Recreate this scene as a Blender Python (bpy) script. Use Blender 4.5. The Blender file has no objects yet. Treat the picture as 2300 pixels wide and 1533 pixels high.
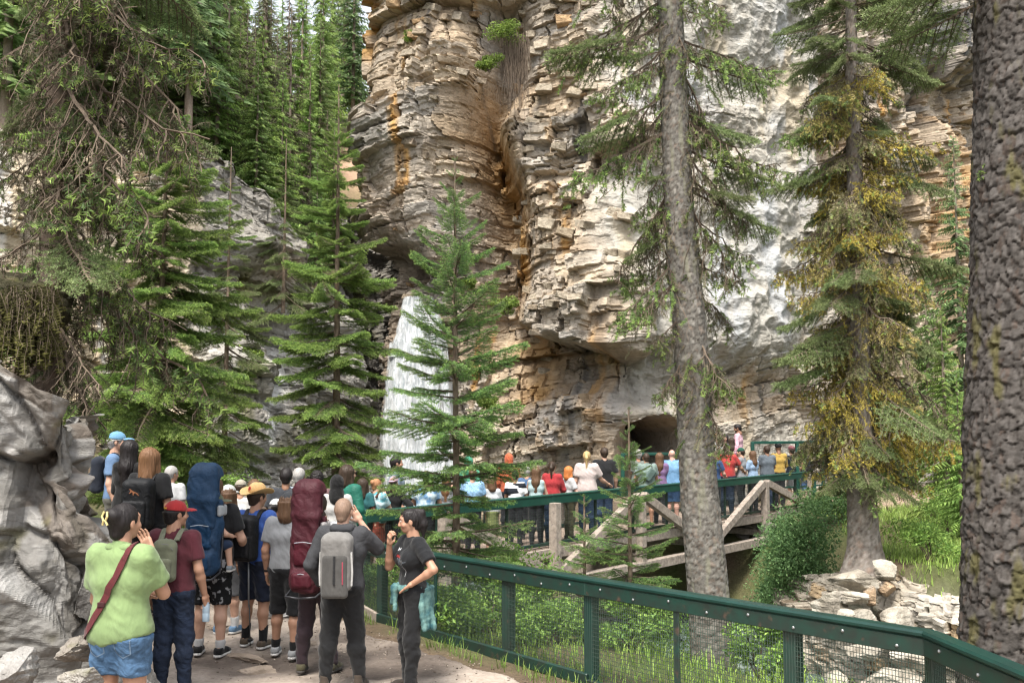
import bpy, bmesh, math, random
import numpy as np
from mathutils import Vector, Matrix
rad = math.radians
SC = bpy.context.scene
COL = SC.collection
# ------------------------------------------------------------------ camera, sky, sun, exposure
FPX, PITCH, CAMZ = 2236.0, rad(4.83), 2.5
cam_d = bpy.data.cameras.new('camera'); cam_d.lens = 35.0; cam_d.sensor_width = 36.0
cam_d.clip_end = 900.0; cam_d.clip_start = 0.05
cam = bpy.data.objects.new('camera', cam_d); COL.objects.link(cam)
cam.location = (0, 0, CAMZ); cam.rotation_euler = (rad(90) + PITCH, 0, 0)
SC.camera = cam
SUN_EL, SUN_AZ = rad(62), rad(196)          # azimuth measured from +Y, clockwise; the sun stands behind the camera
world = bpy.data.worlds.new('World'); SC.world = world; world.use_nodes = True
_nt = world.node_tree; _bg = _nt.nodes['Background']
_sky = _nt.nodes.new('ShaderNodeTexSky'); _sky.sky_type = 'NISHITA'; _sky.sun_disc = False
_sky.sun_elevation = SUN_EL; _sky.sun_rotation = SUN_AZ; _sky.air_density = 1.0; _sky.dust_density = 4.0; _sky.ozone_density = 1.0
_hs = _nt.nodes.new('ShaderNodeHueSaturation'); _hs.inputs['Saturation'].default_value = 0.28
_nt.links.new(_sky.outputs[0], _hs.inputs['Color']); _nt.links.new(_hs.outputs[0], _bg.inputs[0])
_bg.inputs[1].default_value = 0.15
sun_d = bpy.data.lights.new('sun', 'SUN'); sun_d.energy = 2.1; sun_d.angle = rad(14); sun_d.color = (1.0, 0.95, 0.86)
sun = bpy.data.objects.new('sun', sun_d); COL.objects.link(sun)
_sd = Vector((math.sin(SUN_AZ) * math.cos(SUN_EL), math.cos(SUN_AZ) * math.cos(SUN_EL), math.sin(SUN_EL)))
sun.rotation_euler = (-_sd).to_track_quat('-Z', 'Y').to_euler()
SC.view_settings.view_transform = 'Standard'; SC.view_settings.look = 'None'
SC.view_settings.gamma = 1.0; SC.view_settings.use_curve_mapping = False
SC.view_settings.exposure = 1.52
SC.render.engine = 'CYCLES'
SC.cycles.use_denoising = True
SC.cycles.pixel_filter_type = 'BLACKMAN_HARRIS'; SC.cycles.filter_width = 1.3
SC.cycles.sample_clamp_indirect = 4.0
try: SC.cycles.denoiser = 'OPENIMAGEDENOISE'
except Exception: pass
SC.cycles.max_bounces = 6; SC.cycles.diffuse_bounces = 3; SC.cycles.glossy_bounces = 2
SC.cycles.transmission_bounces = 4; SC.cycles.transparent_max_bounces = 8
SC.cycles.caustics_reflective = False; SC.cycles.caustics_refractive = False

# ------------------------------------------------------------------ helpers
def px(x, y, Y):
    """a pixel of the 2300x1533 photograph at the distance Y gives a place"""
    a, b = (x - 1150) / FPX, -(y - 766.5) / FPX
    dy = math.cos(PITCH) - b * math.sin(PITCH); dz = math.sin(PITCH) + b * math.cos(PITCH)
    t = Y / dy
    return Vector((a * t, Y, CAMZ + dz * t))
def toPix(P):
    x, y, z = P[..., 0], P[..., 1], P[..., 2] - CAMZ
    d = y * math.cos(PITCH) + z * math.sin(PITCH); u = -y * math.sin(PITCH) + z * math.cos(PITCH)
    return 1150 + FPX * x / d, 766.5 - FPX * u / d
def sstep(a, b, x):
    t = np.clip((x - a) / (b - a), 0, 1); return t * t * (3 - 2 * t)
def lerp(a, b, t): return a + (b - a) * t
_rng = np.random.RandomState(7)
_perm = np.concatenate([_rng.permutation(256)] * 3).astype(np.int32)
_grad = _rng.normal(size=(256, 3)); _grad /= np.linalg.norm(_grad, axis=1)[:, None]
_rnd = _rng.rand(256, 4)
def pn(x, y, z=0.0):
    """gradient noise, about -0.7..0.7"""
    x, y, z = np.broadcast_arrays(np.asarray(x, float), np.asarray(y, float), np.asarray(z, float))
    xi, yi, zi = np.floor(x).astype(int), np.floor(y).astype(int), np.floor(z).astype(int)
    xf, yf, zf = x - xi, y - yi, z - zi
    u, v, w = [t * t * t * (t * (t * 6 - 15) + 10) for t in (xf, yf, zf)]
    r = 0
    for dx in (0, 1):
        for dy in (0, 1):
            for dz in (0, 1):
                h = _perm[_perm[_perm[(xi + dx) & 255] + ((yi + dy) & 255)] + ((zi + dz) & 255)]
                g = _grad[h]
                d = g[..., 0] * (xf - dx) + g[..., 1] * (yf - dy) + g[..., 2] * (zf - dz)
                r = r + d * (u if dx else 1 - u) * (v if dy else 1 - v) * (w if dz else 1 - w)
    return r
def fbm(x, y, z=0.0, oct=4, gain=.5):
    r, a, f = 0, 1.0, 1.0
    for i in range(oct):
        r = r + a * pn(x * f + 17.3 * i, y * f + 5.1 * i, np.asarray(z) * f + 9.7 * i); a *= gain; f *= 2.03
    return r
def worley(u, v, seed=0, jit=.9, cheb=False):
    """returns F1, F2, four random numbers of the nearest cell, offset to its centre"""
    u = np.asarray(u, float); v = np.asarray(v, float)
    ui, vi = np.floor(u).astype(int), np.floor(v).astype(int)
    F1 = np.full(u.shape, 9.); F2 = np.full(u.shape, 9.); R = np.zeros(u.shape + (4,)); du = np.zeros(u.shape); dv = np.zeros(u.shape)
    for a in (-1, 0, 1):
        for b in (-1, 0, 1):
            h = _perm[_perm[(ui + a + seed * 37) & 255] + ((vi + b + seed * 11) & 255)]
            r = _rnd[h]
            cu = ui + a + .5 + (r[..., 0] - .5) * jit; cv = vi + b + .5 + (r[..., 1] - .5) * jit
            d = np.hypot(u - cu, v - cv) if not cheb else np.maximum(np.abs(u - cu) * (.8 + .4 * r[..., 2]), np.abs(v - cv) * (.8 + .4 * r[..., 3])) * .85 + .15 * np.hypot(u - cu, v - cv)
            nr = d < F1
            F2 = np.where(nr, F1, np.minimum(F2, d))
            R = np.where(nr[..., None], _rnd[_perm[h + 91]], R); du = np.where(nr, u - cu, du); dv = np.where(nr, v - cv, dv)
            F1 = np.where(nr, d, F1)
    return F1, F2, R, du, dv
def tag(o, label=None, cat=None, group=None, kind=None):
    if label: o['label'] = label
    if cat: o['category'] = cat
    if group: o['group'] = group
    if kind: o['kind'] = kind
    return o
def empty(name, loc=(0, 0, 0), rz=0.0):
    o = bpy.data.objects.new(name, None); COL.objects.link(o); o.location = loc; o.rotation_euler = (0, 0, rz)
    o.empty_display_size = .1
    return o
def link(name, me, parent=None):
    o = bpy.data.objects.new(name, me); COL.objects.link(o)
    if parent is not None: o.parent = parent
    return o
def mesh(name, V, F, mat=None, smooth=False, col=None, fm=None):
    """V: (n,3); F: array (m,3|4) or list of such arrays; col: (n,3) vertex colours; fm: material index per face"""
    V = np.asarray(V, np.float32); Fs = [np.asarray(f, np.int32) for f in (F if isinstance(F, list) else [F])]
    Fs = [f for f in Fs if len(f)]
    me = bpy.data.meshes.new(name)
    me.vertices.add(len(V)); me.vertices.foreach_set('co', V.ravel())
    if Fs:
        li = np.concatenate([f.ravel() for f in Fs]); tot = np.concatenate([np.full(len(f), f.shape[1], np.int32) for f in Fs])
        st = np.concatenate([[0], np.cumsum(tot)[:-1]]).astype(np.int32)
        me.loops.add(len(li)); me.loops.foreach_set('vertex_index', li.astype(np.int32))
        me.polygons.add(len(tot)); me.polygons.foreach_set('loop_start', st)
        me.update(calc_edges=True)
        me.polygons.foreach_set('use_smooth', np.full(len(tot), bool(smooth)))
        if fm is not None: me.polygons.foreach_set('material_index', np.asarray(fm, np.int32))
    if col is not None:
        c = np.ones((len(V), 4), np.float32); c[:, :3] = col
        at = me.attributes.new('Col', 'FLOAT_COLOR', 'POINT'); at.data.foreach_set('color', c.ravel())
    for m in (mat if isinstance(mat, (list, tuple)) else [mat]):
        if m is not None: me.materials.append(m)
    me.validate(clean_customdata=False)
    return me
def obj(name, V, F, mat=None, parent=None, smooth=False, col=None, fm=None):
    return link(name, mesh(name, V, F, mat, smooth, col, fm), parent)
def grid_faces(nu, nv):
    i = np.arange((nu - 1) * (nv - 1)); a = (i // (nv - 1)) * nv + i % (nv - 1)
    return np.stack([a, a + nv, a + nv + 1, a + 1], 1)
class MB:
    """collects boxes, bars and tubes of ONE part"""
    def __init__(s): s.V, s.F3, s.F4, s.n = [], [], [], 0
    def add(s, V, F):
        V = np.asarray(V, float); F = np.asarray(F, int)
        s.V.append(V); (s.F3 if F.shape[1] == 3 else s.F4).append(F + s.n); s.n += len(V); return s
    def box(s, c, d, R=None, bev=0.0):
        c = np.asarray(c, float); h = np.asarray(d, float) / 2
        if bev <= 0:
            V = np.array([[x, y, z] for x in (-1, 1) for y in (-1, 1) for z in (-1, 1)]) * h
            F = [[0, 1, 3, 2], [4, 6, 7, 5], [0, 4, 5, 1], [2, 3, 7, 6], [0, 2, 6, 4], [1, 5, 7, 3]]
            if R is not None: V = V @ np.asarray(R).T
            return s.add(V + c, F)
        bm = bmesh.new(); bmesh.ops.create_cube(bm, size=1)
        for v in bm.verts: v.co = Vector((v.co.x * 2 * h[0], v.co.y * 2 * h[1], v.co.z * 2 * h[2]))
        bmesh.ops.bevel(bm, geom=bm.edges[:], offset=bev, segments=1, affect='EDGES', profile=.5)
        bmesh.ops.triangulate(bm, faces=bm.faces[:])
        V = np.array([v.co[:] for v in bm.verts]); F = [[v.index for v in f.verts] for f in bm.faces]; bm.free()
        if R is not None: V = V @ np.asarray(R).T
        return s.add(V + c, F)
    def bar(s, a, b, w, h, bev=0.0, up=(0, 0, 1), ext=0.0):
        """a beam from a to b, w wide (sideways), h high"""
        a = np.asarray(a, float); b = np.asarray(b, float); t = b - a; L = np.linalg.norm(t); t /= L
        r = np.cross(t, up); r /= np.linalg.norm(r); u = np.cross(r, t)
        return s.box((a + b) / 2, (w, L + 2 * ext, h), np.stack([r, t, u], 1), bev)
    def tube(s, P, r, n=6, cap=True):
        P = np.asarray(P, float); m = len(P); r = np.broadcast_to(np.asarray(r, float), (m,))
        T = np.gradient(P, axis=0); T /= np.linalg.norm(T, axis=1)[:, None] + 1e-9
        ref = np.array([0, 0, 1.]) if abs(T[0][2]) < .9 else np.array([1., 0, 0])
        A = np.cross(T, ref); A /= np.linalg.norm(A, axis=1)[:, None] + 1e-9; B = np.cross(T, A)
        an = np.linspace(0, 2 * np.pi, n, endpoint=False)
        V = P[:, None] + r[:, None, None] * (A[:, None] * np.cos(an)[None, :, None] + B[:, None] * np.sin(an)[None, :, None])
        F = [[i * n + j, i * n + (j + 1) % n, (i + 1) * n + (j + 1) % n, (i + 1) * n + j] for i in range(m - 1) for j in range(n)]
        k = s.n; s.add(V.reshape(-1, 3), F)
        if cap and n >= 3:
            for base, rev in ((0, True), ((m - 1) * n, False)):
                idx = [k + base + j for j in range(n)]
                if rev: idx = idx[::-1]
                s.F3.append(np.array([[idx[0], idx[j], idx[j + 1]] for j in range(1, n - 1)], int))
        return s
    def mesh(s, name, mat, smooth=False):
        F = []
        if s.F3: F.append(np.concatenate(s.F3))
        if s.F4: F.append(np.concatenate(s.F4))
        return mesh(name, np.concatenate(s.V), F, mat, smooth)
    def build(s, name, mat, parent=None, smooth=False): return link(name, s.mesh(name, mat, smooth), parent)

# ------------------------------------------------------------------ materials
MATS = {}
def M(name, c1, c2=None, scale=6.0, rough=.8, bump=0.0, bscale=40.0, stretch=(1, 1, 1), attr=None, detail=5.0, contrast=(.35, .65),
      metal=0.0, spec=.3, transl=0.0, rnd=0.0, c3=None, c3scale=2.0, c3range=(.55, .7), sheen=0.0, coat=0.0, bdist=.02, vor=0.0, warp=0.0):
    if name in MATS: return MATS[name]
    m = bpy.data.materials.new(name); m.use_nodes = True; nt = m.node_tree; N, L = nt.nodes, nt.links
    bs = N['Principled BSDF']; bs.inputs['Roughness'].default_value = rough; bs.inputs['Metallic'].default_value = metal
    bs.inputs['Specular IOR Level'].default_value = spec
    if sheen: bs.inputs['Sheen Weight'].default_value = sheen
    if coat: bs.inputs['Coat Weight'].default_value = coat; bs.inputs['Coat Roughness'].default_value = .15
    tc = N.new('ShaderNodeTexCoord'); mp = N.new('ShaderNodeMapping'); mp.inputs['Scale'].default_value = stretch
    L.new(tc.outputs['Object'], mp.inputs[0])
    c2 = c2 or tuple(x * .8 for x in c1)
    nz = N.new('ShaderNodeTexNoise'); nz.inputs['Scale'].default_value = scale; nz.inputs['Detail'].default_value = detail
    nz.inputs['Roughness'].default_value = .62
    L.new(mp.outputs[0], nz.inputs[0])
    rp = N.new('ShaderNodeMapRange'); rp.inputs[1].default_value, rp.inputs[2].default_value = contrast
    L.new(nz.outputs[0], rp.inputs[0])
    mx = N.new('ShaderNodeMix'); mx.data_type = 'RGBA'
    mx.inputs[6].default_value = (*c1, 1); mx.inputs[7].default_value = (*c2, 1); L.new(rp.outputs[0], mx.inputs[0])
    out = mx.outputs[2]
    if c3 is not None:
        n3 = N.new('ShaderNodeTexNoise'); n3.inputs['Scale'].default_value = c3scale; n3.inputs['Detail'].default_value = 6
        L.new(mp.outputs[0], n3.inputs[0])
        r3 = N.new('ShaderNodeMapRange'); r3.inputs[1].default_value, r3.inputs[2].default_value = c3range
        L.new(n3.outputs[0], r3.inputs[0])
        m3 = N.new('ShaderNodeMix'); m3.data_type = 'RGBA'; L.new(r3.outputs[0], m3.inputs[0]); L.new(out, m3.inputs[6])
        m3.inputs[7].default_value = (*c3, 1); out = m3.outputs[2]
    if attr:
        at = N.new('ShaderNodeAttribute'); at.attribute_name = 'Col'
        ml = N.new('ShaderNodeMix'); ml.data_type = 'RGBA'; ml.blend_type = 'MULTIPLY'; ml.inputs[0].default_value = 1
        L.new(out, ml.inputs[6]); L.new(at.outputs[0], ml.inputs[7]); out = ml.outputs[2]
    if rnd:
        oi = N.new('ShaderNodeObjectInfo'); hv = N.new('ShaderNodeHueSaturation')
        r1 = N.new('ShaderNodeMapRange'); r1.inputs[3].default_value = 1 - rnd; r1.inputs[4].default_value = 1 + rnd
        L.new(oi.outputs['Random'], r1.inputs[0]); L.new(r1.outputs[0], hv.inputs['Value'])
        r2 = N.new('ShaderNodeMapRange'); r2.inputs[3].default_value = .5 - rnd * .06; r2.inputs[4].default_value = .5 + rnd * .05
        L.new(oi.outputs['Random'], r2.inputs[0]); L.new(r2.outputs[0], hv.inputs['Hue'])
        L.new(out, hv.inputs['Color']); out = hv.outputs[0]
    L.new(out, bs.inputs['Base Color'])
    if bump:
        nb = N.new('ShaderNodeTexVoronoi' if vor else 'ShaderNodeTexNoise'); nb.inputs['Scale'].default_value = bscale
        if not vor: nb.inputs['Detail'].default_value = 8 if not warp else 3; nb.inputs['Roughness'].default_value = .65 if not warp else .5; nb.inputs['Distortion'].default_value = warp
        L.new(mp.outputs[0], nb.inputs[0])
        bp = N.new('ShaderNodeBump'); bp.inputs['Strength'].default_value = bump; bp.inputs['Distance'].default_value = bdist
        L.new(nb.outputs[0], bp.inputs['Height']); L.new(bp.outputs[0], bs.inputs['Normal'])
    if transl:
        tr = N.new('ShaderNodeBsdfTranslucent'); L.new(out, tr.inputs[0])
        ms = N.new('ShaderNodeMixShader'); ms.inputs[0].default_value = transl
        L.new(bs.outputs[0], ms.inputs[1]); L.new(tr.outputs[0], ms.inputs[2])
        L.new(ms.outputs[0], N['Material Output'].inputs[0])
    MATS[name] = m
    return m
def hexc(h):
    """an sRGB hex colour as linear"""
    c = [int(h[i:i + 2], 16) / 255 for i in (0, 2, 4)]
    return tuple(x / 12.92 if x <= .04045 else ((x + .055) / 1.055) ** 2.4 for x in c)
# ------------------------------------------------------------------ setting: ground, path, creek
CREEK = np.array([(-3.0, 32), (-1.8, 28.0), (.6, 24.8), (4.0, 24.2), (5.5, 22.4), (4.4, 19.5), (5.6, 16.6), (9, 13.4), (16, 10), (34, 5)], float)
def dpoly(x, y, P):
    """distance to a polyline and which side of it (+ = left of its direction)"""
    x = np.asarray(x, float); y = np.asarray(y, float)
    best = np.full(x.shape, 1e9); side = np.zeros(x.shape)
    for (ax, ay), (bx, by) in zip(P[:-1], P[1:]):
        dx, dy = bx - ax, by - ay; L2 = dx * dx + dy * dy
        t = np.clip(((x - ax) * dx + (y - ay) * dy) / L2, 0, 1)
        d = np.hypot(x - ax - t * dx, y - ay - t * dy); cr = dx * (y - ay) - dy * (x - ax)
        m = d < best; best = np.where(m, d, best); side = np.where(m, np.sign(cr), side)
    return best, side
FENCE = [(-2.45, 15.6), (-2.15, 14.0), (-1.69, 13.0), (0.753, 9.9), (2.93, 7.13), (3.0, 5.6), (2.9, 3.5)]
BR_A, BR_B = np.array([-2.4, 16.1]), np.array([8.8, 30.0])
BR_T = (BR_B - BR_A) / np.linalg.norm(BR_B - BR_A); BR_N = np.array([-BR_T[1], BR_T[0]]); BR_W = 1.9; DECK = 0.12
def gz(x, y):
    x = np.asarray(x, float); y = np.asarray(y, float)
    s, sd = dpoly(x, y, CREEK)
    s = s + .35 * fbm(x * .35, y * .35, 3.1, 3)
    W = np.where(sd > 0, np.interp(y, [20.3, 23], [1.0, 4.5]), 6.0)
    z = -2.45 * (1 - sstep(1.25, 1.25 + W, s))
    z = z + .085 * np.clip(9 - y, 0, 9) * sstep(5.5, 3.0, x)
    ledge = .6 * sstep(-3.5, -4.6, x) * sstep(8.2, 10.8, y)
    z = z + ledge
    # far landing by the tunnel, right bank and the rising sides of the valley
    off = (x - BR_A[0]) * BR_N[0] + (y - BR_A[1]) * BR_N[1]; lg_ = sstep(BR_W - .05, BR_W + .35, off) * sstep(1.2, 2.4, x) * sstep(11, 8.5, x)
    z = lerp(z, .56, lg_)
    z = z + np.clip(x - 10.5, 0, 40) * .30 * sstep(34, 24, y) * sstep(9, 14, y) + np.clip(x - 15.5, 0, 40) * .55 * sstep(24, 34, y)
    z = z + np.clip(-x - 6.5, 0, 40) * .45
    z = z + .05 * fbm(x * 1.3, y * 1.3, 1.0, 3)
    return z
def pathmask(x, y):
    """above 0: trodden dirt"""
    x = np.asarray(x, float); y = np.asarray(y, float)
    d, sd = dpoly(x, y, FENCE)
    left = np.where(sd < 0, d, -d)            # the path lies to the right of the fence's direction of travel (towards the camera)
    m = left - .32 + .12 * fbm(x * 1.5, y * 1.5, 0, 3)
    m = np.minimum(m, 17.6 - y); m = np.minimum(m, x + 6.2)
    return m
gx, gy = np.meshgrid(np.arange(-34, 44, .3), np.arange(-8, 62, .3), indexing='ij')
gzv = gz(gx, gy); pm = pathmask(gx, gy)
plat = sstep(7.3, 8.3, gx) * sstep(29.4, 30.2, gy) * sstep(15.5, 14.5, gx) * sstep(47, 44, gy)   # landing right of the bridge
land = sstep(1.2, 2.2, gx) * sstep(BR_W, BR_W + .3, (gx - BR_A[0]) * BR_N[0] + (gy - BR_A[1]) * BR_N[1])
gzv = np.where(plat > 0, lerp(gzv, .1 + .32 * sstep(29.6, 30.8, gy), plat), gzv)
n1 = fbm(gx * .8, gy * .8, 2.0, 4)[..., None]; n2 = fbm(gx * 3, gy * 3, 5.0, 3)[..., None]
soil = np.array([.11, .075, .05]); moss = np.array([.06, .085, .02]); dirt = np.array([.30, .22, .16]); stone = np.array([.30, .28, .24])
gc = lerp(moss, soil, np.clip(.45 + 1.2 * n1, 0, 1))
sC, _ = dpoly(gx, gy, CREEK)
gc = lerp(gc, stone * (1 + .5 * n2), sstep(2.2, 1.3, sC)[..., None])
gc = lerp(gc, dirt * (1 + .25 * n2), np.clip(np.maximum(plat, land * (gx < 9.2)), 0, 1)[..., None])
gc = lerp(gc, soil * (1 + .4 * n2), sstep(-.4, .2, pm)[..., None])
gzv = gzv - .05 * (pm > .35)
m_ground = M('ground_soil', (1, 1, 1), (.7, .7, .7), scale=9, rough=.95, bump=.6, bscale=14, attr=True, bdist=.06)
tag(obj('ground', np.stack([gx, gy, gzv], -1).reshape(-1, 3), grid_faces(*gx.shape), m_ground, smooth=True, col=gc.reshape(-1, 3)), kind='structure')
# the trail: a finer sheet of trodden dirt
hx, hy = np.meshgrid(np.arange(-6.6, 3.4, .055), np.arange(-1.0, 17.6, .055), indexing='ij')
hm = pathmask(hx, hy)
hz = gz(hx, hy) + .02 + .018 * fbm(hx * 2.2, hy * 2.2, 4, 4)
mud = sstep(.05, .45, fbm(hx * .55, hy * .75, 8.0, 3) + .55 * np.exp(-((hx + 1.7) / 1.5) ** 2 - ((hy - 10.7) / 1.1) ** 2) - .1 + .35 * sstep(10, 13, hy))
hz += mud * .03 * fbm(hx * 7, hy * 7, 2, 3) - .012 * mud
hz -= .09 * sstep(.18, 0, hm)
pc = lerp(np.array([.335, .285, .24]), np.array([.105, .085, .072]), mud[..., None]) * (1 + .3 * fbm(hx * 6, hy * 6, 7, 3)[..., None])
hf = grid_faces(*hx.shape); keep = (hm.reshape(-1)[hf] > -.02).all(1)
m_path = M('trail_dirt', (1, 1, 1), (.74, .72, .7), scale=22, rough=.82, bump=.5, bscale=60, attr=True, bdist=.012, spec=.25)
trail = obj('path', np.stack([hx, hy, hz], -1).reshape(-1, 3), hf[keep], m_path, smooth=True, col=pc.reshape(-1, 3)); tag(trail, kind='structure')
def pathz(x, y): return float(gz(x, y)) + .03
# creek water
m_water = M('creek_water', (.10, .13, .12), (.32, .36, .36), scale=1.6, rough=.12, bump=.5, bscale=5, spec=.5, bdist=.08, contrast=(.5, .72), stretch=(1, 1, 1))
cp = np.concatenate([[CREEK[i] + (CREEK[i + 1] - CREEK[i]) * t for t in np.linspace(0, 1, 14, endpoint=False)] for i in range(len(CREEK) - 1)])
ct = np.gradient(cp, axis=0); ct /= np.linalg.norm(ct, axis=1)[:, None]; cn = np.stack([-ct[:, 1], ct[:, 0]], 1)
ww = np.linspace(-1.9, 1.9, 22)
wp = cp[:, None] + cn[:, None] * ww[None, :, None]
wz = -2.28 + .05 * fbm(wp[..., 0] * 2, wp[..., 1] * 2, 0, 3)
tag(obj('creek', np.concatenate([wp, wz[..., None]], -1).reshape(-1, 3), grid_faces(len(cp), len(ww)), m_water, smooth=True), kind='structure')

# ------------------------------------------------------------------ rock faces
def gss(x, y, cx, cy, rx, ry, ang=0.0):
    c, s_ = math.cos(rad(ang)), math.sin(rad(ang)); dx, dy = x - cx, y - cy
    return np.exp(-((dx * c + dy * s_) / rx) ** 2 - ((-dx * s_ + dy * c) / ry) ** 2)
def curve(pts, n, dens=None):
    P = np.array(pts, float); d = np.concatenate([[0], np.cumsum(np.linalg.norm(np.diff(P, axis=0), axis=1))])
    t = np.linspace(0, d[-1], n) if dens is None else np.interp(np.linspace(0, 1, n), np.cumsum(np.interp(np.linspace(0, 1, 4000), *dens)) / np.sum(np.interp(np.linspace(0, 1, 4000), *dens)), np.linspace(0, d[-1], 4000)); Q = np.stack([np.interp(t, d, P[:, k]) for k in range(2)], 1)
    k = np.ones(21) / 21
    for _ in range(2):
        E = np.concatenate([np.repeat(Q[:1], 10, 0), Q, np.repeat(Q[-1:], 10, 0)])
        Q = np.stack([np.convolve(E[:, i], k, 'valid') for i in range(2)], 1)
    T = np.gradient(Q, axis=0); T /= np.linalg.norm(T, axis=1)[:, None]
    return Q, np.stack([T[:, 1], -T[:, 0]], 1), t
def strata(u, w, T, J, seed):
    """broken beds: each bed is split by joints into blocks; four random numbers and the place inside the block"""
    g = w / T; g = g + .40 * pn(g * .8, seed * 3.3, 0); bed = np.floor(g).astype(int)
    hb = _rnd[_perm[(bed * 7 + seed * 31) & 255]]; ub = u / J * (.65 + .7 * hb[..., 0]) + 31 * hb[..., 1] + .18 * pn(w * 2.2 / T, u * .4, seed)
    ub = ub + .35 * pn(ub * .8, bed * 1.7, seed); cell = np.floor(ub).astype(int)
    return _rnd[_perm[_perm[(cell * 3 + seed) & 255] + (bed & 255)]], ub - cell - .5, g - bed - .5
def blocks(u, z, seed, dip=-.16, fine=1.0):
    """stacked broken strata: offset outwards and random numbers per block"""
    w = z + dip * u + .45 * fbm(u * .16, z * .16, seed, 2) + .05 * fbm(u * 1.3, z * 1.3, seed, 2); u2 = u + .25 * fbm(u * .3, z * .55, seed + 5, 3)
    col = np.floor(u2 / 2.6 + .5 * fbm(u * .1, z * .25, seed, 2)).astype(int); hc_ = _rnd[_perm[(col * 5 + seed) & 255]]
    d = 1.05 * (hc_[..., 0] - .5)
    R1, a, b = strata(u2, w, 1.5, 2.3, seed); d = d + .58 * (R1[..., 0] - .5) + .35 * (R1[..., 1] - .5) * a + .28 * (R1[..., 2] - .35) * b
    k = fine * (.30 + 1.15 * R1[..., 3] ** 1.3)
    R2, a2, b2 = strata(u2, w, .46, .85, seed + 1); d += k * (.40 * (R2[..., 0] - .5) + .22 * (R2[..., 1] - .5) * a2 + .14 * (R2[..., 2] - .35) * b2 - .22 * ((b2 < -.42) & (R2[..., 3] > .5)) - .25 * ((a2 < -.45) & (R2[..., 2] > .35)))
    R3, a3, b3 = strata(u2, w, .165, .33, seed + 2); d += k * (.15 * (R3[..., 0] - .5) + .05 * (R3[..., 1] - .5) * a3 - .07 * (b3 < -.38) * (R3[..., 3] > .6))
    return d, R1, R2, R3
m_rock = M('cliff_rock', (1, 1, 1), (.74, .72, .70), scale=2.2, rough=.92, bump=.6, bscale=9, attr=True, bdist=.05, spec=.15, detail=8, c3=(.55, .53, .50), c3scale=7, c3range=(.56, .7))
def fracture(m, sc, dist):
    """sharp-edged broken facets in the fine relief of the rock"""
    nt = m.node_tree; N, L = nt.nodes, nt.links; bs = N['Principled BSDF']; prev = bs.inputs['Normal'].links[0].from_socket
    tc = N.new('ShaderNodeTexCoord'); mp = N.new('ShaderNodeMapping'); mp.inputs['Scale'].default_value = (sc, sc, sc * 2.1); mp.inputs['Rotation'].default_value = (.1, -.16, 0)
    nz = N.new('ShaderNodeTexNoise'); nz.inputs['Scale'].default_value = 1.2; av = N.new('ShaderNodeVectorMath'); av.operation = 'MULTIPLY_ADD'; av.inputs[1].default_value = (.5, .5, .3)
    L.new(tc.outputs['Object'], nz.inputs[0]); L.new(nz.outputs['Color'], av.inputs[0]); L.new(tc.outputs['Object'], av.inputs[2]); L.new(av.outputs[0], mp.inputs[0])
    for k, dd in ((1.0, dist), (3.1, dist * .4)):
        vo = N.new('ShaderNodeTexVoronoi'); vo.distance = 'CHEBYCHEV'; vo.inputs['Scale'].default_value = k; L.new(mp.outputs[0], vo.inputs[0])
        bw = N.new('ShaderNodeSeparateColor'); L.new(vo.outputs['Color'], bw.inputs[0]); ad = N.new('ShaderNodeMath'); ad.operation = 'MULTIPLY_ADD'; ad.inputs[1].default_value = -.9; L.new(vo.outputs['Distance'], ad.inputs[0]); L.new(bw.outputs[0], ad.inputs[2])
        bp_ = N.new('ShaderNodeBump'); bp_.inputs['Strength'].default_value = .8; bp_.inputs['Distance'].default_value = dd; L.new(ad.outputs[0], bp_.inputs['Height']); L.new(prev, bp_.inputs['Normal']); prev = bp_.outputs[0]
    L.new(prev, bs.inputs['Normal'])
fracture(m_rock, 1.5, .09)
def face(name, pts, zlo, zhi, nu, nv, lean, feat, vfun=None, dens=None):
    Q, Nn, t = curve(pts, nu, dens); z = np.linspace(zlo, zhi, nv)
    U, Z = np.meshgrid(t, z, indexing='ij')
    if vfun is not None: Z = zlo + (Z - zlo) / (zhi - zlo) * (vfun(Q[:, 0], Q[:, 1])[:, None] - zlo)
    B = np.stack([Q[:, None, 0] + 0 * Z, Q[:, None, 1] + 0 * Z, Z], -1)
    lb = -lean * np.maximum(Z, 0)
    B[..., :2] += Nn[:, None] * lb[..., None]
    X, Yp = toPix(B)
    d, c = feat(X, Yp, U, Z)
    B[..., :2] += Nn[:, None] * d[..., None]
    B[..., 2] += .06 * fbm(U * 2.3, Z * 2.3, 9, 2)
    o = obj(name, B.reshape(-1, 3), grid_faces(nu, nv), m_rock, smooth=False, col=np.clip(c, .01, .8).reshape(-1, 3))
    tag(o, kind='structure')
    return o, B, Nn
def mixc(c, col, w): return lerp(c, np.array(col), np.clip(w, 0, 1)[..., None])
TAN, CREAM, GREY, BROWN, ORANGE = (.39, .315, .23), (.48, .415, .33), (.34, .325, .30), (.28, .21, .145), (.43, .25, .085)
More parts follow.
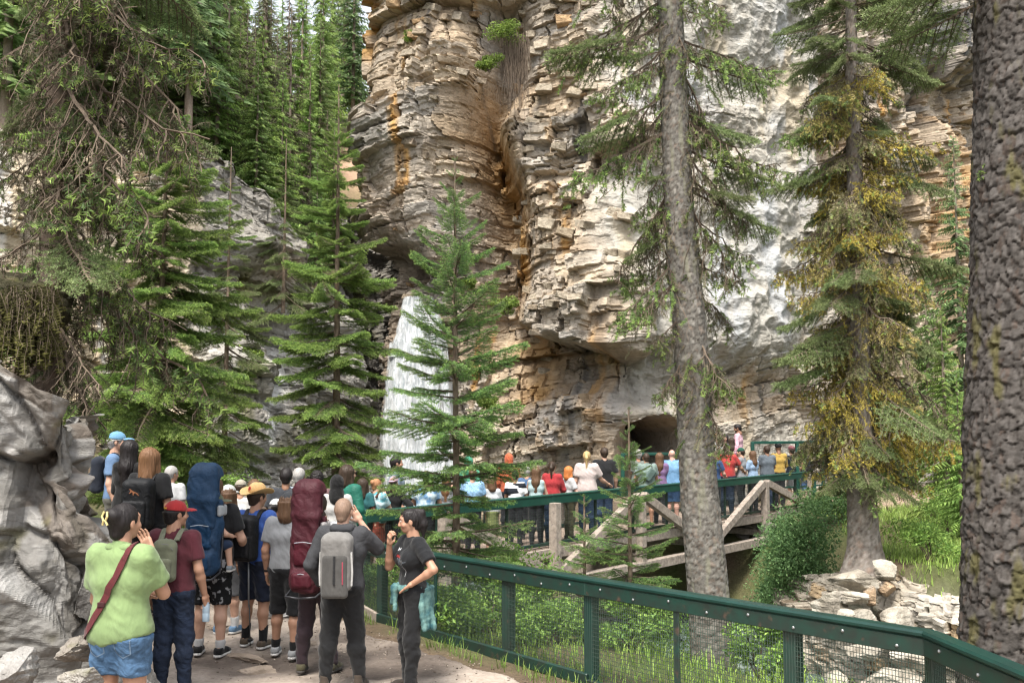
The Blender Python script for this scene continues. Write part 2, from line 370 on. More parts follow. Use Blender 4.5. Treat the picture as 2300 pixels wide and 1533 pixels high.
def feat_right(x, y, U, Z):
    b, R1, R2, R3 = blocks(U, Z, 3)
    # sprayed, smooth pale part of the face
    bx = np.interp(y, [-400, 0, 120, 250, 330, 420, 520, 640, 760, 860, 960, 1100], [1330, 1330, 1320, 1390, 1400, 1330, 1350, 1385, 1420, 1390, 1395, 1400])
    sm = sstep(-25, 55, x - bx + 22 * fbm(U * .9, Z * .9, 2, 3)) * sstep(1905, 1790, x + 60 * fbm(U * .5, Z * .5, 5, 2))
    sm = sm * (1 - .92 * np.clip(gss(x, y, 1560, 300, 120, 60) + gss(x, y, 1400, 330, 70, 55) + gss(x, y, 1660, 900, 120, 70) + gss(x, y, 1800, 880, 90, 60) + gss(x, y, 1470, 500, 34, 26), 0, 1))
    bill = lambda f, s_: np.abs(fbm(U * f, Z * f, s_, 3))
    smooth = .75 * fbm(U * .33, Z * .33, 11, 2) - .5 * bill(.75, 6) - .16 * bill(2.1, 4) * .5 + .02 * fbm(U * 7, Z * 7, 1, 2)
    d = lerp(b * 1.25, smooth, sm)
    # left pillar with its undercut, the diagonal cleft, the buttress with the roof below it
    d += .9 * sstep(1085, 1000, x) * sstep(700, 560, y) * sstep(840, 930, x)
    d += .5 * gss(x, y, 1040, 120, 70, 60) + .6 * gss(x, y, 960, 380, 60, 160)
    d -= 1.9 * gss(x, y, 935, 608, 48, 42, 40)
    cx = np.interp(y, [0, 150, 300, 450, 600, 750, 900], [1130, 1125, 1085, 1120, 1130, 1120, 1090])
    cw = np.interp(y, [0, 150, 300, 450, 600, 800], [30, 40, 34, 52, 60, 40])
    d -= 2.5 * np.exp(-((x - cx) / (1.2 * cw)) ** 2) * sstep(-60, 80, y) * sstep(930, 700, y)
    d += .8 * gss(x, y, 1165, 330, 48, 120, -25)
    low = np.interp(x, [1140, 1200, 1300, 1420, 1500], [700, 745, 772, 806, 830]) + 14 * fbm(U * 1.6, Z, 4, 2)
    top = np.interp(x, [1130, 1200, 1300, 1420], [470, 395, 385, 420])
    but = sstep(1128, 1165, x) * sstep(1475, 1400, x) * sstep(-30, 60, y - top)
    d += 1.5 * but * sstep(14, -14, y - low) * (.55 + .45 * sstep(420, 720, y))
    d -= .95 * sstep(1130, 1190, x) * sstep(1470, 1400, x) * sstep(-8, 14, y - low) * sstep(130, 40, y - low)
    d += .5 * gss(x, y, 1320, 920, 90, 130) + .55 * gss(x, y, 1290, 800, 60, 26)
    d -= .8 * gss(x, y, 1580, 630, 60, 90) * .6 + .7 * gss(x, y, 1480, 860, 50, 70)
    d += .9 * sstep(870, 760, y) * gss(x, y, 1640, 700, 170, 160)
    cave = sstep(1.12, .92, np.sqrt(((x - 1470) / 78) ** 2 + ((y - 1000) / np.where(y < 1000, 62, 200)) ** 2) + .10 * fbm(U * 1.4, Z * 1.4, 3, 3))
    d += .55 * gss(x, y, 1450, 925, 90, 26)
    d = lerp(d, -5.2 + .2 * b, cave)
    d -= 1.0 * sstep(2000, 2080, x) * gss(x, y, 2100, 230, 120, 60)
    d += .7 * sstep(2030, 2100, x) * sstep(200, 120, y)
    c = np.zeros(x.shape + (3,)) + np.array(TAN)
    c = mixc(c, CREAM, sstep(.35, .75, R1[..., 3]) * .8); c = mixc(c, BROWN, sstep(.6, .95, R2[..., 3]) * .6)
    c = mixc(c, GREY, sstep(.45, .9, R1[..., 2]) * .5 + .4 * sstep(.7, .9, R2[..., 2])); c *= (.82 + .36 * R3[..., 3])[..., None]
    st = fbm(U * 1.1, Z * .16, 7, 4)
    c = mixc(c, ORANGE, 1.0 * sstep(.36, .7, st + .2 * R2[..., 1]) + .8 * gss(x, y, 1170, 590, 26, 90) + .75 * gss(x, y, 1205, 880, 40, 75) + .85 * gss(x, y, 1115, 380, 55, 190, -12) + .55 * gss(x, y, 1190, 780, 60, 30) + .5 * gss(x, y, 2130, 480, 70, 190) * R2[..., 0] * 1.6)
    c = mixc(c, (.10, .095, .09), .85 * sstep(.22, .5, fbm(U * 1.7 + 30, Z * .2, 3, 4)) * (1 - sm))
    c = mixc(c, (.31, .26, .21), .8 * sstep(1010, 930, x) * sstep(350, 520, y))
    c = mixc(c, (.36, .35, .34), .85 * gss(x, y, 1250, 960, 75, 100) * sstep(.3, .7, .5 + fbm(U * 1.5, Z * 1.5, 8, 3)) + .5 * gss(x, y, 1400, 880, 50, 90))
    pale = np.array([.345, .33, .295]) * (1 + .18 * fbm(U * 1.2, Z * .5, 12, 4)[..., None])
    pale = mixc(pale, (.36, .365, .365), sstep(.05, .4, fbm(U * .5, Z * .22, 21, 3)))
    pale = mixc(pale, (.39, .335, .245), .8 * sstep(.12, .45, fbm(U * .9, Z * .25, 31, 3)))
    c = lerp(c, pale, sm[..., None])
    c = mixc(c, (.15, .15, .15), sstep(2000, 2060, x) * sstep(230, 150, y) * (.6 + .4 * np.sin(U * 7)))
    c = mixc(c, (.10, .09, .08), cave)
    return d, c
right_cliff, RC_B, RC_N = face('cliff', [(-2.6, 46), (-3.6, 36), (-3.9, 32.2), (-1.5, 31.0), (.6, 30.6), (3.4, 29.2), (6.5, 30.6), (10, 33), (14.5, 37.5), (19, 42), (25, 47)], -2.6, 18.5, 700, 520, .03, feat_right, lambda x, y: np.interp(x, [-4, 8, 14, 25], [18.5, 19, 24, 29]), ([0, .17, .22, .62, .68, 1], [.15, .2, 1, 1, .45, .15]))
def feat_left(x, y, U, Z):
    b, R1, R2, R3 = blocks(U * 1.25, Z * 1.25, 12, dip=.25)
    d = 1.0 * b * (.6 + .4 * sstep(.1, .5, .35 + fbm(U * .4, Z * .4, 5, 2))) + .45 * fbm(U * .28, Z * .28, 3, 3)
    # inclined slabs that step back, overhung ledges
    for (ly0, ly1, dep) in ((585, 640, .35), (690, 730, .3), (545, 560, .2)):
        line = ly0 + (x - 480) * .12 + 14 * fbm(U * .8, Z * .1, 6, 2)
        d -= dep * sstep(0, 30, y - line) * sstep(120, 60, y - line) * sstep(380, 470, x) * sstep(860, 760, x)
    d += .3 * gss(x, y, 545, 555, 70, 34, 12) + .7 * gss(x, y, 520, 800, 60, 70) - .5 * gss(x, y, 600, 800, 30, 90)
    d += .2 * gss(x, y, 620, 390, 60, 60) + .9 * sstep(800, 860, x) * sstep(840, 960, y)
    c = np.zeros(x.shape + (3,)) + np.array([.27, .255, .23])
    c = mixc(c, (.37, .355, .325), sstep(.5, .9, R1[..., 3])); c *= (.85 + .3 * R3[..., 3])[..., None]
    c = mixc(c, (.43, .36, .26), 1.1 * sstep(450, 380, x) * sstep(.25, .6, .55 + fbm(U * .6, Z * .12, 4, 3)) + .8 * gss(x, y, 620, 610, 70, 30))
    c = mixc(c, (.68, .69, .69), 1.2 * gss(x, y, 592, 905, 20, 120, 18) + .7 * sstep(.15, .5, fbm(U * 1.2, Z * .13, 14, 3)) * sstep(470, 350, x))
    c = mixc(c, (.135, .13, .05), sstep(.1, .45, fbm(U * .9, Z * .5, 23, 4)) * .75 * sstep(450, 520, x) + .8 * gss(x, y, 590, 660, 90, 22, 14) + .7 * gss(x, y, 585, 790, 22, 60) + .6 * gss(x, y, 590, 1010, 30, 30))
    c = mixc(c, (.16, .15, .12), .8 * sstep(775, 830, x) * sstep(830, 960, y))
    return d, c
WTOP_Y = [12, 16.5, 20.8, 23.5, 25.2, 27.2, 28.9, 30.2, 33, 36, 38.5, 60]
WTOP_Z = [9.5, 9.2, 9.0, 9.4, 9.5, 8.2, 6.5, 6.0, 8.2, 10.2, 11.4, 11.4]
def wtop(x, y): return np.interp(y, WTOP_Y, WTOP_Z) + .35 * fbm(x * .9, y * .9, 3, 3)
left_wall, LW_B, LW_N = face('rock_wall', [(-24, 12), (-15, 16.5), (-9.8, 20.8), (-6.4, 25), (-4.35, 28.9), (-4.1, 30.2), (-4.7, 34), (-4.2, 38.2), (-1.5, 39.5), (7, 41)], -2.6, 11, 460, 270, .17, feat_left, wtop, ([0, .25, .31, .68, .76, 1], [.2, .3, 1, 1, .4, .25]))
# forest slope above the wall: a sheet that starts on the wall's upper edge
k_ = np.arange(0, LW_B.shape[0], 3); top_ = LW_B[k_, -1]; inn = -LW_N[k_]
for _ in range(30): inn[1:-1] = (inn[:-2] + inn[1:-1] + inn[2:]) / 3
ww_ = np.concatenate([[-.05], np.linspace(.15, 8, 40), np.linspace(8.6, 110, 90)])
rise = .42 * np.minimum(ww_, 5) + .5 * np.clip(ww_ - 5, 0, 15) + .30 * np.clip(ww_ - 20, 0, 200)
HS = np.concatenate([top_[:, None, :2] + inn[:, None] * ww_[None, :, None], (top_[:, 2][:, None] + rise[None] - .06)[..., None]], -1)
base_ = np.interp(HS[..., 1], [10, 20, 30, 40], [9.3, 9.6, 9.0, 11.5]); HS[..., 2] = lerp(HS[..., 2], base_ + rise[None], sstep(.5, 6, ww_)[None]); HS[..., 2] += .3 * fbm(HS[..., 0] * .4, HS[..., 1] * .4, 6, 3) * sstep(.2, 2, ww_)[None]
scol = lerp(np.array([.07, .10, .03]), np.array([.16, .12, .07]), np.clip(.4 + 1.3 * fbm(HS[..., 0] * .5, HS[..., 1] * .5, 2, 4), 0, 1)[..., None])
tX, tY = toPix(HS)
scol = lerp(scol, np.array([.42, .27, .18]), np.clip(1.3 * gss(tX, tY, 815, 370, 70, 60), 0, 1)[..., None])
tag(obj('hillside', HS.reshape(-1, 3), grid_faces(*HS.shape[:2]), m_ground, smooth=True, col=scol.reshape(-1, 3)), kind='structure')
# rock outcrop at the left edge of the trail
def feat_near(x, y, U, Z):
    wu, wz = U + .10 * fbm(U * 1.5, Z * 1.5, 3, 2), Z + .25 * U + .10 * fbm(U * 1.5 + 9, Z * 1.5, 3, 2)
    F1, F2, R1, a, b = worley(wu / .75, wz / .58, 5); d = .34 * (R1[..., 0] - .5) + .42 * (R1[..., 1] - .5) * a + .50 * (R1[..., 2] - .42) * b - .10 * sstep(.10, .03, F2 - F1)
    F1, F2, R2, a, b = worley(wu / .27 + 4, wz / .20, 6); k = .25 + .9 * R1[..., 3]; d += k * (.10 * (R2[..., 0] - .5) + .16 * (R2[..., 1] - .5) * a + .18 * (R2[..., 2] - .45) * b - .035 * sstep(.12, .04, F2 - F1))
    F1, F2, R3, a, b = worley(wu / .085, wz / .07, 7); d += k * (.022 * (R3[..., 0] - .5) + .05 * (R3[..., 1] - .5) * a + .05 * (R3[..., 2] - .5) * b)
    d += .22 * fbm(U * .8, Z * .8, 4, 3) + .28 * sstep(.9, .1, Z) - .15 * sstep(1.4, 2.2, Z)
    for _ in range(3):
        e = np.pad(d, 1, mode='edge'); d = .5 * d + .125 * (e[2:, 1:-1] + e[:-2, 1:-1] + e[1:-1, 2:] + e[1:-1, :-2])
    d += .02 * fbm(U * 9, Z * 9, 3, 3)
    c = np.zeros(x.shape + (3,)) + np.array([.165, .16, .15])
    c = mixc(c, (.135, .115, .098), sstep(.45, .8, R1[..., 3])); c = mixc(c, (.245, .24, .23), sstep(.55, .9, R2[..., 2])); c *= (.8 + .4 * R3[..., 3])[..., None]
    c = mixc(c, (.09, .08, .065), sstep(.15, .5, fbm(U * 1.6, Z * 1.1, 7, 4)) * .8); c = mixc(c, (.11, .10, .025), .7 * sstep(.3, .5, fbm(U * 2.6, Z * 2.6, 13, 3)))
    return d, c
outcrop, _, _ = face('rock_outcrop', [(-8, 6.5), (-4.2, 6.75), (-3.0, 6.95), (-2.88, 7.3), (-3.25, 8.2), (-3.7, 8.9), (-5.0, 9.8), (-10, 10.6)], -.4, 2.8, 420, 260, .02, feat_near, lambda x, y: np.interp(y, [6.5, 6.78, 6.9, 7.3, 8.2, 8.9, 10.6], [3.3, 3.2, 2.75, 2.45, 2.6, 2.45, 2.6]), ([0, .18, .22, .75, .8, 1], [.3, .4, 1, 1, .3, .2]))
# pale broken rock under the lichen spruce
def feat_bank(x, y, U, Z):
    b, R1, R2, R3 = blocks(U * 1.7, Z * 1.7, 23, dip=.1)
    d = .55 * b + .25 * fbm(U * .9, Z * .9, 4, 3) - .35 * sstep(-1.0, -.1, Z)
    c = np.zeros(x.shape + (3,)) + np.array([.38, .34, .28]); c = mixc(c, (.47, .44, .39), sstep(.4, .8, R1[..., 3])); c = mixc(c, (.36, .27, .17), sstep(.75, .95, R2[..., 2])); c *= (.8 + .35 * R3[..., 3])[..., None]
    c = mixc(c, (.12, .09, .06), sstep(.12, .4, fbm(U * 1.3, Z * 1.3, 7, 4)) * .85); return d, c
face('rock_bank', [(5.75, 21.6), (5.95, 20.0), (6.5, 18.5), (6.95, 17.6), (8.0, 16.4), (10.2, 14.4)], -2.6, -.1, 260, 110, .22, feat_bank, lambda x, y: np.interp(y, [14.4, 16.4, 17.4, 18.3, 19.6, 21], [-.2, -.55, -.35, -.12, -.35, -.6]))
# ------------------------------------------------------------------ waterfall: sheets of falling water on the rock step
m_fall = M('falling_water', (.90, .92, .93), (.34, .40, .43), scale=5.5, rough=.5, bump=1.0, bscale=7, stretch=(2.6, 2.6, .20), contrast=(.44, .72), transl=.15, bdist=.22, spec=.3, detail=9)
_n, _l = m_fall.node_tree.nodes, m_fall.node_tree.links
_at = _n.new('ShaderNodeAttribute'); _at.attribute_name = 'Col'; _tc = _n.new('ShaderNodeTexCoord'); _mp = _n.new('ShaderNodeMapping'); _mp.inputs['Scale'].default_value = (5, 5, .55); _l.new(_tc.outputs['Object'], _mp.inputs[0])
_nz = _n.new('ShaderNodeTexNoise'); _nz.inputs['Scale'].default_value = 1.6; _nz.inputs['Detail'].default_value = 9; _nz.inputs['Roughness'].default_value = .7; _l.new(_mp.outputs[0], _nz.inputs[0])
_ad = _n.new('ShaderNodeMath'); _ad.operation = 'ADD'; _l.new(_at.outputs['Fac'], _ad.inputs[0]); _l.new(_nz.outputs[0], _ad.inputs[1])
_mr = _n.new('ShaderNodeMapRange'); _mr.inputs[1].default_value = .50; _mr.inputs[2].default_value = .74; _l.new(_ad.outputs[0], _mr.inputs[0])
_tp = _n.new('ShaderNodeBsdfTransparent'); _ms = _n.new('ShaderNodeMixShader'); _o = _n['Material Output']; _src = _o.inputs[0].links[0].from_socket
_l.new(_mr.outputs[0], _ms.inputs[0]); _l.new(_tp.outputs[0], _ms.inputs[1]); _l.new(_src, _ms.inputs[2]); _l.new(_ms.outputs[0], _o.inputs[0])
fall = empty('waterfall', (-3.0, 30.0, -2.2))
tag(fall, 'white waterfall pouring from the dark slot between the rock walls', 'waterfall')
def sheet(name, edge, Y0, bulge, n, seed, thick=.12):
    """edge: rows (py, x left, x right); a wavy body of water with a front and a back"""
    ys = np.linspace(edge[0][0], edge[-1][0], n); e = np.array(edge, float)
    xl = np.interp(ys, e[:, 0], e[:, 1]); xr = np.interp(ys, e[:, 0], e[:, 2]); m = 46
    xl = xl + 5 * fbm(ys * .03, seed, 0, 3); xr = xr + 5 * fbm(ys * .03, seed + 9, 0, 3)
    out = []
    for i in range(n):
        row = []
        for j in range(m):
            t = j / (m - 1); row.append(px(lerp(xl[i], xr[i], t), ys[i], Y0 - bulge * (i / (n - 1)) ** 1.2)[:])
        out.append(row)
    P = np.array(out); k = P[..., 0] * 2.2
    off = .28 * fbm(k, P[..., 2] * .35, seed, 4) + .10 * fbm(k * 4, P[..., 2] * 1.2, seed + 3, 3) - .5 * (np.abs(np.linspace(-1, 1, m)) ** 6)[None] * -1
    Fr = P.copy(); Fr[..., 1] += off; Bk = P.copy(); Bk[..., 1] += .7
    V = np.concatenate([Fr.reshape(-1, 3), Bk.reshape(-1, 3)]); f = grid_faces(n, m)
    ed = np.tile((1 - np.abs(np.linspace(-1, 1, m)) ** 3)[None] * .75, (n, 1)) * np.minimum(1, (np.arange(n) + .5) / 3)[:, None]; cc = np.repeat(np.concatenate([ed.ravel(), ed.ravel()])[:, None], 3, 1)
    o = obj(name, V - np.array(fall.location), np.concatenate([f, f[:, ::-1] + n * m]), m_fall, fall, smooth=True, col=cc)
    return o
sheet('side_cascade', [(700, 955, 985), (760, 960, 1000), (850, 985, 1012), (960, 995, 1022), (1100, 1000, 1030)], 30.3, .6, 60, 9)
sheet('upper_cascade', [(664, 900, 978), (700, 896, 978), (740, 884, 980), (800, 864, 992)], 31.1, .5, 40, 2)
sheet('lower_cascade', [(765, 868, 990), (850, 860, 1000), (930, 852, 1006), (1010, 846, 1010), (1120, 844, 1014), (1180, 842, 1016)], 30.6, .8, 90, 5)
# ------------------------------------------------------------------ trees
m_needle = M('spruce_needles', (1, 1, 1), (.75, .8, .75), scale=3, rough=.6, attr=True, spec=.25, transl=.42, rnd=.18)
m_twig = M('twig_bark', (.15, .115, .085), (.085, .065, .05), scale=20, rough=.9, spec=.1)
m_bark = M('trunk_bark', (1, 1, 1), (.7, .68, .66), scale=18, rough=.95, bump=.5, bscale=45, attr=True, bdist=.01, spec=.1)
m_lichen = M('hanging_lichen', (1, 1, 1), (.8, .8, .75), scale=4, rough=.9, attr=True, spec=.05, transl=.15, rnd=.12)
def nrm(v): return v / (np.linalg.norm(v, axis=-1, keepdims=True) + 1e-9)
class Spray:
    """needles, twigs and lichen of one branch: triangles with colours, in two materials"""
    def __init__(s, seed): s.V, s.C, s.F, s.m, s.n = [], [], [], [], 0; s.r = np.random.RandomState(seed)
    def tris(s, T, C, mat):
        k = len(T)
        if not k: return
        s.V.append(T.reshape(-1, 3)); s.C.append(np.repeat(C, 3, 0)); s.F.append(np.arange(k * 3).reshape(-1, 3) + s.n); s.m.append(np.full(k, mat)); s.n += 3 * k
    def twig(s, P, r0, r1, col=(1, 1, 1)):
        P = np.asarray(P, float); n = len(P); T = nrm(np.gradient(P, axis=0)); A = nrm(np.cross(T, [.1, .2, 1.])); B = np.cross(T, A)
        r = np.linspace(r0, r1, n)[:, None]; ring = [P + r * (A * math.cos(a) + B * math.sin(a)) for a in (0, 2.1, 4.2)]
        L = []
        for j in range(3):
            a, b = ring[j], ring[(j + 1) % 3]
            L.append(np.stack([a[:-1], b[:-1], b[1:]], 1)); L.append(np.stack([a[:-1], b[1:], a[1:]], 1))
        T3 = np.concatenate(L); s.tris(T3, np.tile(np.array(col, float), (len(T3), 1)), 0)
    def brush(s, P, step, ln, col, tip, mat=1, wid=.5, k=3, fwd=.7):
        """needles all round a twig"""
        P = np.asarray(P, float); seg = np.linalg.norm(np.diff(P, axis=0), axis=1); L = seg.sum(); n = max(2, int(L / step))
        t = np.linspace(.02, 1, n); c = np.concatenate([[0], np.cumsum(seg)]) / L
        Q = np.stack([np.interp(t, c, P[:, i]) for i in range(3)], 1); T = nrm(np.gradient(Q, axis=0))
        A = nrm(np.cross(T, [.13, .21, 1.])); B = np.cross(T, A)
        tt = []; cc = []
        for j in range(k):
            an = s.r.rand(n, 1) * 2.4 + j * 2 * math.pi / k; D = A * np.cos(an) + B * np.sin(an)
            l = ln * (.7 + .6 * s.r.rand(n, 1)); E = Q + D * l + T * l * fwd
            h = T * ln * wid
            tt.append(np.stack([Q - h * .5, Q + h * .5, E], 1)); cc.append(lerp(np.array(col), np.array(tip), t[:, None] ** 2) * (.7 + .6 * s.r.rand(n, 1)))
        s.tris(np.concatenate(tt), np.concatenate(cc), mat)
    def mesh(s, name, mats):
        return mesh(name, np.concatenate(s.V), np.concatenate(s.F), mats, col=np.concatenate(s.C), fm=np.concatenate(s.m))
def axis_curve(n, droop, lift, r, wob=.03):
    t = np.linspace(0, 1, n); w = np.cumsum(r.normal(size=(n, 3)) * wob / n ** .5, 0)
    P = np.stack([t, 0 * t, -droop * t + lift * t ** 2.2], 1) + w * t[:, None]; return P
GR, TIP = (.120, .200, .055), (.31, .42, .105)
def lush_branch(seed, nside=17, sub=5, droop=.22, lift=.16, col=GR, tip=TIP, step=.0115, ln=.017, sl=.40, inner=.12, hang=.10):
    s = Spray(seed); r = s.r; P = axis_curve(14, droop, lift, r); s.twig(P, .016, .003)
    at = lambda t: np.array([np.interp(t, np.linspace(0, 1, 14), P[:, i]) for i in range(3)])
    s.brush(np.array([at(t) for t in np.linspace(.35, 1, 8)]), step, ln, col, tip)
    for i in range(nside):
        x = inner + (.97 - inner) * (i + .3 * r.rand()) / nside
        for sd in (-1, 1):
            l = (sl * (1 - x) ** .75 * min(1, .45 + 1.6 * x) + .045) * (.75 + .5 * r.rand())
            a = rad(48 + 16 * r.rand()); d = np.array([math.cos(a), sd * math.sin(a), -.12 - .2 * r.rand()])
            u = np.linspace(0, 1, 6)[:, None]; S = at(x) + d * l * u + np.array([0, 0, -hang * l * 2]) * u ** 2 + np.array([.12 * l, 0, .05 * l]) * u ** 2
            s.twig(S, .005, .002); s.brush(S[1:], step, ln, col, tip)
            for k in range(sub):
                ts = .2 + .75 * (k + r.rand() * .5) / sub; q = np.array([np.interp(ts, u[:, 0], S[:, j]) for j in range(3)])
                for s2 in (-1, 1):
                    ll = (l * .42 * (1.1 - ts) + .03) * (.6 + .7 * r.rand()); b = math.atan2(d[1], d[0]) + s2 * rad(40 + 20 * r.rand())
                    e = np.array([math.cos(b), math.sin(b), -.5 + .75 * r.rand()])
                    Q = q + e * ll * np.linspace(0, 1, 3)[:, None]
                    s.brush(Q, step, ln, np.array(col) * (.8 + .4 * r.rand()), tip)
    return s
def dead_branch(seed, green=.15, lichen=.32, droop=.45, lift=.12, col=(1, 1, 1), lcol=(.16, .15, .085), nside=13, gcol=GR, fine=1.0):
    """a bare, twiggy, mossy branch with some green at the ends"""
    s = Spray(seed); r = s.r; P = axis_curve(16, droop, lift, r, .10); s.twig(P, .017, .004, col)
    at = lambda t: np.array([np.interp(t, np.linspace(0, 1, 16), P[:, i]) for i in range(3)])
    for i in range(nside):
        x = .08 + .9 * (i + r.rand()) / nside
        for sd in (-1, 1):
            l = (.42 * (1 - x * .75)) * (.5 + .8 * r.rand()); a = rad(30 + 40 * r.rand())
            d = np.array([math.cos(a), sd * math.sin(a) * .8, -.45 - .5 * r.rand()])
            u = np.linspace(0, 1, 7)[:, None]; S = at(x) + d * l * u + np.array([0, 0, -.35 * l]) * u ** 2 + np.cumsum(r.normal(size=(7, 3)) * .02, 0) * u
            s.twig(S, .0055 * fine, .002, col)
            for k in range(6):
                ts = .15 + .8 * (k + r.rand()) / 6; q = np.array([np.interp(ts, u[:, 0], S[:, j]) for j in range(3)])
                e = nrm(d + r.normal(size=3) * .7 + np.array([0, 0, -.5])); ll = l * .5 * (.3 + r.rand())
                Q = q + e * ll * np.linspace(0, 1, 4)[:, None] + np.cumsum(r.normal(size=(4, 3)) * .012, 0)
                s.twig(Q, .003 * fine, .0013, col)
                if r.rand() < lichen: s.brush(Q + [0, 0, -.01], .012, .022, lcol, lcol, 1, .5, 2, .2)
                if r.rand() < green * (.4 + 1.4 * x): s.brush(Q, .013, .026, gcol, TIP, 1, .5, 3)
            if r.rand() < green * 1.5 * x: s.brush(S[3:], .013, .026, gcol, TIP, 1)
    return s
LUSH = [lush_branch(10 + i, droop=.16 + .05 * i).mesh('branch', [m_twig, m_needle]) for i in range(4)]
YOUNG = [lush_branch(30 + i, nside=10, sub=3, droop=.05, lift=.08, sl=.34, step=.012, ln=.020, inner=.10, hang=.02, col=(.110, .200, .075), tip=(.27, .40, .115)).mesh('branch', [m_twig, m_needle]) for i in range(3)]
OLD = [lush_branch(50 + i, nside=13, sub=4, droop=.34, lift=.12, col=(.150, .195, .080), tip=(.235, .285, .115), inner=.4, hang=.2).mesh('branch', [m_twig, m_needle]) for i in range(3)]
SHADED = [dead_branch(80 + i, green=(.12, .2, .06, .26)[i], droop=(.45, .6, .5, .35)[i], col=(.75, .72, .68), lcol=(.085, .085, .045), gcol=(.075, .12, .04)).mesh('branch', [m_twig, m_needle]) for i in range(4)]  # dead boughs again, with the left spruce's shade put into their colours
DEAD = [dead_branch(70 + i, green=(.12, .25, .06, .4)[i], droop=(.45, .6, .5, .35)[i]).mesh('branch', [m_twig, m_needle]) for i in range(4)]
GOLD = [dead_branch(90 + i, green=.12, lichen=.95, lcol=((.42, .34, .07), (.40, .345, .12), (.35, .33, .17))[i], droop=.55, col=(1.5, 1.35, .9), nside=15, gcol=(.14, .19, .095)).mesh('branch', [m_twig, m_lichen]) for i in range(3)]
def trunk_mesh(name, P, r, nu=28, nv=160, plate=(.05, .10), amp=.01, c_hi=(.30, .26, .22), c_lo=(.10, .075, .06), spots=None, seed=1, flare=0.0):
    """tapered trunk along P with raised bark plates"""
    P = np.asarray(P, float); seg = np.concatenate([[0], np.cumsum(np.linalg.norm(np.diff(P, axis=0), axis=1))]); L = seg[-1]
    t = np.linspace(0, L, nv); Q = np.stack([np.interp(t, seg, P[:, i]) for i in range(3)], 1); R = np.interp(t, seg, r)
    Q[:, :2] += .25 * R[:, None] * np.stack([fbm(t * .4, seed, 0, 2), fbm(t * .4, seed + 7, 0, 2)], 1)
    an = np.linspace(0, 2 * np.pi, nu, endpoint=False); A, T = np.meshgrid(an, t, indexing='xy')
    cx, cy = np.cos(A), np.sin(A); rr = R[:, None]
    u = A * rr.mean() / plate[0]; per = max(3, round(2 * np.pi * rr.mean() / plate[0])); u = A / (2 * np.pi) * per
    F1, F2, Rn, du, dv = worley(np.mod(u + .7 * fbm(cx * 3, cy * 3, T * 4 + seed, 3), per), T / plate[1] + .9 * fbm(cx * 2.5, cy * 2.5, T * 3, 3), seed)
    G1, G2, Rm, _, _ = worley(np.mod(u * 2 + .6 * fbm(cx * 5, cy * 5, T * 6, 2), per * 2), T / plate[1] * 1.7 + .9 * fbm(cx * 4 + 3, cy * 4, T * 5, 2), seed + 3)
    edge = np.clip(.62 * np.clip((F2 - F1) / .2, 0, 1) + .38 * np.clip((G2 - G1) / .25, 0, 1) + .35 * fbm(cx * 6, cy * 6, T * 12, 3), 0, 1); Rn = .5 * Rn + .5 * Rm; h = amp * (edge ** .6 + .6 * (Rn[..., 0] - .5) - 1.5 * (Rn[..., 2] - .2) * dv + .5 * fbm(cx * 4, cy * 4, T * 9, 3))
    fl = flare * np.exp(-T / .35) * (1 + .45 * np.sin(A * 5 + seed))
    rad_ = rr * (1 + .05 * fbm(cx, cy, T * .6, 2)) + h + fl
    V = np.stack([Q[:, None, 0] + rad_ * cx, Q[:, None, 1] + rad_ * cy, Q[:, None, 2] + 0 * A], -1)
    c = lerp(np.array(c_lo), np.array(c_hi), (edge ** .8)[..., None]) * (.75 + .5 * Rn[..., 1])[..., None]
    c = lerp(c, np.array(c_hi) * np.array([1.05, .80, .68]), (sstep(.62, .85, Rn[..., 3]) * .5)[..., None]); c = c * (.72 + .55 * Rn[..., 2])[..., None]
    if spots is not None: c = lerp(c, np.array(spots), (sstep(.18, .42, fbm(cx * 2.2 + seed, cy * 2.2, T * 1.6, 4)) * .8)[..., None])
    i = np.arange((nv - 1) * nu); a = i; row, j = i // nu, i % nu
    F = np.stack([row * nu + j, row * nu + (j + 1) % nu, (row + 1) * nu + (j + 1) % nu, (row + 1) * nu + j], 1)
    return mesh(name, V.reshape(-1, 3), F, m_bark, smooth=True, col=c.reshape(-1, 3))
def put_branch(parent, me, at, az, pitch, L, roll=0.0):
    o = bpy.data.objects.new('branch', me); COL.objects.link(o); o.parent = parent
    o.matrix_local = Matrix.Translation(at) @ Matrix.Rotation(az, 4, 'Z') @ Matrix.Rotation(-pitch, 4, 'Y') @ Matrix.Rotation(roll, 4, 'X') @ Matrix.Diagonal((L, L, L, 1))
    return o
def spruce(name, label, base, H, R, z0, nwh, per, lib, seed, r0, up=.35, down=-.25, prof=None, lean=(0, 0), inter=.6, bark=((.21, .165, .125), (.09, .065, .05)), mindist=0, group=None):
    rg = random.Random(seed); t = empty(name, base); tag(t, label, 'tree', group)
    top = Vector((lean[0], lean[1], H))
    n = 12; P = [top * (i / n) for i in range(n + 1)]
    link('trunk', trunk_mesh('trunk', [p[:] for p in P], np.linspace(r0, .006, n + 1), 14, 90, (.04, .07), .004, *bark, seed=seed), t)
    prof = prof or (lambda u: (1 - u) ** .85)
    k = 0
    for w in range(nwh):
        u = w / (nwh - 1); h = z0 + (H - z0) * (u ** .92) * .985
        a0 = rg.random() * 6.28; m = per if u < .93 else 4
        for j in range(m + (1 if rg.random() < inter and u < .9 else 0)):
            L = max(.07, R * prof(u) * (.72 + .5 * rg.random()))
            pt = lerp(down, up, u ** 1.3) + rg.uniform(-.1, .1); hh = h + rg.uniform(-.6, .6) * (H - z0) / nwh
            at = top * (min(hh, H * .99) / H)
            put_branch(t, lib[rg.randrange(len(lib))], at, a0 + j * 6.283 / m + rg.uniform(-.25, .25), pt, L, rg.uniform(-.25, .25)); k += 1
    return t
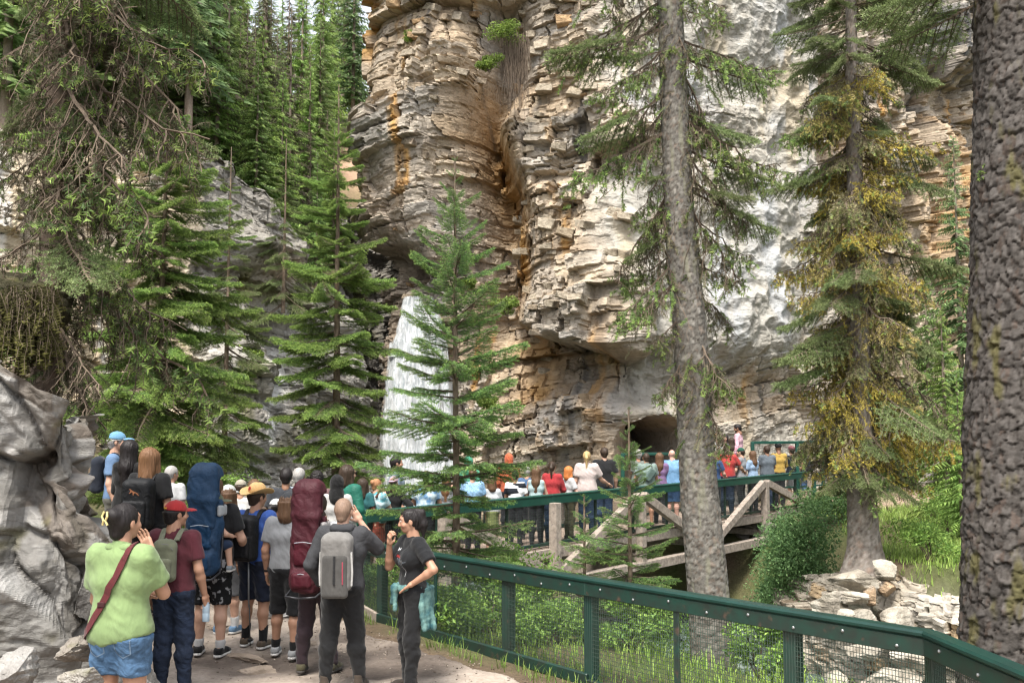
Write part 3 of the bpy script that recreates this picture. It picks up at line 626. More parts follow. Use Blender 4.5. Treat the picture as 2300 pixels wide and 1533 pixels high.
def on(x, Y): X = (x - 1150) / FPX * Y; return Vector((X, Y, float(gz(X, Y))))
def at_ground(x, Y, ytop):
    """where the tree of that pixel column stands, and its height up to the pixel row of its tip"""
    top = px(x, ytop, Y); b = Vector((top.x, Y, float(gz(top.x, Y)) - .05)); return b, top.z - b.z
b, H = at_ground(1030, 13.2, 352)
spruce('young_spruce', 'tall young spruce with sparse layered branches between trail fence and bridge', b, H, 1.38, .7, 25, 4, YOUNG, 5, .055, up=.75, down=-.04, prof=lambda u: (1 - u) ** .62 * (.75 + .25 * min(1, u * 4)), lean=(-.05, 0))
b, H = at_ground(1412, 12.0, 915)
spruce('young_spruce', 'slim spruce sapling whose tip rises above the bridge rail near the tunnel', b, H, .78, .25, 13, 5, YOUNG, 8, .034, up=.7, down=.0, prof=lambda u: (1 - u) ** .8)
b, H = at_ground(1312, 12.4, 1112)
spruce('young_spruce', 'small bright spruce sapling beside the grey bridge post', b, H, .62, .15, 10, 5, YOUNG, 11, .025, up=.6, down=.05, prof=lambda u: (1 - u) ** .8)
b, H = at_ground(768, 20.0, 190)
spruce('spruce', 'dense green spruce standing in front of the waterfall behind the crowd', b, H, 1.55, 1.75, 25, 5, LUSH, 15, .10, up=.5, down=-.18, prof=lambda u: (1 - u) ** .72 * (.62 + .38 * min(1, u * 3.5)), lean=(-.06, 0))
b, H = at_ground(372, 15.5, 235)
spruce('spruce', 'broad spruce with drooping sprays behind the raised group on the left', b, H, 1.62, 1.0, 24, 5, LUSH, 21, .085, up=.35, down=-.32, prof=lambda u: (1 - u) ** .45 * (.8 + .2 * min(1, u * 4)), lean=(.05, 0))
b, H = at_ground(340, 16.3, 420)
spruce('spruce', 'thin darker spruce stem close beside the broad drooping spruce', b, H, 1.0, 1.6, 18, 4, OLD, 23, .055, up=.3, down=-.4)
b, H = at_ground(640, 25.5, 395)
spruce('small_spruce', 'faint thin spruce growing on the grey rock wall ledge', Vector((b.x, 25.6, 5.4)), 4.6, .95, .4, 18, 4, OLD, 27, .05, up=.3, down=-.3)
b, H = at_ground(520, 22.0, 330)
spruce('spruce', 'slim spruce in front of the grey rock wall between the two big spruces', b, H, 1.15, 1.5, 26, 4, OLD + LUSH[:2], 41, .075, up=.35, down=-.3, prof=lambda u: (1 - u) ** .7)
# the lichen-covered spruce on the right bank
b = px(1940, 1262, 19.0); b.z -= .1; H = px(1890, -420, 19.0).z - b.z
lich = empty('lichen_spruce', b); tag(lich, 'big spruce hung with golden lichen, rooted on the pale boulders', 'tree')
leanC = (px(1900, -420, 19.0).x - b.x) * 1.0
link('trunk', trunk_mesh('trunk', [(0, 0, -.1), (0, 0, .5), (leanC * .1, 0, 2), (leanC * .45, 0, H * .45), (leanC, 0, H)], [.33, .27, .235, .15, .03], 40, 320, (.045, .11), .014, (.25, .225, .20), (.085, .062, .05), seed=4, flare=.10), lich)
rg = random.Random(3)
for w in range(58):
    u = w / 57; h = lerp(1.9, H * .99, u)
    for j in range(5):
        L = (2.1 - .9 * u) * rg.uniform(.5, 1.15) * (.55 + .45 * min(1, u * 9))
        g = rg.random(); band = .5 + .5 * math.sin(h * 1.9 + 1)
        lib = GOLD if g < .42 + .4 * band and h < 10 else (OLD if g < .93 else DEAD)
        put_branch(lich, lib[rg.randrange(len(lib))], (leanC * h / H, 0, h), rg.random() * 6.28, lerp(-.35, .1, u) + rg.uniform(-.12, .12), L * (.8 if lib is GOLD else 1), rg.uniform(-.3, .3))
# two big bare trunks in front
def bare_trunk(name, label, pts, Y, r, zb, nu, nv, plate, amp, hi, lo, spots, seed, flare=0.0):
    P = [px(x, y, Y)[:] for x, y in pts]; b = Vector((P[0][0], Y, zb)); P = [(P[0][0] + (P[0][0] - P[1][0]) * (P[0][2] - zb) / max(.1, P[1][2] - P[0][2]), Y, zb)] + P
    t = empty(name, b); tag(t, label, 'tree')
    link('trunk', trunk_mesh('trunk', [(p[0] - b.x, p[1] - b.y, p[2] - b.z) for p in P], r, nu, nv, plate, amp, hi, lo, spots, seed, flare), t)
    return t, [Vector(p) - b for p in P]
ta, PA = bare_trunk('spruce', 'tall grey-barked spruce trunk rising in front of the bridge with dead drooping boughs', [(1588, 1300), (1566, 1050), (1548, 800), (1530, 550), (1517, 300), (1505, 0), (1488, -420)], 11.3, [.232, .215, .198, .184, .168, .152, .135, .11], float(gz(2.2, 11.3)) - .15, 72, 620, (.05, .075), .011, (.175, .165, .148), (.046, .037, .031), (.21, .205, .155), 6, .03)
rg = random.Random(12)
def onaxis(PL, z):
    zs = [p.z for p in PL]; return Vector((float(np.interp(z, zs, [p.x for p in PL])), 0, z))
AZ = [(y, a) for y in range(-330, 900, 46) for a in (0, 1)]
for i, (y, sdx) in enumerate(AZ):
    z = px(1530, y + rg.uniform(-20, 20), 11.3).z - ta.location.z
    az = (rg.uniform(-.75, .75) if sdx else math.pi + rg.uniform(-.75, .75))
    L = rg.uniform(.5, 1.5) * (1.0 if y < 450 else .8)
    lib = DEAD
    put_branch(ta, lib[rg.randrange(4)], onaxis(PA, z), az, rg.uniform(-.75, -.1), L, rg.uniform(-.4, .4))
for (x, y, L, az, pt) in ((1400, 110, .75, 3.3, .0), (1620, 100, .8, .2, .1), (1660, 250, 1.0, -.2, -.2), (1480, 390, .55, 3.6, 0), (1700, 330, 1.15, .1, -.15), (1620, 415, .9, -.5, -.1), (1300, 210, 1.3, 3.2, -.35), (1420, 520, .7, 3.0, -.35), (1720, 120, 1.2, .3, .0), (1250, 60, 1.5, 3.2, -.1), (1740, 420, 1.2, 0., -.3)):
    z = px(1530, y, 11.3).z - ta.location.z
    put_branch(ta, OLD[rg.randrange(3)], onaxis(PA, z - math.sin(pt) * .2), az, pt, L, rg.uniform(-.3, .3))
tb, PB = bare_trunk('spruce', 'massive dark flaky-barked trunk close by at the right edge', [(2294, 1400), (2294, 1050), (2296, 700), (2299, 350), (2302, 0), (2308, -400)], 8.0, [.46, .415, .395, .375, .36, .35, .33], float(gz(4.0, 8.0)) - .3, 170, 760, (.06, .13), .026, (.088, .080, .074), (.019, .015, .013), (.10, .092, .038), 9, .03)
rg = random.Random(31)
for (y, az, L, pt) in ((420, 2.75, 1.0, -.55), (640, 2.4, .5, -.5), (250, 3.6, .7, -.4), (-120, 3.0, 1.4, -.15), (-200, 3.4, 1.3, -.25), (-60, 2.6, 1.2, -.2), (900, 2.6, .6, .3)):
    z = px(2265, y, 8.0).z - tb.location.z
    put_branch(tb, (DEAD if y > 0 else OLD)[rg.randrange(3)], onaxis(PB, z), az, pt, L, rg.uniform(-.3, .3))
# the dark mossy spruce above the boulders on the left
pD = px(105, 800, 8.6)
td = empty('mossy_spruce', (pD.x, 8.6, pD.z - .6)); tag(td, 'dark spruce with sweeping mossy boughs above the boulders on the left', 'tree')
HD = px(112, -500, 8.6).z - td.location.z
link('trunk', trunk_mesh('trunk', [(0, 0, 0), (0, 0, 2), (.03, 0, HD)], [.12, .095, .06], 30, 260, (.04, .07), .006, (.20, .155, .125), (.07, .052, .042), (.15, .15, .10), seed=5), td)
rg = random.Random(44)
for i in range(76):
    z = lerp(.95, HD * .98, (i / 75) ** .85); right = rg.random() < .62
    az = rg.uniform(-1.0, 1.0) if right else rg.uniform(1.2, 5.1)
    L = rg.uniform(.7, 1.75) if right else rg.uniform(.4, 1.1)
    if z < 1.5: L *= .7
    lib = SHADED if rg.random() < .84 else OLD
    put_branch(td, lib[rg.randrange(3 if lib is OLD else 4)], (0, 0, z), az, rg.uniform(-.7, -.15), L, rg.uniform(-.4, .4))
# ------------------------------------------------------------------ forest behind: a few kinds, many single trees
def far_crown(seed, H, R, dens, z0, col, tip, dry=0.0):
    s = Spray(seed); r = s.r; n = int(dens)
    for i in range(n):
        u = (i + r.rand()) / n; h = z0 + (H - z0) * u; L = R * (1 - u) ** .8 * (.6 + .6 * r.rand()) + .12; az = r.rand() * 6.283; dr = -.35 + .55 * u
        ca, sa = math.cos(az), math.sin(az); k = 6
        for j in range(k):
            t0 = .15 + .85 * j / k
            for sd in (-1, 1):
                w = L * .34 * (1 - t0 * .7) * (.6 + .8 * r.rand()); q = np.array([ca * t0 * L, sa * t0 * L, h + dr * t0 * L * .6 - .12 * L * t0 ** 2])
                out = nrm(np.array([ca * .8 - sa * sd, sa * .8 + ca * sd, -.35 - .4 * r.rand()])); side = np.array([-sa * sd, ca * sd, .3]) * .0 + np.cross(out, [0, 0, 1.])
                b1 = q + side * w * .16; b2 = q - side * w * .16; e = q + out * w
                c = lerp(np.array(col), np.array(tip), t0 * r.rand()) * (.6 + .8 * r.rand())
                if r.rand() < dry: c = np.array([.17, .14, .105]) * (.7 + .6 * r.rand())
                s.tris(np.array([[b1, b2, e], [q, q + np.array([0, 0, -.07 * L]) + side * .03, e + np.array([0, 0, -.1])]]), np.array([c, c * .8]), 0)
    return s.mesh('crown', [m_needle])
FAR = []
for i, (H, R, dens, z0, c, tp, dry) in enumerate([(11, 1.7, 230, 1.2, (.09, .165, .07), (.19, .29, .10), .05), (14, 1.9, 260, 2.5, (.08, .15, .08), (.16, .255, .11), .12), (12, 1.3, 190, 3.0, (.095, .15, .07), (.20, .26, .09), .35), (9, 1.6, 220, .6, (.10, .185, .065), (.23, .35, .10), .0), (13, 1.5, 150, 3.5, (.10, .14, .085), (.16, .20, .11), .55)]):
    c = tuple(v * q for v, q in zip(c, (2.2, 1.8, 1.5))); tp = tuple(v * q for v, q in zip(tp, (2.0, 1.65, 1.5)))  # crown colours lightened: the pale haze of distance is put into them
    FAR.append((H, trunk_mesh('trunk', [(0, 0, 0), (.03, 0, H)], [.15, .012], 8, 24, (.08, .1), .004, (.27, .22, .18), (.14, .11, .09), seed=i), far_crown(200 + i, H, R, dens, z0, c, tp, dry)))
rg = random.Random(77); spots = []
def far_tree(x, y, z, kind, sc):
    H, tm, cm = FAR[kind]; t = empty('forest_spruce', (x, y, z - .15), rg.random() * 6.28); t.scale = (sc, sc, sc)
    link('trunk', tm, t); link('crown', cm, t); spots.append((x, y)); return t
tries = 0
_tk = [i for i in range(HS.shape[0]) if 470 < tX[i, 1] < 880]
for k in range(40):
    i = _tk[int(len(_tk) * (k + rg.random() * .8) / 40.5)]; j = rg.randrange(2, 20); X, Y, z = HS[i, j]
    if 735 < tX[i, j] < 890 and 330 < tY[i, j] < 470: continue
    tag(far_tree(X, Y, z, rg.choice((0, 2, 3, 4)), rg.uniform(.3, .68)), 'small spruce growing on the upper edge of the grey rock wall', 'tree', 'small spruces on the wall edge')
while len(spots) < 170 and tries < 30000:
    tries += 1
    i, j = rg.randrange(8, HS.shape[0] - 2), rg.randrange(3, HS.shape[1]); X, Y, z = HS[i, j]; tx, ty = tX[i, j], tY[i, j]
    if not (-150 < tx < 930) or Y > 95 or Y < 18 or any((X - a) ** 2 + (Y - b_) ** 2 < (1.2 if Y < 42 else 1.9 if Y < 60 else 2.8) ** 2 for a, b_ in spots): continue
    if 735 < tx < 890 and 330 < ty < 470: continue
    if ww_[j] < 6 and tx > 480: kind, sc = rg.choice((0, 2, 3)), rg.uniform(.22, .5)
    else: kind, sc = rg.randrange(5), rg.uniform(.7, 1.2)
    t = far_tree(X, Y, z, kind, sc)
    tag(t, *((('small spruce growing on the upper edge of the grey rock wall', 'tree', 'small spruces on the wall edge')) if sc < .55 else (('full green spruce in the forest above the rock wall', 'dark slender spruce in the forest above the rock wall', 'narrow brown-twigged spruce in the forest above the rock wall', 'bright bushy spruce in the forest above the rock wall', 'half-dead grey-twigged spruce in the forest above the rock wall')[kind], 'tree', ('full green', 'dark slender', 'brown-twigged', 'bright bushy', 'half-dead')[kind] + ' forest spruces above the rock wall')))
RIGHT_TREES = []
for i, (xp, Y, sc, kind) in enumerate(((2120, 26, .62, 3), (2085, 33, .75, 0), (2150, 22, .42, 3), (2160, 30, .8, 1), (2020, 41, .6, 3))):
    p = on(xp, Y); t = far_tree(p.x, p.y, p.z, kind, sc)
    tag(t, ('bright bushy spruce on the right bank beside the massive trunk', 'green spruce behind the lichen tree on the right bank', 'low young spruce in the grass beside the massive trunk', 'tall spruce half hidden behind the massive trunk', 'small spruce far behind the landing fence')[i], 'tree')
# ------------------------------------------------------------------ footbridge and fences
m_green = M('green_steel', (.006, .058, .040), (.004, .036, .026), scale=3, rough=.5, spec=.4, c3=(.05, .045, .032), c3scale=20, c3range=(.68, .78), bump=.2, bscale=40, bdist=.003, contrast=(.3, .7))
m_greenn = M('fence_green_paint', (.0045, .034, .025), (.003, .020, .016), scale=3, rough=.4, spec=.45, c3=(.045, .038, .028), c3scale=20, c3range=(.68, .78), bump=.2, bscale=40, bdist=.003, contrast=(.3, .7))
m_greend = M('dark_green_steel', (.008, .036, .026), (.014, .022, .018), scale=7, rough=.42, spec=.45, c3=(.07, .045, .032), c3scale=11, c3range=(.62, .78))
m_wood = M('weathered_timber', (.34, .29, .245), (.20, .165, .135), scale=5, rough=.9, bump=.3, bscale=40, stretch=(2, 2, 2), c3=(.13, .11, .095), c3scale=6, c3range=(.56, .75), bdist=.01)
m_deckw = M('deck_timber', (.30, .235, .185), (.17, .13, .105), scale=6, rough=.92, bump=.5, bscale=30, bdist=.01)
m_wire = M('mesh_wire', (.05, .08, .065), (.04, .055, .045), rough=.5, metal=.3)
m_bolt = M('galvanised_bolt', (.32, .33, .33), (.2, .2, .2), rough=.35, metal=.8)
def wires(a, b, z0, z1, sv, sh, r=.0012):
    """wire mesh between two plan points"""
    a = np.array(a, float); b = np.array(b, float); L = np.linalg.norm(b[:2] - a[:2]); mb = MB()
    za0, za1 = (z0 if np.iterable(z0) else (z0, z0)), (z1 if np.iterable(z1) else (z1, z1))
    t3 = np.array([0, 2.094, 4.189]); V, F = [], []
    n = int(L / sv); k = 0; tan = (b[:2] - a[:2]) / L; nor = np.array([-tan[1], tan[0]])
    def stick(p, q, e1, e2):
        nonlocal k
        for t in t3: V.append(p + r * (math.cos(t) * e1 + math.sin(t) * e2)); V.append(q + r * (math.cos(t) * e1 + math.sin(t) * e2))
        for j in range(3): F.append([k + 2 * j, k + 2 * ((j + 1) % 3), k + 2 * ((j + 1) % 3) + 1, k + 2 * j + 1])
        k += 6
    T3, N3, Z3 = np.array([*tan, 0]), np.array([*nor, 0]), np.array([0, 0, 1.])
    for i in range(n + 1):
        t = i / n; c = a[:2] + (b[:2] - a[:2]) * t
        stick(np.array([*c, lerp(za0[0], za0[1], t)]), np.array([*c, lerp(za1[0], za1[1], t)]), T3, N3)
    m = int((za1[0] - za0[0]) / sh)
    for i in range(m + 1):
        t = i / m
        stick(np.array([*a[:2], lerp(za0[0], za1[0], t)]) + N3 * r, np.array([*b[:2], lerp(za0[1], za1[1], t)]) + N3 * r, N3, Z3)
    mb.add(np.array(V), np.array(F)); return mb
bolt_me = MB().tube([(0, 0, 0), (0, 0, .006), (0, 0, .012)], [.013, .013, .007], 8).mesh('bolt', m_bolt)
def bolt(at, n, parent, s=1.0):
    o = link('bolt', bolt_me, parent); o.matrix_local = Matrix.Translation(at) @ Vector((n[0], n[1], 0)).to_track_quat('Z', 'Y').to_matrix().to_4x4() @ Matrix.Scale(s, 4)
def rot_to(t): return np.stack([np.array([t[0], t[1], 0]), np.array([-t[1], t[0], 0]), np.array([0, 0, 1.])], 1)
bridge = empty('footbridge', (0, 0, 0)); tag(bridge, 'timber footbridge with green rails and diagonal trusses, crowded with visitors', 'bridge')
BL = np.linalg.norm(BR_B - BR_A)
def bp(t, off=0.0, z=0.0):
    q = BR_A + BR_T * t * BL + BR_N * off; return np.array([q[0], q[1], z])
rg = random.Random(5)
plank = MB().box((0, 0, 0), (BR_W + .1, .188, .05), bev=.006).mesh('plank', m_deckw)
npl = int((BL + 1.2) / .2)
for i in range(npl):
    o = link('plank', plank, bridge); q = bp((i * .2 - .4) / BL, BR_W / 2, DECK - .027 + rg.uniform(-.004, .004)); o.location = q
    o.rotation_euler = (0, 0, math.atan2(BR_N[1], BR_N[0]) + rg.uniform(-.006, .006))
NB = 5; TS = [.10, .28, .46, .64, .82, 1.0]
for off, near in ((0.0, True), (BR_W, False)):
    sg = -1 if near else 1
    ends = [-.005] + TS[:-1] + [1.0]
    for t0, t1 in zip(ends[:-1], ends[1:]):
        a, b = bp(t0, off, 1.12), bp(t1, off, 1.12)
        MB().bar(a, b, .17, .035, .008, ext=-.003).build('top_rail', m_green, bridge)
        o2 = sg * BR_N * .055
        MB().bar(a + [*o2, -.095], b + [*o2, -.095], .045, .15, .008, ext=-.003).build('rail_board', m_green, bridge)
        wires(bp(t0, off + sg * .02), bp(t1, off + sg * .02), DECK + .04, 1.03, .05, .05, .0022).build('wire_mesh', m_wire, bridge)
        MB().bar(bp(t0, off + sg * .03, DECK + .06), bp(t1, off + sg * .03, DECK + .06), .06, .06, .005, ext=-.003).build('kick_rail', m_greend, bridge)
    MB().bar(bp(-.005, off + sg * .02, DECK - .13), bp(1.0, off + sg * .02, DECK - .13), .15, .20, .014).build('stringer', m_wood, bridge)
    for i in range(12):
        t = (i + .5) / 12
        MB().bar(bp(t, off - sg * .045, DECK), bp(t, off - sg * .045, 1.09), .05, .05, .004, up=(*BR_T, 0)).build('rail_post', m_greend, bridge)
    for k, t in enumerate(TS):
        lo = -.62 if k < 5 else DECK - .3
        MB().bar(bp(t, off + sg * .15, lo), bp(t, off + sg * .15, .98), .18, .18, .006, up=(*BR_T, 0)).build('truss_post', m_wood, bridge)
        if k % 2 == 0 and near:
            for s2 in (-1, 1):
                t2 = t + s2 * .18
                if -.02 < t2 < 1.03:
                    a, b = bp(t + s2 * .006, off + sg * .153, .94), bp(t2 - s2 * .008, off + sg * .153, -.40 if t2 < .95 else .1)
                    MB().bar(a, b, .15, .19, .006).build('diagonal_brace', m_wood, bridge)
    MB().bar(bp(.10, off + sg * .145, -.60), bp(.90, off + sg * .145, -.60), .20, .20, .006).build('lower_chord', m_wood, bridge)
for k, t in enumerate(TS[:-1]): MB().bar(bp(t, -.1, -.40), bp(t, BR_W + .1, -.40), .14, .16, .01).build('cross_beam', m_wood, bridge)
# fence along the trail
tf = empty('trail_fence', (FENCE[2][0], FENCE[2][1], 0)); tag(tf, 'dark green steel fence with wire mesh running along the dirt trail', 'fence')
T0 = np.array([*FENCE[2], 0]); FR = [1.00, .99, .975, 1.02, 1.065, 1.09, 1.12]
FG = [float(gz(*p)) for p in FENCE]
def L3(p): return np.asarray(p, float) - T0
for i in range(len(FENCE) - 1):
    a, b = np.array(FENCE[i]), np.array(FENCE[i + 1]); L = np.linalg.norm(b - a); t = (b - a) / L; n = np.array([t[1], -t[0]])
    if n @ (np.array([-2.0, 6.0]) - a) < 0: n = -n                                   # towards the trail
    za, zb = FR[i], FR[i + 1]
    A3, B3 = np.array([*a, za]), np.array([*b, zb])
    MB().bar(L3(A3 - [0, 0, .02]), L3(B3 - [0, 0, .02]), .135, .05, .016, ext=.02).build('top_rail', m_greenn, tf)
    N3 = np.array([*n, 0])
    MB().bar(L3(A3 + N3 * .045 - [0, 0, .107]), L3(B3 + N3 * .045 - [0, 0, .107]), .022, .12, .005).build('rail_plate', m_greend, tf)
    ga, gb = max(FG[i], -.08) + .05, max(FG[i + 1], -.08) + .05
    if i >= 3: ga, gb = (.0, .05, .16, .4)[i - 3], (.05, .16, .4, .6)[i - 3]
    MB().bar(L3(np.array([*a, ga]) + N3 * .03), L3(np.array([*b, gb]) + N3 * .03), .05, .12, .008, ext=.01).build('bottom_rail', m_wood if i < 2 else m_greend, tf)
    wires(L3([*(a + n * .02), 0]), L3([*(b + n * .02), 0]), (ga + .05, gb + .05), (za - .12, zb - .12), .026, .038, .0026).build('wire_mesh', m_wire, tf)
    k = max(1, int(L / .42))
    for j in range(k):
        q = lerp(A3, B3, (j + .5) / k) + N3 * .056 - np.array([0, 0, .085 + .04 * (j % 2)]); bolt(Vector(L3(q)), n, tf)
    zz = lambda s_: (lerp(za, zb, s_), lerp(ga, gb, s_))
    m = max(1, round(L / 1.15))
    for j in range(m):
        s_ = j / m; q = lerp(a, b, s_); hi, lo = zz(s_); wide = (j % 2 == 0)
        w, d = (.125, .10) if wide else (.062, .02)
        MB().bar(L3([*(q - n * (.03 if wide else -.035)), lo - (.35 if wide else .02)]), L3([*(q - n * (.03 if wide else -.035)), hi - .045]), d, w, .006, up=(*t, 0)).build('post', m_greend if (i + j) % 3 else m_greenn, tf)
# fence round the landing on the right, and the short one by the tunnel
def fence(name, label, pts, z, h, sv, origin=None):
    f = empty(name, (pts[0][0], pts[0][1], z)); tag(f, label, 'fence'); o0 = np.array([pts[0][0], pts[0][1], z])
    for (a, b) in zip(pts[:-1], pts[1:]):
        a = np.array(a); b = np.array(b); L = np.linalg.norm(b - a)
        MB().bar(np.array([*a, z + h]) - o0, np.array([*b, z + h]) - o0, .09, .08, .01, ext=.02).build('top_rail', m_green, f)
        MB().bar(np.array([*a, z + .06]) - o0, np.array([*b, z + .06]) - o0, .05, .05, .006).build('bottom_rail', m_green, f)
        wires(np.array([*a, 0]) - [*o0[:2], 0], np.array([*b, 0]) - [*o0[:2], 0], .07, h - .03, sv, sv, .0024).build('wire_mesh', m_wire, f)
        n = max(1, round(L / 1.9))
        for j in range(n + 1):
            q = lerp(a, b, j / n)
            if j == 0 and a is not pts[0] and (a != np.array(pts[0])).any(): continue
            MB().bar(np.array([*q, z - .25]) - o0, np.array([*q, z + h + .02]) - o0, .10, .10, .008, up=(1, 0, 0)).build('post', m_green, f)
    return f
P0 = px(1829, 1100, 29.4); P1 = px(1995, 1100, 30.6); P2 = px(2062, 1050, 39.5)
fence('landing_fence', 'green wire fence round the landing at the right end of the bridge', [(P0.x, 29.4), (P1.x, 30.6), (P2.x, 39.5)], .1, 1.0, .06)
q0 = px(1398, 1000, 27.6); q1 = px(1545, 1000, 28.0)
fence('landing_fence', 'short green fence across the front of the dark tunnel mouth', [(q0.x, 27.6), (q1.x, 28.0)], .72, 1.0, .06)
q0 = px(1690, 1000, 29.6); q1 = px(1790, 1000, 30.3); q2 = px(1900, 1000, 32.5)
fence('landing_fence', 'tall green fence frame behind the visitors at the foot of the cliff', [(q0.x, 29.6), (q1.x, 30.3), (q2.x, 32.5)], .6, 1.4, .06)
# ------------------------------------------------------------------ boulders
m_stone = M('boulder_stone', (1, 1, 1), (.66, .64, .62), scale=3.2, rough=.9, bump=.9, bscale=12, attr=True, bdist=.04, spec=.2, detail=9, c3=(.42, .40, .38), c3scale=2.6, c3range=(.52, .72))
_ICO = {}
def ico(n):
    if n not in _ICO:
        bm = bmesh.new(); bmesh.ops.create_icosphere(bm, subdivisions=n, radius=1)
        _ICO[n] = (np.array([v.co[:] for v in bm.verts]), np.array([[v.index for v in f.verts] for f in bm.faces])); bm.free()
    return _ICO[n]
def rock_mesh(name, size, seed, sub=4, col=(.30, .28, .25), moss=0.0, cuts=14, rough=.05, light=None, strata=0.0, dmin=.52):
    V, F = ico(sub); V = V.copy(); r = np.random.RandomState(seed)
    for i in range(cuts):
        n = nrm(r.normal(size=3)); d = dmin + .3 * r.rand(); V -= np.maximum(0, V @ n - d)[:, None] * n
    V /= np.abs(V).max(0)
    n = nrm(V); V += n * (rough * fbm(V[:, 0] * 2 + seed, V[:, 1] * 2, V[:, 2] * 2, 5) + rough * .35 * fbm(V[:, 0] * 9 + seed, V[:, 1] * 9, V[:, 2] * 9, 3))[:, None]
    if strata: V[:, :2] *= (1 + strata * (np.abs(np.mod(V[:, 2:3] * 3.1 + .3 * V[:, :1] + .2 * fbm(V[:, :1] * 2, V[:, 1:2] * 2, seed, 2), 1) - .5) - .25))
    W = V * np.array(size) / 2
    c = np.array(col) * (1 + .45 * fbm(W[:, 0] * 2.2 + seed, W[:, 1] * 2.2, W[:, 2] * 2.2, 4))[:, None]
    if light is not None: c = lerp(c, np.array(light), sstep(.0, .35, fbm(W[:, 0] * 1.5, W[:, 1] * 1.5 + seed, W[:, 2] * .7, 4))[:, None] * .8)
    if moss: c = lerp(c, np.array([.10, .10, .02]), (sstep(.1, .4, fbm(W[:, 0] * 2.5, W[:, 1] * 2.5, W[:, 2] * 2.5 + seed, 3)) * sstep(.2, .7, n[:, 2]) * moss)[:, None])
    return mesh(name, W, F, m_stone, smooth=False, col=np.clip(c, .01, .7))
def boulder(label, x, y, w, h, Y, seed, col=(.30, .28, .25), depth=.9, rz=0.0, ry=0.0, sub=5, moss=.5, light=(.42, .41, .39), strata=0.0, group=None, rough=.05, dmin=.52, cuts=14):
    c = px(x, y, Y); k = Y / FPX
    o = link('boulder', rock_mesh('boulder', (w * k, depth * (w + h) / 2 * k, h * k), seed, sub, col, moss, light=light, strata=strata, rough=rough, dmin=dmin, cuts=cuts)); o.location = c; o.rotation_euler = (0, ry, rz)
    tag(o, label, 'boulder', group); return o
G_L = 'boulders piled at the left edge of the trail'
for a in (('dark pointed flake of rock standing at the trail edge', 197, 1350, 60, 150, 7.3, 8, (.10, .095, .09), .7),
          ('flat ledge stone at the foot of the boulder pile', 180, 1455, 120, 60, 6.7, 11, (.25, .225, .195), 1.0),
          ('grey corner block at the bottom left of the picture', 40, 1500, 170, 110, 5.9, 12, (.28, .27, .255), .9),
          ('low broken stone beside the person in the lime shirt', 182, 1520, 100, 60, 6.3, 13, (.25, .23, .20), 1.0)):
    boulder(*a, rz=a[6] * .7, ry=.12 * math.sin(a[6] * 2.3), group=G_L, strata=.12, rough=.15, light=(.34, .33, .315), dmin=.42, cuts=12)
G_R = 'pale boulders on the right bank'
PALE = (.39, .355, .295)
for i, (lab, x, y, w, h, Y) in enumerate((('big pale boulder directly under the roots of the lichen spruce', 1915, 1302, 92, 62, 17.9), ('pale boulder propped right of the lichen spruce roots', 1990, 1278, 66, 52, 17.9), ('flat layered pale stone below the root boulder', 1912, 1345, 100, 40, 17.7), ('small ochre stone between the pale boulders', 1958, 1335, 38, 48, 17.7), ('ochre-stained stone right of the layered stone', 1988, 1325, 56, 44, 17.8), ('white slanting slab at the left of the pale boulders', 1858, 1370, 70, 92, 17.4), ('broad white block with dark cracks, largest of the pale boulders', 1938, 1402, 120, 84, 17.2), ('square pale block right of the broad white block', 2022, 1410, 96, 92, 17.3), ('low pale stone seen above the fence rail bend', 1890, 1385, 60, 40, 17.1), ('earthy brown boulder at the right of the pale blocks', 2040, 1330, 90, 90, 18.2), ('flat pale ledge stone in the creek below the pale blocks', 1940, 1462, 140, 40, 16.6), ('right-hand pale ledge stone in the creek', 2040, 1475, 130, 44, 16.7), ('broad white creek stone behind the bent fence post', 2000, 1525, 150, 52, 16.4), ('pale creek stone under the fence rail', 1880, 1530, 110, 46, 16.2))):
    boulder(lab, x, y, w * 1.05, h * 1.0, Y + .15, 60 + i, (.36, .26, .17) if 'brown' in lab or 'ochre' in lab else PALE, rz=i * 1.1, ry=.1 * math.sin(i * 1.9), sub=4, moss=0, light=(.49, .465, .415), strata=.14, group=G_R, rough=.10, dmin=.36, cuts=10)
CS = [rock_mesh('stone', (1, .8, .55), 300 + i, 3, (.30, .29, .27), .4, light=(.42, .41, .38)) for i in range(5)]
rg = random.Random(9)
for i in range(34):
    t = rg.uniform(.28, .80); k = int(t * (len(cp) - 1)); q = cp[k] + cn[k] * rg.uniform(-2.4, 2.2); s_ = rg.uniform(.25, .75)
    o = link('creek_stone', CS[i % 5]); o.location = (q[0], q[1], float(gz(q[0], q[1])) + .08 * s_); o.scale = (s_, s_, s_); o.rotation_euler = (rg.uniform(-.3, .3), rg.uniform(-.3, .3), rg.random() * 6)
    tag(o, 'grey stone lying in the creek bed below the footbridge', 'stone', 'stones in the creek bed')
abut = empty('stone_abutment', (7.1, 28.0, -2.4)); tag(abut, 'dark dry-stone abutment under the right end of the bridge', 'abutment')
AB = [rock_mesh('stone', (.62, .5, .34), 320 + i, 2, (.20, .185, .16), 0, cuts=10) for i in range(4)]
for j in range(7):
    for i in range(7):
        o = link('stone', AB[(i * 3 + j) % 4], abut); q = bp(.835 + .012 * math.sin(i * 5), -.75 + i * .5 + .25 * (j % 2)); o.location = (q[0] - 7.1, q[1] - 28.0, .15 + j * .33); o.rotation_euler = (0, 0, math.atan2(BR_N[1], BR_N[0]) + .2 * math.sin(i + j * 3))
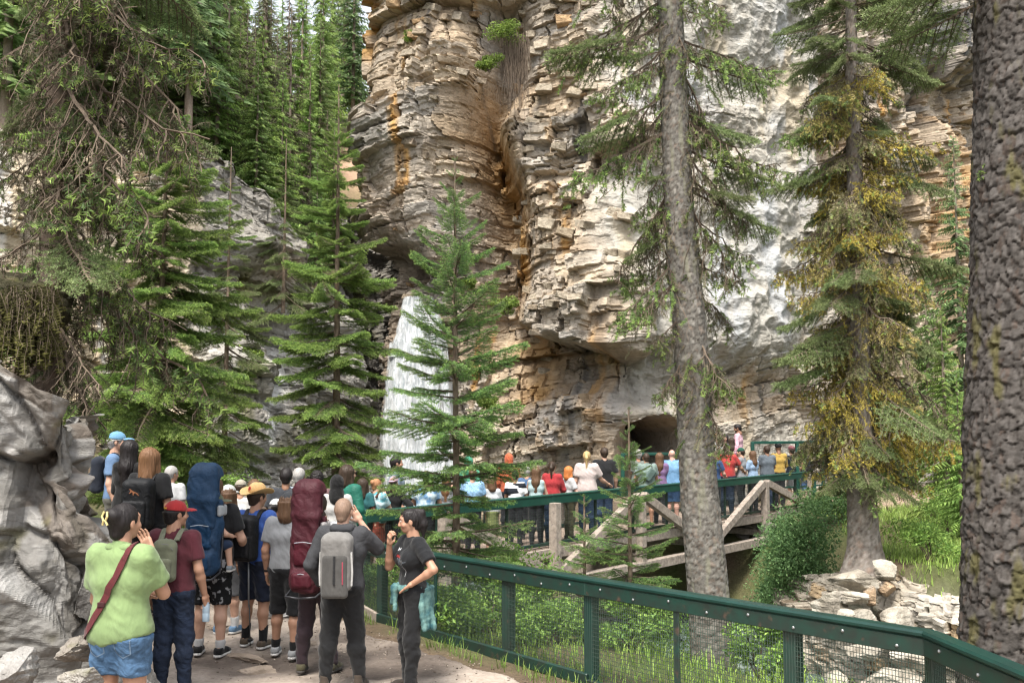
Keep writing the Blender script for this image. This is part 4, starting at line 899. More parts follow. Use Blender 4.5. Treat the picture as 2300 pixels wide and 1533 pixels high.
# loose blocks standing out of the cliff face (parts of the cliff)
def slab_mesh(seed, col):
    r = np.random.RandomState(seed); V = np.array([[x, y, z] for x in (-.5, .5) for y in (-.4, .4) for z in (-.25, .25)]) + r.uniform(-.12, .12, (8, 3)); bm = bmesh.new()
    for v in V: bm.verts.new(v)
    bmesh.ops.convex_hull(bm, input=bm.verts[:]); bmesh.ops.bevel(bm, geom=bm.edges[:], offset=.03, segments=1, affect='EDGES'); bmesh.ops.triangulate(bm, faces=bm.faces[:]); bm.verts.index_update()
    V = np.array([v.co[:] for v in bm.verts]); F = np.array([[v.index for v in f.verts] for f in bm.faces]); bm.free()
    return mesh('rock_block', V, F, m_stone, col=np.tile(np.array(col), (len(V), 1)) * (.9 + .2 * r.rand(len(V), 1)))
BLK = [slab_mesh(340 + i, ((.42, .34, .24), (.46, .39, .29), (.36, .29, .21), (.40, .33, .25), (.44, .30, .17))[i]) for i in range(5)] + [slab_mesh(350 + i, (.43, .37, .285)) for i in range(3)]
bX, bY = toPix(RC_B); rg = random.Random(21); n = 0; nu_, nv_ = bX.shape
while n < 230:
    i, j = rg.randrange(nu_), rg.randrange(nv_); x, y = bX[i, j], bY[i, j]
    if not (880 < x < 1440 and -20 < y < 1000) or (x > 1330 and not 380 < y < 800) or abs(x - 1120) < 40 and y > 80 or (1380 < x and 880 < y) : continue
    P = RC_B[i, j]; s_ = rg.uniform(.18, .62) ** 1.2
    o = link('rock_block', BLK[rg.randrange(8)], right_cliff); o.location = P + np.array([*RC_N[i], 0]) * s_ * -.06; o.scale = (s_, s_ * .9, s_ * rg.uniform(.6, 1.1))
    o.rotation_euler = (rg.uniform(-.25, .25), .16 + rg.uniform(-.2, .2), math.atan2(RC_N[i][1], RC_N[i][0]) + math.pi / 2 + rg.uniform(-.5, .5)); n += 1
# ------------------------------------------------------------------ grass, undergrowth, shrubs
m_leaf = M('leaf_green', (1, 1, 1), (.8, .85, .75), scale=3, rough=.55, attr=True, spec=.3, transl=.38)
def blades(n, sampler, hmin, hmax, w, c1, c2, seed):
    r = np.random.RandomState(seed); P = sampler(r, n); n = len(P); az = r.rand(n) * 6.283; h = hmin + (hmax - hmin) * r.rand(n) ** 1.5; bend = h * (.25 + .6 * r.rand(n))
    d = np.stack([np.cos(az), np.sin(az), 0 * az], 1); s_ = np.stack([-d[:, 1], d[:, 0], 0 * az], 1) * (w * (.6 + .8 * r.rand(n)))[:, None]
    mid = P + d * (bend * .35)[:, None]; mid[:, 2] += h * .65; tip = P + d * bend[:, None]; tip[:, 2] += h * .95
    V = np.stack([P - s_, P + s_, mid - s_ * .7, mid + s_ * .7, tip], 1).reshape(-1, 3); k = np.arange(n)[:, None] * 5
    F3 = np.concatenate([k + [0, 1, 3], k + [0, 3, 2], k + [2, 3, 4]]); c = lerp(np.array(c1), np.array(c2), r.rand(n)[:, None]) * (.7 + .6 * r.rand(n))[:, None]
    return V, F3, np.repeat(c, 5, 0)
def bank_sampler(box, cond):
    def f(r, n):
        x = r.uniform(box[0], box[1], n * 4); y = r.uniform(box[2], box[3], n * 4); k = cond(x, y); x, y = x[k][:n], y[k][:n]
        return np.stack([x, y, gz(x, y)], 1)
    return f
def near_bank(x, y):
    d, sd = dpoly(x, y, FENCE); s_, s2 = dpoly(x, y, CREEK); return (sd > 0) & (d > .05) & (s_ > 1.5) & (s2 < 0) & (fbm(x * .9, y * .9, 3, 2) > -.22) & (y > 6)
def far_bank(x, y):
    s_, s2 = dpoly(x, y, CREEK); return (s2 > 0) & (s_ > 2.0) & (y < 29.3) & (x > 5.2) & ~((y > 22) & (x < 8.6)) & ((fbm(x * .8, y * .8, 6, 2) > -.3))
def foot(x, y):
    d, sd = dpoly(x, y, FENCE); return (d < .38) & (fbm(x * 2.2, y * 2.2, 1, 2) > -.05)
def grass(parts):
    V, F, C, n = [], [], [], 0
    for v, f, c in parts: V.append(v); F.append(f + n); C.append(c); n += len(v)
    return np.concatenate(V), np.concatenate(F), np.concatenate(C)
V, F, C = grass([blades(26000, bank_sampler((-3, 12, 6, 26), near_bank), .07, .24, .006, (.17, .28, .05), (.34, .46, .10), 1), blades(30000, bank_sampler((5, 16, 13, 29.4), far_bank), .07, .26, .008, (.18, .28, .06), (.38, .48, .13), 2), blades(7000, bank_sampler((-2.8, 3.4, 4, 15.8), foot), .04, .17, .005, (.12, .20, .045), (.25, .34, .08), 3)])
tag(obj('grass', V, F, m_leaf, col=C), 'bright green grass covering the creek banks and fence foot', 'grass', kind='stuff')
def leaf_cloud(P, size, c1, c2, r):
    n = len(P); a = nrm(r.normal(size=(n, 3)) + [0, 0, .5]); t = nrm(np.cross(a, r.normal(size=(n, 3)))); b = np.cross(a, t); s_ = (size * (.6 + .8 * r.rand(n)))[:, None]
    V = np.stack([P - t * s_, P + b * s_ * .45 + a * s_ * .12, P + t * s_, P - b * s_ * .45 + a * s_ * .12], 1).reshape(-1, 3)
    c = lerp(np.array(c1), np.array(c2), r.rand(n)[:, None] ** 1.5) * (.7 + .6 * r.rand(n))[:, None]
    return V, np.arange(n * 4).reshape(-1, 4), np.repeat(c, 4, 0)
def shrub(name, label, base, R, H, n, size, c1, c2, seed, group=None, stems=9):
    r = np.random.RandomState(seed); t = empty(name, base); tag(t, label, 'shrub', group); mb = MB(); pts = []
    lob = [(np.array([r.uniform(-.6, .6) * R[0], r.uniform(-.6, .6) * R[1], H * r.uniform(.22, .85)]), r.uniform(.28, .5)) for _ in range(max(7, n // 700))]
    for i in range(stems):
        c, _ = lob[i % len(lob)]; mb.tube([(c[0] * .08, c[1] * .08, 0), (c[0] * .4, c[1] * .4, c[2] * .55), tuple(c)], [.016, .011, .004], 5)
    mb.build('stem', m_twig, t)
    for c, q in lob:
        m = n // len(lob); d = nrm(r.normal(size=(m, 3))) * (r.rand(m, 1) ** .33) * np.array([R[0], R[1], H * .55]) * q * 1.1; pts.append(c + d)
    P = np.concatenate(pts); P = P[P[:, 2] > .03]
    V, F, C = leaf_cloud(P, size, c1, c2, r); obj('foliage', V, F, m_leaf, t, col=C); return t
c = px(1792, 1400, 21.2); shrub('shrub', 'big rounded leafy shrub hiding the right end of the bridge', (c.x, 21.2, px(1785, 1420, 21.2).z), (1.05, .9), 2.75, 20000, .033, (.10, .19, .075), (.21, .33, .13), 4, stems=14)
c = px(1735, 1400, 22.5); shrub('shrub', 'darker leafy shrub in the gap left of the big rounded shrub', (c.x, 22.5, c.z - .2), (.6, .6), 1.3, 5000, .033, (.08, .155, .06), (.16, .27, .10), 5)
c = px(1880, 1160, 26.8); shrub('shrub', 'low green shrub between the big shrub and the lichen spruce', (c.x, 26.8, float(gz(c.x, 26.8)) - .05), (1.1, .8), 1.0, 6000, .035, (.08, .155, .06), (.18, .28, .09), 6)
for i, (x, Y, R, H, n, lab) in enumerate(((880, 14.6, .6, .8, 3000, 'leafy undergrowth bush left of the person with a hand on the hip behind the fence'), (1090, 12.3, .7, .75, 3600, 'bright undergrowth bush behind the fence right of the person with a hand on the hip'), (1230, 11.7, .6, .6, 3000, 'undergrowth bush behind the thin fence post'), (1130, 14.2, .9, 1.2, 4200, 'tall undergrowth bush below the young spruce'), (1420, 11.6, .6, .6, 2600, 'undergrowth bush below the spruce sapling with the tall tip'), (980, 13.2, .5, .6, 2400, 'small leafy bush just behind the person with a hand on the hip'), (1690, 10.6, .5, .7, 2600, 'leafy bush right of the grey-barked trunk foot'), (1500, 14.0, .9, 1.1, 3600, 'dark bush beneath the footbridge middle'), (2120, 24, 1.3, 1.2, 5000, 'green bush on the bank right of the lichen spruce'), (2080, 18.6, .7, .8, 2800, 'bush at the right of the pale boulders'), (60, 13.5, 1.0, 1.6, 4000, 'yellow-green bush at the far left behind the dark spruce'), (560, 21, .8, 1.0, 3000, 'bush at the foot of the grey rock wall'))):
    p = on(x, Y)
    if x == 60: p = px(40, 640, 13.5) - Vector((0, 0, 1.2))
    shrub('undergrowth_bush', lab, (p.x, p.y, p.z - .04), (R, R), H, n, .030, (.13, .235, .055), (.30, .43, .10), 20 + i, group='bushes on the banks')
# hanging moss roots over the pale slab on the left, and the root curtain in the cliff cleft
mr = Spray(4); r = mr.r
for i in range(420):
    p = np.array(px(r.uniform(-20, 120), r.uniform(640, 745), 8.2 - r.rand() * .3)); L = r.uniform(.1, .42); u = np.linspace(0, 1, 4)[:, None]
    Q = p + np.array([r.normal() * .05, r.normal() * .05, -L]) * u + np.cumsum(r.normal(size=(4, 3)) * .012, 0); mr.twig(Q, .005, .002, (.8, .75, .6)); mr.brush(Q, .02, .03, (.05, .05, .02), (.10, .10, .03), 1, .6, 2, .1)
o = link('moss_curtain', mr.mesh('moss_curtain', [m_twig, m_lichen])); tag(o, 'dark curtain of moss and roots hanging over the pale slab', 'moss')
o = link('moss_bank', rock_mesh('moss_bank', (.85, .8, .62), 77, 4, (.06, .055, .03), 1.0, light=(.10, .08, .045), rough=.18)); o.location = px(45, 690, 8.5); tag(o, 'dark mossy earth bank the leaning spruce grows from', 'earth bank')
rc = Spray(6); r = rc.r
for i in range(170):
    p = np.array(px(r.uniform(1132, 1185), r.uniform(70, 130), 29.3)); L = r.uniform(.8, 2.0); u = np.linspace(0, 1, 6)[:, None]
    rc.twig(p + np.array([r.normal() * .12, 0, -L]) * u + np.cumsum(r.normal(size=(6, 3)) * .03, 0), .009, .004, (1.7, 1.6, 1.5))
o = link('root_curtain', rc.mesh('root_curtain', [m_twig, m_lichen])); tag(o, 'grey curtain of dead roots hanging in the cliff cleft', 'roots')
for (x, y, Y, s_, lab) in ((1125, 80, 29.2, .75, 'bright green bush perched high in the cliff cleft'), (1100, 145, 29.3, .5, 'small green bush below the perched bush in the cleft'), (1140, 690, 28.6, .5, 'green tuft on the cliff beside the orange-stained buttress'), (1100, 900, 29.0, .55, 'mossy clump on the rock right of the waterfall'), (1045, 640, 29.6, .4, 'small tuft above the waterfall on the cliff'), (560, 800, 25, .5, 'mossy plant clump on the grey rock wall'), (925, 85, 31, .5, 'tuft on the cliff edge at the forest')):
    p = px(x, y, Y); shrub('cliff_plant', lab, (p.x, Y, p.z - s_ * .5), (s_, s_ * .7), s_ * 1.1, 1400, .04, (.11, .17, .035), (.26, .34, .07), int(x + y), group='plants on the cliff', stems=5)
lg = empty('fallen_log', px(2120, 1035, 27)[:]); tag(lg, 'grey fallen log leaning on the right bank', 'log')
link('trunk', trunk_mesh('trunk', [(-.55, -.2, -.55), (0, 0, 0), (.6, .3, .75)], [.21, .20, .17], 26, 90, (.06, .2), .01, (.42, .38, .35), (.20, .16, .13), seed=3), lg)

gv = Spray(3); r = gv.r; X_ = r.uniform(-4.2, 3, 22000); Y_ = r.uniform(3.5, 15, 22000); k_ = pathmask(X_, Y_) > .03; k_ &= (r.rand(22000) < np.exp(-np.abs(pathmask(X_, Y_)) * 1.3) + .10); X_, Y_ = X_[k_], Y_[k_]; Z_ = gz(X_, Y_) + .022; s_ = r.uniform(.005, .02, len(X_)) ** 1.0
B_ = np.stack([X_, Y_, Z_], 1); V4 = nrm(r.normal(size=(len(X_), 4, 3))) * s_[:, None, None]; V4[..., 2] *= .6; V4 += B_[:, None]
F_ = np.concatenate([np.arange(len(X_))[:, None] * 4 + f for f in ([0, 1, 2], [0, 2, 3], [0, 3, 1], [1, 3, 2])]); c_ = np.repeat(lerp(np.array([.12, .09, .07]), np.array([.42, .37, .31]), r.rand(len(X_), 1) ** 1.5), 4, 0)
tag(obj('gravel', V4.reshape(-1, 3), F_, m_stone, col=c_), 'small loose pebbles and crumbs scattered over the dirt trail', 'gravel', kind='stuff')
for i, (x, y, L, lab) in enumerate(((560, 1462, .75, 'long flat bedrock rib across the trail behind the trekking pole'), (600, 1490, .5, 'pale stone set in the trail before the person in the hoodie'), (495, 1400, .45, 'flat stone at the shoes of the person with the blue carrier'), (700, 1435, .3, 'muddy stone in the dark wet part of the trail'))):
    Y = 10.0
    for _ in range(8): z_ = pathz((x - 1150) / FPX * Y, Y); Y = (CAMZ - z_) / ((y - 955.5) / FPX)
    o = link('trail_stone', rock_mesh('trail_stone', (L, L * .35, .10), 500 + i, 4, (.33, .27, .215), 0, rough=.15, light=(.40, .34, .28))); o.location = ((x - 1150) / FPX * Y, Y, z_ + .0); o.rotation_euler = (0, 0, -.5 + .4 * i); tag(o, lab, 'stone', 'stones set in the trail')

fracture(m_stone, 4.5, .03)
# ------------------------------------------------------------------ people: bodies grown from smooth-blended solids
from mathutils.bvhtree import BVHTree
def surfnet(D, lo, res):
    neg = D < 0; n = np.array(D.shape)
    c = np.zeros(n - 1, np.int8)
    for a in (0, 1):
        for b in (0, 1):
            for d in (0, 1): c += neg[a:n[0] - 1 + a, b:n[1] - 1 + b, d:n[2] - 1 + d]
    I = np.argwhere((c > 0) & (c < 8)); idx = np.full(n - 1, -1, np.int32); idx[tuple(I.T)] = np.arange(len(I))
    acc = np.zeros((len(I), 3)); cnt = np.zeros(len(I))
    co = [(0, 0, 0), (1, 0, 0), (0, 1, 0), (1, 1, 0), (0, 0, 1), (1, 0, 1), (0, 1, 1), (1, 1, 1)]
    val = [D[I[:, 0] + o[0], I[:, 1] + o[1], I[:, 2] + o[2]] for o in co]
    for a, b in ((0, 1), (2, 3), (4, 5), (6, 7), (0, 2), (1, 3), (4, 6), (5, 7), (0, 4), (1, 5), (2, 6), (3, 7)):
        m = (val[a] < 0) != (val[b] < 0); t = np.where(m, val[a] / np.where(m, val[a] - val[b], 1), 0)
        p = np.array(co[a])[None] + t[:, None] * (np.array(co[b]) - np.array(co[a]))[None]
        acc += np.where(m[:, None], p, 0); cnt += m
    V = (I + acc / cnt[:, None]) * res + lo
    F = []
    for ax in range(3):
        u, v = (ax + 1) % 3, (ax + 2) % 3
        s0 = [slice(None)] * 3; s1 = [slice(None)] * 3; s0[ax] = slice(0, -1); s1[ax] = slice(1, None)
        a, b = neg[tuple(s0)], neg[tuple(s1)]; E = np.argwhere(a != b)
        E = E[(E[:, u] > 0) & (E[:, v] > 0) & (E[:, u] < n[u] - 1) & (E[:, v] < n[v] - 1)]
        if not len(E): continue
        du = np.zeros(3, int); du[u] = 1; dv = np.zeros(3, int); dv[v] = 1
        q = np.stack([idx[tuple((E - du - dv).T)], idx[tuple((E - dv).T)], idx[tuple(E.T)], idx[tuple((E - du).T)]], 1)
        fl = ~a[tuple(E.T)]; q[fl] = q[fl][:, ::-1]; F.append(q)
    F = np.concatenate(F); F = F[(F >= 0).all(1)]
    return V, F
class Sdf:
    def __init__(s, res): s.res, s.p, s.clips = res, [], []
    def cone(s, a, b, r1, r2=None, k=.03, sub=False, clip=None, grow=0.0, fl=None):
        r2 = r1 if r2 is None else r2; a, b = np.array(a, float), np.array(b, float); r1 += grow; r2 += grow
        m = max(r1, r2); s.p.append(('c', (a, b, r1, r2, fl), np.minimum(a, b) - m, np.maximum(a, b) + m, k, sub, clip)); return s
    def ell(s, c, r, k=.02, sub=False, R=None, clip=None):
        c, r = np.array(c, float), np.array(r, float); m = r if R is None else np.full(3, r.max())
        s.p.append(('e', (c, r, R), c - m, c + m, k, sub, clip)); return s
    def box(s, c, h, rd, k=.02, sub=False, R=None, clip=None):
        c, h = np.array(c, float), np.array(h, float); m = h + .0 if R is None else np.full(3, np.linalg.norm(h))
        s.p.append(('b', (c, h, rd, R), c - m, c + m, k, sub, clip)); return s
    def cut(s, p, n): s.clips.append((np.array(p, float), np.array(n, float))); return s
    def mesh(s):
        res = s.res; lo = np.min([p[2] for p in s.p if not p[5]], 0) - 3 * res; hi = np.max([p[3] for p in s.p if not p[5]], 0) + 3 * res
        n = np.ceil((hi - lo) / res).astype(int) + 1; ax = [lo[i] + res * np.arange(n[i]) for i in range(3)]
        D = np.full(n, .3)
        for ty, a, l, h, k, sub, clip in s.p:
            mg = k + 3 * res; i0 = np.clip(np.floor((l - mg - lo) / res).astype(int), 0, n - 1); i1 = np.clip(np.ceil((h + mg - lo) / res).astype(int) + 1, 1, n)
            if (i1 <= i0).any(): continue
            sl = tuple(slice(i0[i], i1[i]) for i in range(3)); X, Y, Z = np.meshgrid(*[ax[i][sl[i]] for i in range(3)], indexing='ij')
            if ty == 'c':
                A, B, r1, r2, fl = a; d = B - A; L2 = max(d @ d, 1e-9)
                t = np.clip(((X - A[0]) * d[0] + (Y - A[1]) * d[1] + (Z - A[2]) * d[2]) / L2, 0, 1)
                ex, ey, ez = X - A[0] - t * d[0], Y - A[1] - t * d[1], Z - A[2] - t * d[2]
                if fl is not None: ey = ey / fl
                dd = np.sqrt(ex ** 2 + ey ** 2 + ez ** 2) - (r1 + (r2 - r1) * t)
                if fl is not None: dd = dd * min(1, fl)
            else:
                c, r = a[0], a[1]; Rm = a[-1]; ex, ey, ez = X - c[0], Y - c[1], Z - c[2]
                if Rm is not None: ex, ey, ez = [Rm[0][i] * ex + Rm[1][i] * ey + Rm[2][i] * ez for i in range(3)]
                if ty == 'e':
                    q = np.sqrt((ex / r[0]) ** 2 + (ey / r[1]) ** 2 + (ez / r[2]) ** 2); g = np.sqrt((ex / r[0] ** 2) ** 2 + (ey / r[1] ** 2) ** 2 + (ez / r[2] ** 2) ** 2) + 1e-9; dd = q * (q - 1) / g
                else:
                    rd = a[2]; qx, qy, qz = np.abs(ex) - r[0] + rd, np.abs(ey) - r[1] + rd, np.abs(ez) - r[2] + rd
                    dd = np.sqrt(np.maximum(qx, 0) ** 2 + np.maximum(qy, 0) ** 2 + np.maximum(qz, 0) ** 2) + np.minimum(np.maximum(qx, np.maximum(qy, qz)), 0) - rd
            if clip is not None: dd = np.maximum(dd, (X - clip[0][0]) * clip[1][0] + (Y - clip[0][1]) * clip[1][1] + (Z - clip[0][2]) * clip[1][2])
            S = D[sl]
            if sub: D[sl] = np.maximum(S, -dd)
            else:
                hh = np.clip(.5 + .5 * (S - dd) / k, 0, 1); D[sl] = S + (dd - S) * hh - k * hh * (1 - hh)
        if s.clips:
            X, Y, Z = np.meshgrid(*ax, indexing='ij')
            for p, nn in s.clips: D = np.maximum(D, (X - p[0]) * nn[0] + (Y - p[1]) * nn[1] + (Z - p[2]) * nn[2])
        return surfnet(D, lo, res)
def vnorm(V, F):
    fn = np.cross(V[F[:, 2]] - V[F[:, 0]], V[F[:, 3 if F.shape[1] == 4 else 1]] - V[F[:, 1 if F.shape[1] == 4 else 0]]); N = np.zeros_like(V)
    for i in range(F.shape[1]):
        for j in range(3): N[:, j] += np.bincount(F[:, i], fn[:, j], len(V))
    return nrm(N)
def folds(V, F, amp, sc, seed, st=(1, 1, .45)):
    """wrinkles of cloth"""
    N = vnorm(V, F); n = fbm(V[:, 0] * sc * st[0] + seed, V[:, 1] * sc * st[1], V[:, 2] * sc * st[2] + .6 * V[:, 0] * sc, 3)
    n2 = np.abs(fbm(V[:, 0] * sc * .8, V[:, 1] * sc * .8 + seed, V[:, 2] * sc * 1.3 + V[:, 0] * sc, 2))
    return V + N * (amp * (n - 1.3 * n2 + .35))[:, None]
# ---- heads, hair, hats, hands: made once in their own frame and reused
_CACHE = {}
def cached(key, fn):
    if key not in _CACHE: _CACHE[key] = fn()
    return _CACHE[key]
def head_geo(fem=False):
    def f():
        s = Sdf(.0062); j = .92 if fem else 1.0
        s.ell((0, -.012, .028), (.074, .094, .088)); s.ell((0, .030, -.045), (.056 * j, .058, .068 * j), .035); s.ell((0, .052, -.088 * j), (.026, .024, .020), .03)
        s.ell((0, .060, .02), (.052, .030, .045), .03); s.cone((0, .088, .012), (0, .106, -.026), .010, .0135, .012); s.ell((0, .098, -.032), (.019, .013, .010), .01)
        for d in (-1, 1):
            s.ell((d * .030, .094, .014), (.016, .014, .011), .006, sub=True); s.cone((d * .012, .086, .034), (d * .045, .074, .034), .011, .009, .012)
            s.ell((d * .074, -.008, -.008), (.009, .020, .032), .006); s.ell((d * .040, .062, -.030), (.026, .022, .022), .025)
        s.cone((-.017, .080, -.058), (.017, .080, -.058), .0085, None, .006); s.cone((-.014, .079, -.069), (.014, .079, -.069), .0085, None, .006)
        s.cone((0, -.02, -.06), (0, -.038, -.16), .052 * j, .056 * j, .03)
        V, F = s.mesh(); c = np.ones((len(V), 3)); y = V[:, 1] > .045
        lip = np.exp(-(V[:, 0] / .022) ** 4 - ((V[:, 2] + .063) / .010) ** 4) * y; c = lerp(c, np.array([.80, .42, .42]), lip[:, None])
        for d in (-1, 1):
            br = np.exp(-((V[:, 0] - d * .031) / .021) ** 4 - ((V[:, 2] - .036) / .0055) ** 4) * y; c = lerp(c, np.array([.16, .12, .10]), (.85 * br)[:, None])
            ck = np.exp(-((V[:, 0] - d * .042) / .02) ** 2 - ((V[:, 2] + .03) / .018) ** 2) * y; c = lerp(c, np.array([1.05, .82, .80]), (.5 * ck)[:, None])
        return V, F, c
    return cached(('head', fem), f)
def strands(V, F, amp, seed, sc=60):
    N = vnorm(V, F); a = np.arctan2(V[:, 0], -V[:, 1]); n = fbm(a * sc * .11 + seed, V[:, 2] * 5, 0, 3) + .6 * fbm(V[:, 0] * sc, V[:, 1] * sc, V[:, 2] * 7 + seed, 2)
    return V + N * (amp * n)[:, None]
def hair_geo(kind):
    def f():
        s = Sdf(.0075); g = .012
        if kind == 'buzz': g = .004
        if kind in ('curly',): g = .026
        s.ell((0, -.016, .030), (.076 + g, .094 + g, .090 + g)); top = kind in ('tied', 'pony', 'bun', 'ponyhigh')
        if top: s.p.clear(); s.ell((0, -.014, .030), (.080, .100, .094))
        back = -.035 if kind in ('buzz', 'short', 'curly', 'tied', 'pony', 'bun', 'ponyhigh') else -.20
        s.cone((0, -.052, .0), (0, -.060, -.055), .062 + g * .5, .05, .03)
        if kind == 'long':
            s.cone((0, -.055, .02), (0, -.085, -.22), .092, .085, .04, fl=.75); s.cone((0, -.085, -.22), (0, -.080, -.42), .085, .05, .04, fl=.7)
            for d in (-1, 1): s.cone((d * .062, -.01, .04), (d * .085, -.03, -.26), .034, .03, .03)
        if kind == 'bob':
            s.cone((0, -.05, .02), (0, -.07, -.13), .098, .092, .04, fl=.85)
            for d in (-1, 1): s.cone((d * .065, .0, .04), (d * .085, .005, -.13), .034, .03, .03)
        if kind == 'medium':
            s.cone((0, -.052, .02), (0, -.082, -.20), .100, .090, .04, fl=.8)
            for d in (-1, 1): s.cone((d * .065, -.005, .04), (d * .095, -.02, -.20), .040, .034, .03)
        if kind == 'pony': s.cone((0, -.10, .05), (0, -.135, -.02), .030, .032, .03); s.cone((0, -.135, -.02), (0, -.115, -.24), .032, .014, .03)
        if kind == 'ponyhigh': s.cone((0, -.085, .09), (0, -.128, .07), .026, .032, .02); s.cone((0, -.128, .07), (0, -.135, -.05), .034, .040, .02); s.cone((0, -.135, -.05), (0, -.120, -.17), .040, .012, .03)
        if kind == 'bun': s.ell((0, -.105, .055), (.058, .045, .052), .02)
        s.ell((0, .118, -.035), (.074, .082, .100), .01, sub=True); s.ell((0, .10, -.10), (.085, .12, .11), .01, sub=True)
        if kind in ('short', 'buzz', 'curly', 'tied', 'pony', 'bun', 'ponyhigh'):
            for d in (-1, 1): s.ell((d * .085, -.0, -.035), (.03, .035, .055), .01, sub=True)
            if kind in ('short', 'buzz', 'curly'): s.cut((0, 0, -.075), (0, .2, -1))
        V, F = s.mesh(); amp = dict(buzz=.001, curly=.013, long=.012, medium=.012, bob=.010, ponyhigh=.008).get(kind, .0055)
        if kind == 'curly': V = V + vnorm(V, F) * (.016 * fbm(V[:, 0] * 45, V[:, 1] * 45, V[:, 2] * 45, 2))[:, None]
        else: V = strands(V, F, amp, len(kind))
        return V, F
    return cached(('hair', kind), f)
def cap_geo(back=False):
    def f():
        s = Sdf(.0065); s.ell((0, -.010, .040), (.088, .106, .088)); s.cut((0, 0, .030), (0, -.12, -1)); s.ell((0, -.01, .127), (.008, .008, .006), .004)
        V, F = s.mesh()
        b = Sdf(.0055); b.ell((0, .115, .018), (.072, .085, .030)); b.ell((0, .115, .008), (.076, .09, .030), .01, sub=True); b.cut((0, .055, 0), (0, -1, 0)); Vb, Fb = b.mesh()
        if back: V = V * [-1, -1, 1]; Vb = Vb * [-1, -1, 1]
        return (V, F), (Vb, Fb)
    return cached(('cap', back), f)
def cowboy_geo():
    def f():
        s = Sdf(.0075); s.ell((0, -.01, .085), (.086, .104, .085)); s.cone((0, -.08, .185), (0, .06, .19), .035, None, .02, sub=True); s.cut((0, 0, .04), (0, 0, -1)); V1, F1 = s.mesh()
        b = Sdf(.0075); b.ell((0, -.01, .045), (.185, .20, .012)); V2, F2 = b.mesh(); V2[:, 2] += 1.9 * V2[:, 0] ** 2 - .35 * V2[:, 1] ** 2
        return (V1, F1), (V2, F2)
    return cached('cowboy', f)
def wrap_geo(kind):
    def f():
        s = Sdf(.008)
        if kind == 'turban':
            s.ell((0, -.015, .068), (.100, .118, .075)); s.ell((0, .03, .085), (.085, .08, .06), .02); s.cut((0, 0, .022), (0, .25, -1)); V, F = s.mesh()
            N = vnorm(V, F); V = V + N * (.006 * np.sin((V[:, 2] + .45 * np.abs(V[:, 0])) * 170))[:, None]
        else:
            s.ell((0, -.016, .028), (.092, .110, .106)); s.cone((0, -.03, -.03), (0, -.03, -.20), .085, .12, .04); s.ell((0, .125, -.02), (.060, .07, .085), .01, sub=True); V, F = s.mesh(); V = folds(V, F, .008, 18, 3)
        return V, F
    return cached(('wrap', kind), f)
def hand_geo(pose):
    """wrist at the origin, fingers along +Y, palm towards -Z, thumb on the +X side"""
    def f():
        s = Sdf(.0048); cu = dict(flat=.12, relaxed=.42, grip=1.05, fist=1.25)[pose]
        s.cone((0, -.03, 0), (0, .02, 0), .026, .027, .02, fl=None); s.box((0, .050, 0), (.040, .045, .0145), .0135, .02)
        for i, (x, L, sp) in enumerate(((.030, .072, .10), (.0105, .080, .03), (-.0095, .075, -.04), (-.029, .060, -.13))):
            p = np.array([x, .090, 0.]); a = cu * .45; r = .0092 - .0008 * (i == 3)
            for sg, f_ in ((.46, 1.0), (.30, 1.9), (.24, 2.5)):
                d = np.array([math.sin(sp) * math.cos(a), math.cos(sp) * math.cos(a), -math.sin(a)]); q = p + d * L * sg * 1.05; s.cone(p, q, r, r * .92, .006); p = q; r *= .92; a += cu * .75
        t0 = np.array([.030, .018, -.004]); t1 = np.array([.058, .050, -.014]) if pose != 'fist' else np.array([.050, .055, -.026]); t2 = t1 + (np.array([.012, .034, -.012]) if pose in ('flat', 'relaxed') else np.array([-.022, .026, -.020]))
        s.cone(t0, t1, .0135, .0108, .012); s.cone(t1, t2, .0105, .0085, .006)
        return s.mesh()
    return cached(('hand', pose), f)
def shoe_geo(kind):
    """foot frame: ankle above the origin on the ground, toe along +Y"""
    def f():
        s = Sdf(.0085); s.cone((0, -.045, .050), (0, .11, .040), .040, .036, .03); s.cone((0, .10, .036), (0, .165, .030), .037, .026, .02)
        s.cone((0, -.035, .05), (0, -.025, .155 if kind == 'boot' else .105), .040, .044, .03); s.cut((0, 0, .022), (0, 0, -1)); s.cut((0, 0, .15 if kind == 'boot' else .098), (0, -.25, 1)); V, F = s.mesh()
        b = Sdf(.0085); b.cone((0, -.048, .014), (0, .11, .014), .043, .042, .03); b.cone((0, .10, .014), (0, .168, .016), .042, .028, .02); b.cut((0, 0, .0), (0, 0, -1)); b.cut((0, 0, .028), (0, 0, 1)); Vb, Fb = b.mesh()
        return (V, F), (Vb, Fb)
    return cached(('shoe', kind), f)
SKIN = dict(light=(.47, .285, .205), tan=(.37, .205, .135), brown=(.235, .125, .078), dark=(.16, .085, .055), pink=(.52, .30, .235))
HAIRC = dict(black=(.012, .010, .010), dark=(.030, .020, .014), brown=(.075, .042, .024), ombre=(.115, .060, .030), red=(.33, .115, .035), blonde=(.48, .34, .16), grey=(.22, .21, .20), white=(.60, .58, .55), stubble=(.15, .10, .072), strawberry=(.24, .12, .06))
